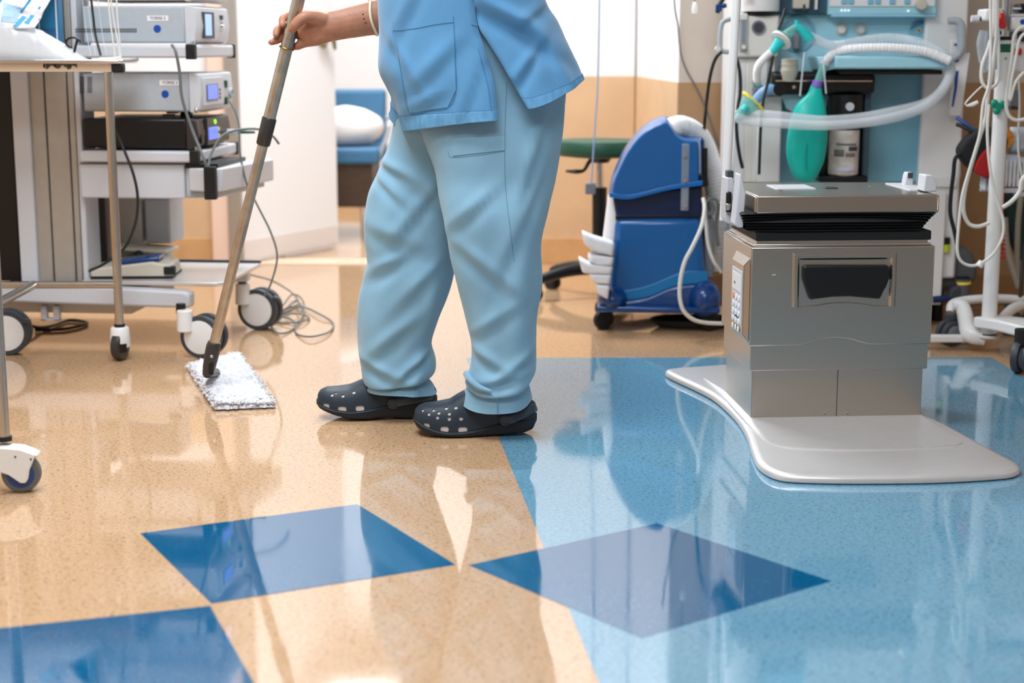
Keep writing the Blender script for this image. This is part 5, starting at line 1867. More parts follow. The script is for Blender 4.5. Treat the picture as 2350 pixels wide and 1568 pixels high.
for k in range(5):
    a = a0 + 2 * pi * k / 5
    e = V((cos(a), sin(a), 0)) * 0.245
    o = MB().tube([V((0, 0, 0.105)), e * 0.5 + V((0, 0, 0.098)), e * 0.92 + V((0, 0, 0.075)), e + V((0, 0, 0.066))], [0.022, 0.02, 0.017, 0.015], 12, 4).build('base_leg', black_pl, stool)
    for s_ in (-1, 1):
        t_ = V((-sin(a), cos(a), 0)) * 0.011 * s_
        MB().cyl(e + t_ * 0.4 + V((0, 0, 0.026)), e + t_ * 1.7 + V((0, 0, 0.026)), 0.025, None, 18).build('stool_caster', black_rb, o)
    MB().cyl(e + V((0, 0, 0.03)), e + V((0, 0, 0.07)), 0.006, None, 8).build('caster_stem', black_pl, o)
Yp = 5.35
pc1 = thing('pull_cord', 'blue-grey cord hanging with a small grey box at its end, before the stool', 'cord', at(1355, 447, Yp))
MB().tube([at(1384, -700, Yp), at(1374, 100, Yp), at(1366, 280, Yp), at(1357, 420, Yp)], 0.0028, 8, 6).build('cord', mk('blue_grey_cord', (150, 168, 200), 0.5), pc1, True)
q0, q1 = at(1343, 446, Yp), at(1367, 420, Yp)
MB().box((q0.x, Yp - 0.01, q0.z), (q1.x, Yp + 0.01, q1.z)).build('end_box', mid_grey, pc1, True, bevel=0.003)
cable('wall_cable', [(1546, -40, 5.42), (1549, 20, 5.42), (1556, 60, 5.42), (1562, 120, 5.42), (1575, 160, 5.42), (1600, 205, 5.42), (1625, 262, 5.42), (1648, 330, 5.42), (1690, 372, 5.42)], 0.003, cable_gr, 'thin grey cord hanging on the wall behind the blue machine')
pn = thing('pendant_switch', 'white pendant bulb on a thin cord in front of the wall', 'switch', at(1594, 34, 5.3))
MB().lathe([(0.001, 0), (0.0085, 0.002), (0.0095, 0.02), (0.006, 0.036), (0.003, 0.04)], Matrix.Translation(at(1594, 33, 5.3)), 16).build('pendant_body', white_pl, pn, True)
MB().cyl(at(1594, 8, 5.3), at(1595, -400, 5.3), 0.002, None, 6).build('pendant_cord', cable_b, pn, True)

# ---------------------------------------------------------------- blue wheeled machine
MF = Fr((fl(1385, 755).x, fl(1385, 755).y, 0), radians(-4))
bmch = thing('blue_medical_unit', 'tall blue wheeled unit with domed hood and lighter wave stripe', 'medical device', MF)


def mpx(L, ly):
    return [MF.y(px, py, ly) for px, py in L]


def body_prism(name, pix, y0, y1, mat, bev=0.012, par=None, sm=1, seg=3):
    P = mpx(pix, y0)
    return MB().prism(P, y0, y1).build(name, mat, par or bmch, bevel=bev, seg=seg, smooth=45)


def csm(pix, n=4):
    return [(p.x, p.y) for p in cr([(a, b, 0) for a, b in pix], n)]


YA, YB_ = -0.02, 0.26
body_prism('lower_body', [(1412, 503), (1610, 500), (1614, 560), (1620, 640), (1626, 690), (1398, 690), (1400, 640), (1408, 560)], YA, YB_, blue_md, 0.02)
wave = csm([(1399, 668), (1440, 666), (1490, 655), (1545, 632), (1580, 622), (1624, 624)], 4)
wv2 = csm([(1626, 652), (1590, 652), (1540, 660), (1490, 682), (1440, 690), (1397, 696)], 4)
body_prism('wave_stripe', wave + wv2, YA - 0.004, YA + 0.02, blue_lt, 0.003)
base = csm([(1397, 692), (1440, 690), (1490, 682), (1540, 660), (1590, 652), (1626, 652)], 4) + [(1644, 690), (1652, 714), (1380, 712), (1382, 690)]
body_prism('base_skirt', base, YA - 0.012, YB_ + 0.03, blue_dk, 0.01)
for px, py, rx, rz in ((1405, 690, 0.048, 0.042), (1618, 690, 0.052, 0.060)):
    q = MF.hit(px, py, 1, YA - 0.03)
    m = MB()
    m.ell((q.x, YA + 0.01, q.z), (rx, 0.07, rz), 24, 14)
    m.build('caster_fender', blue_dk, bmch)
q0, q1 = MF.y(1370, 714, YA - 0.02), MF.y(1652, 700, YA - 0.02)
MB().box((q0[0], YA - 0.05, q0[1]), (q1[0], YB_ + 0.05, q1[1] - 0.004)).build('bottom_flange', blue_dk, bmch, bevel=0.006)
body_prism('waist_band', [(1406, 452), (1612, 425), (1612, 500), (1414, 500)], YA + 0.004, YB_ - 0.01, navy_pl, 0.008)
P = mpx([(1420, 500), (1606, 498)], YA + 0.008)
MB().box((P[0][0] - 0.01, YA + 0.01, P[0][1] - 0.006), (P[1][0], YB_ - 0.02, P[0][1] + 0.006)).build('joint_gap', black_pl, bmch, bevel=0)
hood = csm([(1396, 452), (1400, 420), (1412, 390), (1432, 350), (1460, 312), (1490, 286), (1518, 273), (1534, 273), (1544, 286), (1556, 304), (1576, 315), (1606, 318), (1613, 326)], 4) + [(1614, 424)] + csm([(1600, 428), (1540, 436), (1480, 450), (1440, 458), (1410, 456)], 3)
HP = mpx(hood, YA)
cxh = sum(p[0] for p in HP) / len(HP)
czh = sum(p[1] for p in HP) / len(HP)
rings = []
for t in [i / 12 for i in range(13)]:
    y = lerp(YA - 0.02, YB_ + 0.02, t)
    k = 0.90 + 0.10 * (sin(pi * t)) ** 0.45
    rings.append([V((cxh + (x - cxh) * k, y, czh - 0.03 + (z - czh + 0.03) * k)) for x, z in HP])
MB().loft(rings).build('hood', blue_md, bmch, smooth=50, bevel=0.004)
lip = csm([(1398, 442), (1440, 447), (1480, 440), (1540, 425), (1600, 416), (1613, 414)], 4)
lip2 = csm([(1613, 425), (1600, 428), (1540, 436), (1480, 450), (1440, 458), (1398, 453)], 4)
body_prism('hood_lip', lip + lip2, YA - 0.026, YA, mk('hood_edge_lit_blue', (14, 100, 172), 0.25), 0.006)  # lighter blue puts the hood edge's light shading into the colour
hl = mpx(csm([(1443, 342), (1470, 332), (1540, 328), (1600, 330)], 3), YA - 0.012)
q0, q1 = MF.y(1565, 330, YA - 0.026), MF.y(1580, 484, YA - 0.026)
m = MB()
m.box((q0[0], YA - 0.024, q1[1]), (q1[0], YA - 0.012, q0[1]))
m.build('clear_latch_strap', film, bmch, bevel=0.003)
for py in (357, 415, 472):
    x, z = MF.y(1572, py, YA - 0.026)
    MB().cyl((x, YA - 0.03, z), (x, YA - 0.02, z), 0.0055, None, 12).build('latch_stud', chrome, bmch)
MB().box((MF.y(1600, 400, YA)[0], YA + 0.03, MF.y(1600, 420, YA)[1]), (MF.y(1617, 400, YA)[0], YB_ - 0.03, MF.y(1600, 318, YA)[1])).build('rear_panel', blue_dk, bmch, bevel=0.01)
for px, pt in ((1385, 755), (1630, 765)):
    for y_ in (0.0, 0.24):
        g = MF.z(px, pt, 0.0)
        x = g[0]
        c = MB().cyl((x, y_ - 0.0, 0.02), (x, y_, MF.y(px, 706, YA)[1]), 0.013, None, 12).build('caster_stem', black_pl, bmch)
        for s_ in (-1, 1):
            MB().lathe([(0.012, -0.011), (0.028, -0.0105), (0.031, -0.005), (0.031, 0.005), (0.028, 0.0105), (0.012, 0.011)], Matrix.Translation(V((x + s_ * 0.002, y_ + s_ * 0.013, 0.031))) @ Matrix.Rotation(radians(25), 4, 'Z') @ Matrix.Rotation(pi / 2, 4, 'X'), 24).build('caster_wheel', black_rb, c)
# corrugated white hose over the back and the cables
hs = thing('warming_hose', 'thick white corrugated hose arching over the blue unit and down behind it', 'hose', at(1650, 540, 5.13))
Yh = 5.03
P = cr([at(px, py, Yh + dy) for px, py, dy in ((1530, 310, -0.04), (1545, 294, -0.03), (1570, 292, 0.0), (1602, 312, 0.03), (1622, 350, 0.06), (1634, 400, 0.08), (1646, 460, 0.09), (1647, 540, 0.1), (1640, 620, 0.1))], 22)
MB().tube(P, lambda t: 0.033 + 0.0016 * sin(t * 2 * pi * 55), 20).build('hose_tube', hose_w, hs, True, smooth=80)
ctop = at(1528, 300, Yh - 0.035)
cable('white_hose_cable', [(1614, 455, 4.82), (1617, 480, 4.80), (1610, 520, 4.78), (1590, 565, 4.77), (1572, 600, 4.77), (1562, 640, 4.77), (1560, 680, 4.77), (1568, 712, 4.77), (1590, 733, 4.78), (1620, 741, 4.8), (1660, 743, 4.82)], 0.0062, cable_w, 'white cable looping down in front of the blue unit')
cable('white_hose_cable', [(1616, 470, 4.86), (1620, 510, 4.86), (1625, 560, 4.86), (1638, 600, 4.86), (1655, 625, 4.88)], 0.0055, cable_w, 'short white cable falling behind the table column corner')
cable('grey_lead', [(1622, 452, 4.95), (1632, 462, 4.93), (1638, 480, 4.93), (1628, 492, 4.93), (1618, 470, 4.93), (1634, 455, 4.93), (1648, 468, 4.93), (1644, 520, 4.95), (1648, 565, 4.95)], 0.005, cable_gr, 'tangled grey lead hanging at the back of the blue unit')
cn = MB()
cn.cyl(at(1612, 400, 4.93), at(1618, 428, 4.93), 0.016, 0.011, 14)
cn.cyl(at(1618, 340, 4.94), at(1618, 400, 4.94), 0.008, 0.008, 10)
cn.build('rear_connector', black_pl, bmch, True)
MB().box(tuple(MF.hit(1614, 640, 1, 0.02)), tuple(MF.hit(1640, 505, 1, 0.02) + V((0, 0.2, 0)))).build('rear_box', mid_grey, bmch, bevel=0.006)
cl = MB()
for k in range(3):
    c_ = fl(1590, 745)
    cl.tube([V((c_.x + (0.11 + 0.012 * k) * cos(a), c_.y - 0.035 + (0.055 + 0.008 * k) * sin(a), 0.007 + 0.008 * k)) for a in [2 * pi * i / 36 for i in range(36)]], 0.006, 8, 1, True)
tag(cl.build('power_lead', cable_b), 'coil of black cable lying on the floor under the blue unit', 'cable')
# white roll and stack of packets beside it
rl = MB()
ra, rb_ = at(1398, 580, 5.0), at(1414, 450, 5.0)
rl.cyl(ra, rb_, 0.026, None, 22)
rl.cyl(rb_, rb_ + (rb_ - ra).normalized() * 0.002, 0.012, None, 16)
tag(rl.build('paper_roll', paper), 'white roll standing behind the left edge of the blue unit', 'roll')
sk = [[(1337, 534), (1362, 545), (1412, 560), (1408, 590), (1360, 578), (1340, 560)], [(1352, 586), (1375, 588), (1410, 592), (1406, 612), (1372, 612), (1352, 602)], [(1329, 594), (1350, 606), (1408, 614), (1404, 632), (1352, 630), (1337, 628)], [(1352, 630), (1404, 632), (1400, 655), (1365, 652), (1356, 642)], [(1368, 654), (1400, 656), (1396, 690), (1372, 676)]]
lb_ = ['topmost flared', 'second', 'third, longest', 'fourth', 'lowest']
for i, P_ in enumerate(sk):
    Yq = 4.86
    pts = [at(px, py, Yq) for px, py in P_]
    n0 = len(pts)
    m = MB()
    rings = []
    for t in (0, 0.12, 0.5, 0.88, 1):
        dy = 0.005 + 0.09 * t
        k = 1 if 0.1 < t < 0.9 else 0.86
        c_ = sum(pts, V((0, 0, 0))) / n0
        rings.append([c_ + (p - c_) * k + V((0, dy, 0)) for p in pts])
    m.loft(rings)
    tag(m.build('white_packet', mk('packet_white', (228, 229, 234), 0.5, var=(40, 0.04)) if 'packet_white' not in MATS else MATS['packet_white'], smooth=60, sub=0, bevel=0.006), '%s white packet of the stack at the left of the blue unit' % lb_[i], 'packet', 'white packets beside the blue unit')

# ---------------------------------------------------------------- anaesthesia machine
AY = 4.98
AF = Fr((at(1960, 420, AY).x, AY, 0), radians(-1.5))
an = thing('anaesthesia_machine', 'pale blue and white anaesthesia machine with hoses and shelf behind the table column', 'medical device', AF)


def ab(x0, y0, x1, y1, d0, d1, name, mat, bev=0.004, par=None, seg=2):
    """box with its front on the local plane y=d0, given by two pixel corners"""
    a_, b_ = AF.hit(x0, y0, 1, d0), AF.hit(x1, y1, 1, d0)
    return MB().box((min(a_.x, b_.x), d0, min(a_.z, b_.z)), (max(a_.x, b_.x), d1, max(a_.z, b_.z))).build(name, mat, par or an, bevel=bev, seg=seg)


def ap_(px, py, d):
    return AF.hit(px, py, 1, d)


def acyl(px, py, d0, d1, r, name, mat, par=None, n=24, r1=None):
    q = ap_(px, py, d0)
    return MB().cyl((q.x, d0, q.z), (q.x, d1, q.z), r1 or r, r, n).build(name, mat, par or an)


# cabinet
ab(1772, 30, 2140, 420, 0.08, 0.42, 'upper_cabinet', aqua, 0.008)
ab(1772, 415, 2138, 640, 0.1, 0.42, 'lower_cabinet', white_pl, 0.008)
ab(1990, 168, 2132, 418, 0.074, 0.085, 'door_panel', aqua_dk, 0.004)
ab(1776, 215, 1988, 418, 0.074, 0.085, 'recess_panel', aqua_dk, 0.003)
ab(1694, -260, 1772, 640, 0.06, 0.42, 'left_column', white_pl, 0.01)
ab(2138, -260, 2192, 640, 0.05, 0.42, 'right_column', white_pl, 0.008)
ab(2130, 405, 2196, 430, 0.04, 0.42, 'column_joint', white_pl, 0.003)
ab(2136, 440, 2160, 700, 0.03, 0.42, 'right_foot_panel', white_pl, 0.004)
ab(1700, 640, 2130, 740, 0.05, 0.45, 'chassis', grey_pl, 0.01)
ab(1772, -260, 2140, 30, 0.1, 0.42, 'head_cabinet', aqua, 0.008)
# control panel
ab(1908, -200, 2150, 34, 0.03, 0.11, 'control_bezel', aqua, 0.004)
ab(1912, -200, 2146, 15, 0.026, 0.04, 'control_face', white_pl, 0.002)
ab(1908, 33, 2148, 39, 0.024, 0.06, 'panel_ledge', mk('pale_aqua', (150, 200, 222), 0.35), 0.002)
kb = mk('key_aqua', (120, 184, 210), 0.4)
for px in (1937, 1953, 1998, 2015, 2048, 2082):
    ab(px - 6, -2, px + 6, 9, 0.021, 0.03, 'panel_key', kb, 0.001)
    ab(px - 6, -26, px + 6, -15, 0.021, 0.03, 'panel_key', kb, 0.001)
for px in (1932, 1940, 1948):
    acyl(px, 24, 0.026, 0.032, 0.003, 'indicator_lamp', mk('lit_white_lamp', (235, 245, 245), 0.3, emit=0.6) if 'lit_white_lamp' not in MATS else MATS['lit_white_lamp'], n=10)
acyl(2085, 25, 0.026, 0.032, 0.003, 'indicator_lamp', MATS['lit_white_lamp'], n=10)
q = ap_(2116, 10, 0.0)
MB().lathe([(0.017, 0), (0.0175, 0.02), (0.015, 0.026), (0.0, 0.027)], Matrix.Translation(V((q.x, 0.026, q.z))) @ Matrix.Rotation(pi / 2, 4, 'X'), 28).build('rotary_knob', beige_pl, an)
for px, mt in ((1932, white_pl), (1976, grey_lt)):
    q = ap_(px, 68, 0.07)
    MB().lathe([(0.0185, 0), (0.0185, 0.004), (0.0155, 0.006)], Matrix.Translation(V((q.x, 0.08, q.z))) @ Matrix.Rotation(pi / 2, 4, 'X'), 28).build('gauge_ring', beige_pl, an)
    MB().lathe([(0.0125, 0), (0.011, 0.012), (0, 0.013)], Matrix.Translation(V((q.x, 0.078, q.z))) @ Matrix.Rotation(pi / 2, 4, 'X'), 24).build('gauge_dial', mt, an)
rp = [ap_(px, py, 0.074) for px, py in csm([(2144, 47), (2120, 46), (2103, 48), (2092, 58), (2088, 72), (2093, 88), (2144, 94)], 3)]
MB().prism([(p.x, p.z) for p in rp], 0.073, 0.09).build('socket_recess', aqua_dk, an, bevel=0.003)
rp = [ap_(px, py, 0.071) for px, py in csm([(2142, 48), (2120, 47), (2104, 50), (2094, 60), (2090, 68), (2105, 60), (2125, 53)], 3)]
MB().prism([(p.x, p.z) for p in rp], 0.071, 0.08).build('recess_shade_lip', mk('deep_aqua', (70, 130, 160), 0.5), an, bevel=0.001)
acyl(2109, 70, 0.068, 0.074, 0.0075, 'panel_socket', beige_pl)
acyl(2109, 70, 0.066, 0.07, 0.0038, 'socket_centre', olive_brass)
# round boss behind the Y-piece
q = ap_(1830, 78, 0.075)
MB().lathe([(0.058, 0.0), (0.056, 0.006), (0.05, 0.007), (0.048, 0.003), (0.0, 0.003)], Matrix.Translation(V((q.x, 0.082, q.z))) @ Matrix.Rotation(pi / 2, 4, 'X'), 36).build('round_boss', aqua_dk, an)
ab(1822, 66, 1836, 115, 0.05, 0.08, 'test_plug', mid_grey, 0.006)
# dark instrument shelf at the top left
ab(1785, -120, 1905, 33, 0.05, 0.1, 'dark_head_panel', mk('slate_panel', (52, 84, 104), 0.45), 0.004)
ab(1822, -40, 1858, 20, 0.02, 0.06, 'grey_module', beige_pl, 0.004)
ab(1843, 10, 1848, 24, 0.018, 0.03, 'module_mark', dk_grey, 0)
ab(1872, -30, 1876, 22, 0.03, 0.05, 'hanging_strap', cable_w, 0.001)
# flow block on the left column
q = ap_(1748, 0, 0.0)
r_ = (ap_(1792, 20, 0.0).x - ap_(1704, 20, 0.0).x) / 2
MB().lathe([(r_ * 0.97, 0), (r_, 0.008), (r_, 0.22), (r_ * 0.95, 0.23)], Matrix.Translation(V((q.x, 0.03, ap_(1748, 26, 0.0).z))), 36).build('vaporizer_body', white_pl, an)
MB().cyl((q.x + 0.002, 0.03, ap_(1748, 33, 0.0).z), (q.x + 0.002, 0.03, ap_(1748, 26, 0.0).z), r_ * 0.75, r_ * 0.9, 28).build('vaporizer_neck', black_pl, an)
ab(1686, 36, 1786, 132, 0.0, 0.08, 'flow_block', mk('cream_block', (226, 220, 212), 0.4), 0.008)['label'] = 'cream flow meter block with round dark port'
ab(1690, 31, 1716, 46, -0.008, 0.03, 'block_cap', white_pl, 0.003)
acyl(1741, 63, -0.006, 0.01, 0.021, 'round_port', mid_grey)
acyl(1741, 63, -0.008, -0.004, 0.015, 'port_face', dk_grey)
ab(1698, 46, 1715, 118, -0.008, 0.01, 'flow_tube', film, 0.002)
ab(1703, 48, 1710, 100, -0.006, 0.004, 'flow_scale', mid_grey, 0.001)
acyl(1707, 108, -0.018, -0.002, 0.009, 'flow_knob', chrome)
acyl(1707, 108, -0.02, -0.016, 0.006, 'knob_face', white_pl)
for x0, x1, mt in ((1688, 1708, white_pl), (1712, 1728, MATS['cream_block']), (1730, 1756, white_pl)):
    ab(x0, 132, x1, 420, 0.02, 0.06, 'column_rib', mt, 0.006)
ab(1752, 130, 1778, 195, 0.03, 0.07, 'white_plate', white_pl, 0.004)
# left grey handle
hq_ = [ap_(px, py, 0.02) for px, py in ((1684, 42), (1660, 50), (1654, 70), (1652, 95), (1656, 116), (1680, 120))]
MB().tube(hq_, 0.0075, 12, 5).build('side_handle', grey_pl, an)
acyl(1648, 112, -0.005, 0.02, 0.008, 'handle_knob', white_pl)
# right grey handle
hq_ = [ap_(px, py, 0.0) for px, py in ((2176, 48), (2194, 48), (2204, 56), (2207, 80), (2206, 110), (2198, 126), (2182, 136))]
MB().tube(hq_, [0.011, 0.012, 0.0135, 0.014, 0.014, 0.012, 0.011], 14, 5).build('side_handle', grey_pl, an)
# work shelf
a_, b_ = ap_(1918, 128, -0.16), ap_(2185, 162, -0.16)
m = MB()
m.prism([(-0.16, a_.z - 0.006), (-0.155, a_.z), (0.08, a_.z + 0.004), (0.08, b_.z + 0.0), (-0.15, b_.z + 0.004), (-0.16, b_.z + 0.008)], a_.x, b_.x, 'yz')
m.build('work_shelf', aqua, an, bevel=0.006, seg=3)
m = MB()
l0 = ap_(1900, 138, -0.1)
m.prism([(a_.x + 0.01, a_.z - 0.002), (l0.x - 0.035, a_.z - 0.002), (l0.x - 0.02, b_.z - 0.004), (a_.x + 0.01, b_.z + 0.004)], -0.12, 0.08)
m.build('shelf_wing', aqua, an, bevel=0.006)
MB().box((a_.x + 0.02, -0.13, b_.z - 0.012), (b_.x - 0.02, 0.07, b_.z + 0.001)).build('shelf_underside', black_pl, an, bevel=0.004)
# black absorber block
ab(1772, 165, 2005, 217, -0.06, 0.08, 'absorber_block', black_pl, 0.012, seg=3)
ab(1780, 184, 2002, 188, -0.064, -0.05, 'chrome_strip', chrome, 0.001)
acyl(1822, 200, -0.067, -0.058, 0.0055, 'block_screw', chrome, n=12)
ab(1985, 170, 2008, 215, -0.055, 0.08, 'block_end', black_pl, 0.01)
q = ap_(1812, 150, -0.075)
zz = [ap_(1812, y, -0.075).z for y in (186, 176, 164, 160, 150, 146, 136)]
MB().lathe([(0.018, zz[0]), (0.022, zz[1]), (0.0265, zz[2]), (0.0265, zz[3] - 0.001), (0.0245, zz[3] + 0.002), (0.0245, zz[4]), (0.0255, zz[4] + 0.002), (0.0245, zz[5]), (0.0245, zz[6]), (0.015, zz[6] + 0.002)], Matrix.Translation(V((q.x, -0.075, 0))), 32).build('relief_valve', beige_pl, an)
# canister
q = ap_(1938, 300, -0.03)
zc = [ap_(1938, y, -0.08).z for y in (412, 300, 218)]
MB().cyl((q.x, -0.03, zc[1] + 0.01), (q.x, -0.03, zc[2]), 0.052, None, 36).build('canister_head', black_pl, an)
MB().cyl((q.x, -0.03, zc[2] - 0.006), (q.x, -0.03, zc[2]), 0.045, None, 36).build('canister_seal', blue_dk, an)
zl_ = [ap_(1938, y, -0.08).z for y in (406, 398, 300)]
MB().lathe([(0.038, zl_[0]), (0.0455, zl_[0] + 0.006), (0.0455, zl_[2])], Matrix.Translation(V((q.x, -0.03, 0))), 36).build('absorber_canister', label_dirty, an)
for py, hh, mt, da_ in ((342, 10, ink, 0.5), (352, 16, mk('smudged_label', (120, 118, 108), 0.6), -0.5), (356, 9, mk('brown_granules', (140, 124, 114), 0.7), 0.3), (332, 5, MATS['smudged_label'], 0.0), (390, 12, mk('canister_base', (216, 214, 226), 0.4), 0)):
    zc1 = ap_(1938, py, -0.08).z
    w_ = 0.7 if da_ == 0 else 0.35
    rr_ = [[V((q.x + 0.0461 * sin(da_ + w_ * (2 * k / 10 - 1)), -0.03 - 0.0461 * cos(da_ + w_ * (2 * k / 10 - 1)), zc1 + s * hh * 0.00065)) for k in range(11)] for s in (-1, 1)]
    MB().add(rr_[0] + rr_[1], [(k, k + 1, k + 12, k + 11) for k in range(10)]).build('label_print', mt, an, smooth=60, fix=False, solid=0.0005)
acyl(1951, 245, -0.092, -0.08, 0.0125, 'canister_button', grey_lt, n=24)
ab(1882, 215, 1896, 405, -0.02, 0.08, 'canister_bracket', black_pl, 0.003)
ab(1985, 215, 1992, 410, -0.02, 0.08, 'canister_bracket', mk('slate_edge', (60, 84, 96), 0.4), 0.003)
ab(1880, 404, 1992, 419, -0.07, 0.08, 'canister_tray', black_pl, 0.004)
for tri in (((1792, 216), (1846, 216), (1828, 262), (1806, 250)), ((1868, 216), (1904, 216), (1896, 260), (1880, 270))):
    P = [ap_(px, py, -0.02) for px, py in tri]
    MB().prism([(p.x, p.z) for p in P], -0.02, 0.076).build('block_bracket', aqua, an, bevel=0.003)
ab(1740, 218, 1790, 420, -0.01, 0.06, 'front_white_panel', white_pl, 0.006)
# blue elbow pipe
e_ = [ap_(px, py, -0.05) for px, py in ((1788, 208), (1768, 205), (1752, 212), (1738, 226), (1728, 240))]
MB().tube(e_, [0.016, 0.0165, 0.016, 0.0145, 0.013], 16, 5).build('elbow_pipe', mk('periwinkle_plastic', (130, 172, 214), 0.35), an)
acyl(1790, 205, -0.07, -0.03, 0.02, 'elbow_collar', black_pl)
ab(1730, 200, 1772, 222, -0.02, 0.04, 'grey_bracket', mid_grey, 0.004)
acyl(1738, 190, -0.02, 0.02, 0.012, 'sample_port', clear_green)
# faint lettering on the lower door
for px, wd in ((2023, 40), (2116, 20)):
    q = ap_(px, 399, 0.0735)
    ab(px - wd / 2, 396, px + wd / 2, 402, 0.0732, 0.076, 'maker_lettering', mk('pale_lettering', (128, 176, 200), 0.5) if 'pale_lettering' not in MATS else MATS['pale_lettering'], 0.0006)

# breathing bag, circuit hoses, filter, mask: things of their own
YW = AY - 0.12
bg = thing('breathing_bag', 'teal rubber breathing bag hanging from a clear hose with purple collar', 'breathing bag', at(1852, 420, YW))
K = samp([(1873, 196, 12, 0.012), (1870, 215, 17, 0.018), (1861, 240, 32, 0.03), (1856, 275, 41, 0.042), (1853, 315, 45, 0.047), (1850, 345, 44.5, 0.046), (1849, 372, 40, 0.04), (1848, 398, 30, 0.028), (1849, 412, 20, 0.016), (1851, 420, 6, 0.006)], 50)
rings = []
for px, py, w_, d_ in K:
    c_ = at(px, py, YW)
    s_ = w_ / 748.0
    rings.append([c_ + V((s_ * cos(2 * pi * k / 32), d_ * sin(2 * pi * k / 32) * (1 + 0.06 * cos(4 * pi * k / 32)), 0)) for k in range(32)])
MB().loft(rings).build('bag_bladder', teal_bag, bg, True, smooth=80)
MB().tube([at(1852, 330, YW - 0.046), at(1849, 360, YW - 0.044), at(1850, 390, YW - 0.034)], 0.0022, 6, 4).build('bag_seam', mk('teal_seam', (4, 160, 150), 0.4), bg, True)
MB().cyl(at(1877, 186, YW), at(1873, 200, YW), 0.0145, 0.0165, 20).build('bag_collar', purple, bg, True)
MB().tube([at(1873, 201, YW), at(1882, 176, YW), at(1892, 150, YW)], 0.0125, 14).build('bag_connector', clear_green, bg, True)


def chose(name, pts, r, mat, label, nb, amp=0.0016, group=None):
    P = cr([at(*p) for p in pts], 26)
    return tag(MB().tube(P, lambda t: r + amp * sin(t * 2 * pi * nb), 18).build(name, mat, smooth=80), label, 'hose', group)


chose('breathing_hose', [(1892, 150, YW), (1900, 135, YW), (1920, 120, YW + 0.0), (1960, 112, YW - 0.02), (2040, 110, YW - 0.04), (2120, 118, YW - 0.05), (2180, 140, YW - 0.06)], 0.0135, hose_w, 'white corrugated hose on the shelf leading to the teal bag', 60)
chose('breathing_hose', [(1858, 84, YW), (1880, 96, YW), (1920, 105, YW), (1990, 92, YW + 0.02), (2050, 88, YW + 0.02), (2110, 98, YW), (2160, 122, YW - 0.02), (2182, 160, YW - 0.02), (2165, 205, YW - 0.04), (2120, 238, YW - 0.06), (2040, 258, YW - 0.08), (1960, 272, YW - 0.08), (1880, 276, YW - 0.08), (1780, 266, YW - 0.08), (1720, 262, YW - 0.06), (1690, 268, YW - 0.04)], 0.0145, hose_m, 'upper translucent corrugated hose sweeping across the machine front', 190)
chose('breathing_hose', [(1690, 270, YW - 0.07), (1720, 278, YW - 0.09), (1800, 284, YW - 0.11), (1880, 288, YW - 0.12), (1960, 284, YW - 0.12), (2040, 272, YW - 0.11), (2110, 250, YW - 0.09), (2155, 215, YW - 0.07), (2180, 170, YW - 0.05), (2178, 140, YW - 0.04)], 0.014, hose_m, 'lower translucent corrugated hose under the other across the machine front', 120)
yp = thing('circuit_y_piece', 'teal hose elbow with white and green round filter before the round boss', 'connector', at(1830, 100, YW - 0.03))
Yy = YW - 0.02
MB().tube([at(1826, 62, Yy), at(1838, 68, Yy), at(1850, 80, Yy), at(1860, 92, Yy)], [0.0125, 0.014, 0.015, 0.0155], 16, 4).build('elbow', teal_pl, yp, True)
MB().cyl(at(1829, 46, Yy), at(1829, 62, Yy), 0.0065, None, 12).build('sample_stub', teal_pl, yp, True)
MB().tube([at(1826, 64, Yy), at(1812, 74, Yy - 0.01), at(1800, 84, Yy - 0.02)], [0.012, 0.0135, 0.016], 14, 3).build('filter_neck', clear_green, yp, True)
fd = (at(1812, 74, Yy - 0.01) - at(1780, 112, Yy - 0.04)).normalized()
fc = at(1794, 91, Yy - 0.025)
MB().tube([fc - fd * 0.008, fc - fd * 0.006, fc - fd * 0.002, fc], [0.022, 0.033, 0.034, 0.034], 28).build('filter_disc', white_pl, yp, True)
MB().tube([fc, fc + fd * 0.0035], [0.0345, 0.0345], 28).build('filter_band', green_pl, yp, True)
MB().tube([fc + fd * 0.0035, fc + fd * 0.008, fc + fd * 0.02], [0.034, 0.028, 0.013], 28).build('filter_cap', white_pl, yp, True)
MB().tube([fc - fd * 0.008, at(1778, 112, Yy - 0.03), at(1770, 120, Yy - 0.03)], [0.018, 0.013, 0.012], 14).build('filter_outlet', teal_pl, yp, True)
chose('catheter_mount', [(1772, 118, Yy - 0.03), (1760, 128, Yy - 0.03), (1745, 144, Yy - 0.02), (1738, 160, Yy), (1737, 186, Yy + 0.03)], 0.0105, hose_w, 'short pale flexible hose from the round filter down to the sample port', 30)
mk_ = thing('face_mask', 'clear mask with yellow ring hooked on the end of the translucent hoses', 'mask', at(1720, 270, YW - 0.08))
c_ = at(1728, 232, YW - 0.06)
md = (at(1700, 262, YW - 0.06) - at(1735, 222, YW - 0.06)).normalized()
x_ = V((0, 1, 0)).cross(md).normalized()
ringP = [c_ + (x_ * 0.036 * cos(a) + V((0, 1, 0)) * 0.02 * sin(a)) for a in [2 * pi * i / 28 for i in range(28)]]
MB().tube(ringP, 0.0055, 8, 1, True).build('mask_ring', yellow_pl, mk_, True)
MB().tube([c_, c_ + md * 0.02, c_ + md * 0.045, at(1690, 268, YW - 0.055)], [0.030, 0.028, 0.018, 0.016], 20, 2).build('mask_dome', clear_green, mk_, True)
MB().cyl(at(1714, 243, YW - 0.09), at(1706, 254, YW - 0.09), 0.011, 0.012, 14).build('mask_port', teal_pl, mk_, True)
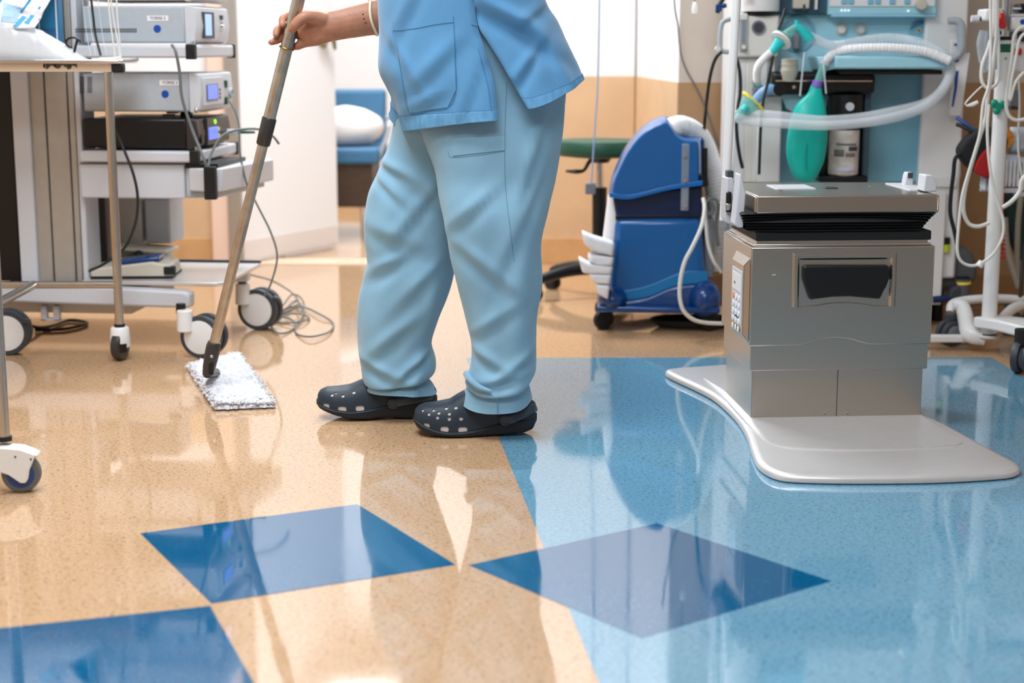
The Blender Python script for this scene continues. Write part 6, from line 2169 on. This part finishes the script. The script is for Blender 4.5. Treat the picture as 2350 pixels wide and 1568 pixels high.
for px0, px1, y0_, y1_ in ((1846, 1836, 120, 220), (1888, 1896, 130, 215)):
    cable('sampling_line', [(px0, y0_, YW - 0.03), (lerp(px0, px1, 0.4), lerp(y0_, y1_, 0.4), YW - 0.05), (px1, y1_, YW - 0.05)], 0.003, tube_c, 'thin clear sampling line hanging over the black block, ' + ('left' if px0 < 1860 else 'right') + ' of the pair', 'tube', 'clear sampling lines')
cable('black_hose', [(1656, 118, 4.93), (1645, 130, 4.93), (1636, 150, 4.95), (1628, 185, 4.98), (1622, 230, 5.0), (1618, 270, 5.0), (1616, 300, 5.05)], 0.0055, cable_b, 'black hose curving down left of the white pole')
cable('black_hose', [(1682, 122, 4.93), (1692, 140, 4.92), (1698, 170, 4.92), (1699, 210, 4.92), (1694, 245, 4.92), (1690, 280, 4.92), (1692, 320, 4.92), (1698, 360, 4.93), (1704, 385, 4.95)], 0.0055, cable_b, 'black hose hanging along the left machine column')
cable('black_hose', [(1802, 20, 4.9), (1795, 45, 4.88), (1784, 75, 4.87), (1776, 110, 4.87), (1770, 150, 4.87), (1762, 190, 4.87), (1752, 230, 4.86), (1746, 290, 4.86), (1744, 340, 4.86), (1742, 400, 4.88)], 0.0045, cable_b, 'thin black lead running down the white front panel')
cable('dark_green_tube', [(1646, 30, 4.95), (1652, 10, 4.95), (1664, -6, 4.95), (1690, -20, 4.95), (1720, -8, 4.95)], 0.007, cable_b, 'dark hose loop behind the white pole at the top edge')
MBx = MB()
q = at(1649, 18, 4.94)
MBx.obox(q, (0.02, 0.016, 0.022))
MBx.cyl(q + V((0.01, 0, 0.004)), q + V((0.024, 0, 0.008)), 0.007)
tag(MBx.build('blue_clamp', blue_dk, bevel=0.003), 'small dark blue clamp knob left of the white pole at the top', 'knob')

# white pole clamped to the side of the table column
pb_, pt_ = at(1661, 508, PF.loc.y + 0.16), at(1690, 0, PF.loc.y + 0.24)
wp = thing('drip_pole', 'slim white slanted pole clamped to the left side of the table column head', 'pole', pb_)
MB().cyl(pb_, pt_ + (pt_ - pb_) * 0.6, 0.0106, None, 18).build('pole_tube', white_pl, wp, True, bevel=0.002)
MB().cyl(at(1663, 490, PF.loc.y + 0.15), at(1680, 492, PF.loc.y + 0.15), 0.010, None, 14).build('pole_clamp', steel, wp, True)
# ---------------------------------------------------------------- infusion stand at the right edge
IY = 4.58
ib = at(2268, 768, IY)
inf = thing('infusion_stand', 'white wheeled infusion stand with green-taped pole at the right edge', 'stand', (ib.x, IY, 0))
ix = ib.x


def ih(py):
    return at(2290, py, IY).z


MB().cyl((ix, IY, ib.z), (ix, IY, ih(90)), 0.0215, 0.0205, 26).build('pole', white_pl, inf, True)
MB().cyl((ix, IY, ib.z - 0.004), (ix, IY, ib.z + 0.004), 0.0225, None, 26).build('pole_seal', black_rb, inf, True)
MB().cyl((ix, IY, ih(92)), (ix, IY, ih(84)), 0.0225, 0.0185, 24).build('pole_collar', black_rb, inf, True)
MB().cyl((ix, IY, ih(88)), (ix, IY, 1.35), 0.0135, None, 20).build('telescopic_tube', steel, inf, True)
MB().box((ix - 0.004, IY - 0.0165, ih(60)), (ix + 0.004, IY - 0.012, 1.3)).build('tube_scale', mid_grey, inf, True, bevel=0.0015)
MB().cyl((ix, IY, ih(120)), (ix, IY, ih(101)), 0.0216, None, 26).build('green_tape', mk('green_tape', (0, 92, 64), 0.5), inf, True)
MB().cyl((ix, IY - 0.02, ih(134)), (ix, IY - 0.0225, ih(134)), 0.0035, None, 12).build('pole_screw', steel, inf, True)
kn = MB()
kc = at(2290, 244, IY - 0.03)
for k in range(3):
    a = radians(20 + 120 * k)
    kn.ell(kc + V((0.013 * cos(a), 0, 0.013 * sin(a))), (0.011, 0.01, 0.011), 12, 8)
kn.cyl(kc + V((0, 0.03, 0)), kc + V((0, -0.01, 0)), 0.010, None, 14)
kn.build('clamp_knob', green_pl, inf, True)
# base: arms and casters
hub = V((ix, IY, 0.075))
MB().lathe([(0.03, 0.045), (0.034, 0.05), (0.032, ib.z - 0.003), (0.024, ib.z)], Matrix.Translation(V((ix, IY, 0))), 26).build('base_hub', white_pl, inf, True)


def arm_(pts, r, name='base_arm', flat=0.8):
    return MB().tube([at(*p) for p in pts], r, 14, 5, flat=flat, up=(0, 0, 1)).build(name, white_pl, inf, True, smooth=60)


def icaster(par, px, py, Y, R_=0.037, yaw=0.3, face=mid_grey):
    g = at(px, py, Y)
    c = V((g.x, Y, R_))
    o = MB().cyl(c + V((0, 0.01, R_ * 0.6)), V((c.x, Y + 0.01, R_ * 2.5)), 0.016, 0.019, 16).build('caster', dk_grey, par, True)
    for s_ in (-1, 1):
        Mx = Matrix.Translation(c + V((sin(yaw) * -0.016 * s_, 0.016 * s_ * cos(yaw), 0))) @ Matrix.Rotation(yaw, 4, 'Z') @ Matrix.Rotation(pi / 2, 4, 'X')
        MB().lathe([(R_ * 0.7, -0.010), (R_ * 0.96, -0.0095), (R_, -0.004), (R_, 0.004), (R_ * 0.96, 0.0095), (R_ * 0.7, 0.010)], Mx, 28).build('tyre', dk_grey, o, True)
        MB().lathe([(0, 0.0125), (R_ * 0.5, 0.012), (R_ * 0.72, 0.0095), (R_ * 0.72, -0.0095), (0, -0.010)], Mx, 24).build('hub_cover', face, o, True)
    return o


arm_([(2262, 778, IY), (2225, 766, IY + 0.02), (2216, 730, IY + 0.10), (2208, 705, IY + 0.13), (2190, 700, IY + 0.14)], [0.02, 0.026, 0.027, 0.024, 0.018])
arm_([(2181, 716, IY + 0.16), (2186, 698, IY + 0.17), (2215, 690, IY + 0.18), (2260, 686, IY + 0.19), (2310, 686, IY + 0.2), (2350, 690, IY + 0.2), (2400, 700, IY + 0.18)], 0.0135, 'base_ring', 1.0)
arm_([(2280, 752, IY - 0.02), (2296, 738, IY + 0.05), (2320, 712, IY + 0.12), (2350, 698, IY + 0.16)], [0.019, 0.018, 0.017, 0.014])
MB().box(tuple(at(2140, 787, IY + 0.03) - V((0.2, 0, 0))), tuple(at(2246, 771, IY + 0.03) + V((0, 0.03, 0)))).build('base_rail', white_pl, inf, True, bevel=0.004)
pl = [at(2240, 786, IY - 0.03), at(2290, 804, IY - 0.10), at(2420, 800, IY - 0.30), at(2420, 768, IY - 0.30), at(2296, 764, IY - 0.06), at(2256, 772, IY)]
m = MB()
zt_, z0_ = at(2300, 768, IY - 0.1).z, at(2300, 800, IY - 0.1).z
out = [(ix - 0.05, IY - 0.01), (ix + 0.0, IY - 0.07), (ix + 0.16, IY - 0.46), (ix + 0.22, IY - 0.44), (ix + 0.10, IY - 0.03), (ix + 0.03, IY + 0.03)]
m.prism(out, 0.075, 0.108, 'xy')
m.build('front_arm', white_pl, inf, True, bevel=0.006)
icaster(inf, 2181, 771, IY + 0.12)
icaster(inf, 2318, 748, IY + 0.3, yaw=-0.4)
icaster(inf, 2380, 700, IY + 0.35)
cf = fl(2348, 858)
icaster(inf, 2350, 858, cf.y, 0.045, yaw=0.9, face=grey_pl)
MB().cyl(V((at(2350, 858, cf.y).x, cf.y + 0.01, 0.08)), V((at(2350, 858, cf.y).x, cf.y + 0.01, 0.12)), 0.028, None, 20).build('caster_cap', black_rb, inf, True)
# boxes and fittings clamped on the pole
pu = thing('pump_box', 'white infusion pump box with side plunger, left of the steel pole top', 'medical device', at(2282, 50, IY - 0.02))


def ibx(x0, y0, x1, y1, Y0, Y1, name, mat, par, bev=0.004):
    a_, b_ = at(x0, y0, Y0), at(x1, y1, Y0)
    return MB().box((min(a_.x, b_.x), Y0, min(a_.z, b_.z)), (max(a_.x, b_.x), Y1, max(a_.z, b_.z))).build(name, mat, par, True, bevel=bev)


ibx(2260, 48, 2304, 20, IY - 0.04, IY + 0.04, 'pump_body', white_pl, pu, 0.006)
ibx(2272, 37, 2290, 35, IY - 0.042, IY - 0.03, 'pump_slot', mid_grey, pu, 0)
MB().cyl(at(2262, 43, IY), at(2246, 43, IY), 0.006, None, 12).build('plunger_rod', black_pl, pu, True)
MB().cyl(at(2246, 43, IY), at(2229, 43, IY), 0.0105, 0.0095, 14).build('plunger_knob', grey_lt, pu, True)
MB().tube([at(2296, 34, IY - 0.05), at(2299, 40, IY - 0.055), at(2294, 48, IY - 0.055), at(2301, 56, IY - 0.05), at(2298, 63, IY - 0.05)], [0.008, 0.010, 0.009, 0.011, 0.009], 12, 4).build('red_clip', red_pl, pu, True)
ibx(2286, 84, 2306, 62, IY - 0.045, IY - 0.01, 'label_box', white_pl, pu, 0.004)
ibx(2292, 80, 2299, 71, IY - 0.047, IY - 0.044, 'blue_mark', blue_dot, pu, 0)
mo = thing('monitor_module', 'white module with red connectors, right of the steel pole and cut by the frame', 'medical device', at(2340, 70, IY))
ibx(2322, 70, 2440, 33, IY - 0.03, IY + 0.1, 'module_body', white_pl, mo, 0.006)
ibx(2322, 37, 2440, 34, IY - 0.033, IY - 0.02, 'module_lip', grey_lt, mo, 0.001)
ibx(2325, 165, 2440, 100, IY + 0.01, IY + 0.1, 'lower_module', white_pl, mo, 0.006)
ibx(2325, 96, 2440, 72, IY + 0.03, IY + 0.09, 'module_gap', dk_grey, mo, 0.002)
for px in (2328, 2341):
    q = at(px, 119, IY + 0.005)
    MB().ell(q, (0.0055, 0.006, 0.010), 12, 8).build('red_connector', red_pl, mo, True)
q = at(2347, 50, IY - 0.032)
MB().cyl(q, q + V((0, 0.004, 0)), 0.007, None, 14).build('blue_connector', blue_dot, mo, True)
ibx(2325, 22, 2345, 17, IY - 0.01, IY + 0.01, 'top_rod', grey_lt, mo, 0.002)
ibx(2338, 30, 2440, 8, IY + 0.0, IY + 0.06, 'black_unit', black_pl, mo, 0.006)
ibx(2318, 245, 2344, 205, IY + 0.05, IY + 0.1, 'grey_clamp', mid_grey, mo, 0.004)
ibx(2320, 252, 2340, 246, IY + 0.05, IY + 0.09, 'clamp_jaw', dk_grey, mo, 0.002)
ibx(2318, 205, 2326, 40, IY + 0.04, IY + 0.055, 'mount_bar', steel, mo, 0.002)
# clear drip chambers left of the pole
dc = thing('drip_set', 'clear drip chambers hanging left of the white pole', 'drip set', at(2265, 160, IY - 0.03))
m = MB()
m.tube([at(2258, 70, IY - 0.02), at(2254, 100, IY - 0.02), at(2258, 140, IY - 0.02), at(2264, 165, IY - 0.02)], [0.012, 0.016, 0.014, 0.008], 16, 4)
m.build('drip_chamber', film, dc, True)
m = MB()
m.tube([at(2276, 90, IY - 0.03), at(2276, 160, IY - 0.03)], 0.017, 16)
m.build('fluid_bag', film, dc, True)
# white cables
CB = [
    ([(2281, -30, IY - 0.06), (2280, 60, IY - 0.06), (2268, 110, IY - 0.06), (2254, 150, IY - 0.06), (2253, 185, IY - 0.06), (2266, 202, IY - 0.06), (2284, 196, IY - 0.06), (2291, 175, IY - 0.05), (2292, 120, IY - 0.05), (2290, 60, IY - 0.05)], 0.0048, 'white cable with a small loop at the top of the stand'),
    ([(2288, -30, IY - 0.08), (2287, 80, IY - 0.08), (2276, 170, IY - 0.08), (2268, 215, IY - 0.08), (2262, 270, IY - 0.08), (2250, 310, IY - 0.08), (2232, 370, IY - 0.08), (2216, 430, IY - 0.08), (2211, 480, IY - 0.08), (2222, 512, IY - 0.08), (2244, 520, IY - 0.08), (2270, 512, IY - 0.07)], 0.0055, 'white cable in the shorter of two long loops left of the pole'),
    ([(2272, -30, IY - 0.1), (2274, 100, IY - 0.1), (2270, 190, IY - 0.1), (2256, 240, IY - 0.1), (2248, 310, IY - 0.1), (2226, 385, IY - 0.1), (2208, 450, IY - 0.1), (2200, 520, IY - 0.1), (2197, 575, IY - 0.1), (2206, 600, IY - 0.1), (2228, 610, IY - 0.1), (2252, 604, IY - 0.1), (2280, 582, IY - 0.1), (2300, 545, IY - 0.1), (2303, 510, IY - 0.1), (2295, 480, IY - 0.1), (2280, 430, IY - 0.1), (2270, 370, IY - 0.1), (2266, 300, IY - 0.1), (2270, 240, IY - 0.1)], 0.0042, 'white cable in the longer loop swinging in front of the pole'),
    ([(2350, 62, IY - 0.05), (2338, 66, IY - 0.05), (2327, 84, IY - 0.05), (2322, 130, IY - 0.05), (2312, 200, IY - 0.05), (2310, 250, IY - 0.05), (2322, 272, IY - 0.05), (2345, 275, IY - 0.05), (2380, 262, IY - 0.05)], 0.0052, 'white cable bowing right of the pole over the white module'),
    ([(2360, 70, IY - 0.06), (2340, 90, IY - 0.06), (2330, 140, IY - 0.06), (2320, 190, IY - 0.06), (2318, 230, IY - 0.06), (2330, 190, IY - 0.06), (2350, 165, IY - 0.06)], 0.0045, 'white cable doubling back beside the white module'),
    ([(2420, 380, IY - 0.06), (2352, 405, IY - 0.06), (2340, 440, IY - 0.06), (2322, 462, IY - 0.06), (2302, 476, IY - 0.05)], 0.0062, 'thick white cable curving from the right edge to the pole'),
    ([(2331, 60, IY + 0.02), (2334, 130, IY + 0.02), (2340, 230, IY + 0.02), (2336, 330, IY + 0.01), (2344, 400, IY + 0.01), (2346, 430, IY + 0.01)], 0.003, 'thin white cable dropping over the clear packets'),
]
for P, r, lb in CB:
    cable('monitor_cable', P, r, cable_w, lb, 'cable', 'white monitor cables')
cp = thing('sensor_lead', 'white sensor tip on a thin lead sticking out left of the stand', 'sensor', at(2225, 240, IY - 0.05))
MB().tube([at(2256, 196, IY - 0.05), at(2240, 210, IY - 0.05), at(2216, 236, IY - 0.05), at(2219, 243, IY - 0.05)], 0.0022, 6, 5).build('lead', cable_w, cp, True)
MB().tube([at(2219, 243, IY - 0.05), at(2232, 240, IY - 0.05), at(2244, 234, IY - 0.05)], [0.003, 0.006, 0.005], 10, 3).build('sensor_tip', white_pl, cp, True)
pl_ = MB()
pl_.cyl(at(2254, 600, IY - 0.1), at(2246, 612, IY - 0.1), 0.009, 0.011, 14)
tag(pl_.build('cable_plug', white_pl, bevel=0.002), 'white plug at the bottom of the longest cable loop', 'plug')
# black and red pouch
pch = thing('cuff_pouch', 'black and red fabric pouch hanging behind the white pole', 'pouch', at(2262, 405, IY + 0.06))


def slab(name, pix, Y0, Y1, mat, par, bev=0.012, sm=3):
    P = [at(px, py, Y0) for px, py in ([(p.x, p.y) for p in cr([(a, b, 0) for a, b in pix], sm, True)] if sm > 1 else pix)]
    return MB().prism([(p.x, p.z) for p in P], Y0, Y1).build(name, mat, par, True, bevel=bev, seg=3, smooth=60)


slab('pouch_body', [(2203, 352), (2215, 325), (2240, 304), (2275, 292), (2300, 298), (2314, 320), (2312, 350), (2302, 385), (2294, 408), (2270, 408), (2225, 385)], IY + 0.05, IY + 0.11, black_cl, pch)
slab('red_panel', [(2237, 394), (2246, 365), (2262, 345), (2276, 336), (2284, 345), (2278, 370), (2272, 402), (2262, 408)], IY + 0.04, IY + 0.055, red_cl, pch, 0.004)
slab('orange_foil', [(2312, 292), (2336, 316), (2318, 338), (2308, 345), (2314, 320)], IY + 0.07, IY + 0.075, orange_m, pch, 0.001, 1)
cable('pouch_tube', [(2195, 285, IY + 0.1), (2212, 292, IY + 0.09), (2238, 306, IY + 0.08)], 0.006, cable_b, 'black tube entering the pouch from the left, lower of two')
cable('pouch_tube', [(2196, 270, IY + 0.12), (2215, 284, IY + 0.1), (2236, 300, IY + 0.09)], 0.006, cable_bl, 'blue tube entering the pouch from the left, upper of two')
cable('pouch_strap', [(2206, 352, IY + 0.06), (2192, 365, IY + 0.05), (2188, 400, IY + 0.05), (2182, 450, IY + 0.05), (2181, 490, IY + 0.05), (2190, 530, IY + 0.05), (2196, 560, IY + 0.05)], 0.006, black_cl, 'black strap dangling below the pouch', 'strap')
cable('red_coil_cord', [(2304, 400, IY + 0.03), (2302, 440, IY + 0.03), (2299, 520, IY + 0.03)], 0.004, red_pl, 'red cord running down behind the white pole')
P = []
for i in range(90):
    t = i / 89
    a = t * 2 * pi * 7
    c_ = at(lerp(2296, 2292, t), lerp(520, 592, t), IY + 0.05)
    P.append(c_ + V(((0.010 + 0.008 * t) * cos(a), (0.010 + 0.008 * t) * sin(a), 0)))
tag(MB().tube(P, 0.0032, 7).build('coil_lead', red_pl, smooth=80), 'red spiral cord coiled low behind the white pole', 'cord')
# clear packets on the stand
for i, (x0, y0, x1, y1, dy, lb) in enumerate(((2300, 355, 2336, 432, 0.05, 'left clear packet hanging right of the pole'), (2332, 360, 2420, 440, 0.06, 'right clear packet hanging right of the pole, cut by the frame'), (2250, 402, 2290, 440, 0.09, 'striped clear packet under the red pouch panel'), (2318, 292, 2420, 352, 0.08, 'upper clear packet beside the orange foil'))):
    a_, b_ = at(x0, y0, IY + dy), at(x1, y1, IY + dy)
    m = MB()

    def pk_(u, v, a_=a_, b_=b_, dy=dy, i=i):
        e = min(u, 1 - u, v, 1 - v)
        return V((lerp(a_.x, b_.x, u), IY + dy - 0.016 * min(1, e * 6) + 0.006 * noise.noise(V((u * 6 + i, v * 6, i))), lerp(a_.z, b_.z, v)))
    m.grid(18, 18, pk_)
    r_ = thing('clear_packet', lb, 'packet', V(((a_.x + b_.x) / 2, IY + dy, b_.z)), 0, 'clear packets on the stand')
    o = m.build('packet_film', mk('packet_film', (196, 204, 218), 0.3, var=(30, 0.12), alpha=0.95) if 'packet_film' not in MATS else MATS['packet_film'], r_, True, smooth=80, fix=False, solid=0.002)
    for k in range(4):
        x = lerp(a_.x, b_.x, 0.15 + 0.23 * k)
        MB().box((x - 0.003, IY + dy - 0.024, b_.z + 0.006), (x + 0.003, IY + dy - 0.016, lerp(b_.z, a_.z, 0.85))).build('packet_syringe', white_pl, r_, True, bevel=0.001)
    if i < 2:
        MB().box((a_.x, IY + dy - 0.024, b_.z - 0.012), (b_.x, IY + dy + 0.01, b_.z + 0.002)).build('packet_tray', grey_lt, r_, True, bevel=0.003)
# packets hanging from the side of the anaesthesia machine
for pix, Y0, mat, lb, st_ in (([(2194, 132), (2227, 120), (2222, 160), (2206, 266), (2178, 266), (2182, 200)], 4.98, paper, 'long white paper pouch with blue stripe hanging beside the machine handle', True), ([(2181, 92), (2200, 92), (2200, 128), (2181, 130)], 5.0, paper, 'small white packet with blue mark behind the machine handle', False), ([(2182, 320), (2202, 330), (2206, 400), (2190, 470), (2176, 440)], 5.12, mk('pale_green_bag', (200, 206, 198), 0.6), 'pale bag hanging low behind the black strap', False)):
    P = [at(px, py, Y0) for px, py in pix]
    r_ = thing('paper_pouch', lb, 'pouch', V((P[0].x, Y0, min(p.z for p in P))))
    MB().prism([(p.x, p.z) for p in P], Y0, Y0 + 0.012).build('pouch_sheet', mat, r_, True, bevel=0.003)
    if st_:
        Q = [at(px, py, Y0 - 0.002) for px, py in ((2192, 164), (2200, 162), (2196, 205), (2188, 245), (2184, 245), (2190, 205))]
        MB().prism([(p.x, p.z) for p in Q], Y0 - 0.002, Y0 + 0.002).build('blue_stripe', blue_dot, r_, True, smooth=0)
        Q = [at(px, py, Y0 - 0.002) for px, py in ((2192, 136), (2201, 134), (2200, 142), (2192, 143))]
        MB().prism([(p.x, p.z) for p in Q], Y0 - 0.002, Y0 + 0.002).build('blue_stripe', blue_dot, r_, True, smooth=0)
    elif pix[0][0] == 2181:
        Q = [at(px, py, Y0 - 0.002) for px, py in ((2190, 100), (2198, 100), (2198, 105), (2190, 105))]
        MB().prism([(p.x, p.z) for p in Q], Y0 - 0.002, Y0 + 0.002).build('blue_mark', blue_dot, r_, True, smooth=0)
tag(MB().tube([at(2206, -40, 5.25), at(2200, 30, 5.25), at(2192, 65, 5.25), at(2183, 92, 5.22)], 0.008, 10, 5).build('wall_hose', cable_w, smooth=80), 'white hose slanting down behind the grey machine handle', 'hose')
tag(MB().tube([at(2306, 500, 5.0), at(2310, 560, 5.0), at(2322, 610, 5.0), at(2338, 660, 5.0)], 0.010, 10, 5).build('grey_hose', mk('grey_hose', (150, 142, 130), 0.5), smooth=80), 'grey hose slanting down to the floor right of the pole', 'hose')
tag(MB().tube([at(2345, 430, 5.1), at(2336, 520, 5.1), at(2334, 640, 5.1)], 0.009, 10, 5).build('grey_hose', MATS['grey_hose'], smooth=80), 'brown-grey hose hanging at the right edge', 'hose')
cable('black_power_lead', [(2352, 560, 4.8), (2346, 620, 4.75), (2341, 682, 4.72)], 0.006, cable_b, 'black lead at the right edge above the stand base')
dg_ = thing('dark_garment', 'dark green cloth hanging at the right edge behind the stand', 'cloth', at(2330, 560, 5.2))
slab('cloth_folds', [(2310, 450), (2335, 440), (2360, 450), (2356, 520), (2362, 600), (2340, 590), (2322, 540), (2312, 500)], 5.18, 5.24, mk('dark_teal_cloth', (24, 48, 48), 0.8), dg_, 0.01)
# grey wheeled base unit with yellow bands
gu = thing('suction_unit', 'low dark grey unit with yellow-banded posts behind the stand base', 'medical device', at(2190, 680, 5.08))
slab('unit_body', [(2135, 570), (2200, 566), (2236, 585), (2246, 640), (2215, 655), (2140, 672)], 5.04, 5.24, mk('slate_plastic', (82, 84, 88), 0.5), gu, 0.02, 2)
MB().cyl(at(2169, 578, 5.02), at(2169, 560, 5.02), 0.014, None, 18).build('lime_cap', lime_pl, gu, True)
MB().cyl(at(2169, 560, 5.02), at(2169, 545, 5.02), 0.0155, None, 18).build('black_cap', black_pl, gu, True)
qa, qb = at(2212, 690, 5.0), at(2210, 640, 5.0)
MB().cyl(V((qa.x, 5.0, 0.03)), qb, 0.024, 0.022, 20).build('banded_post', MATS['slate_plastic'], gu, True)
MB().cyl(at(2211, 652, 5.0), at(2211, 646, 5.0), 0.0235, None, 20).build('yellow_band', yellow_pl, gu, True)
MB().cyl(at(2210, 645, 5.0), at(2210, 636, 5.0), 0.0215, None, 20).build('black_band', black_pl, gu, True)
slab('foot_bracket', [(2178, 685), (2186, 662), (2205, 656), (2214, 668), (2204, 690)], 4.98, 5.02, dk_grey, gu, 0.006, 1)
MB().cyl(at(2140, 688, 5.0), at(2185, 684, 5.0), 0.011, None, 14).build('blue_rod', mk('dark_blue_rod', (14, 40, 84), 0.4), gu, True)
for px in (2150, 2205):
    g = at(px, 690, 5.14)
    MB().cyl(V((g.x, 5.14, 0.0)), V((g.x, 5.14, at(px, 650, 5.14).z)), 0.02, None, 14).build('unit_foot', black_rb, gu, True)
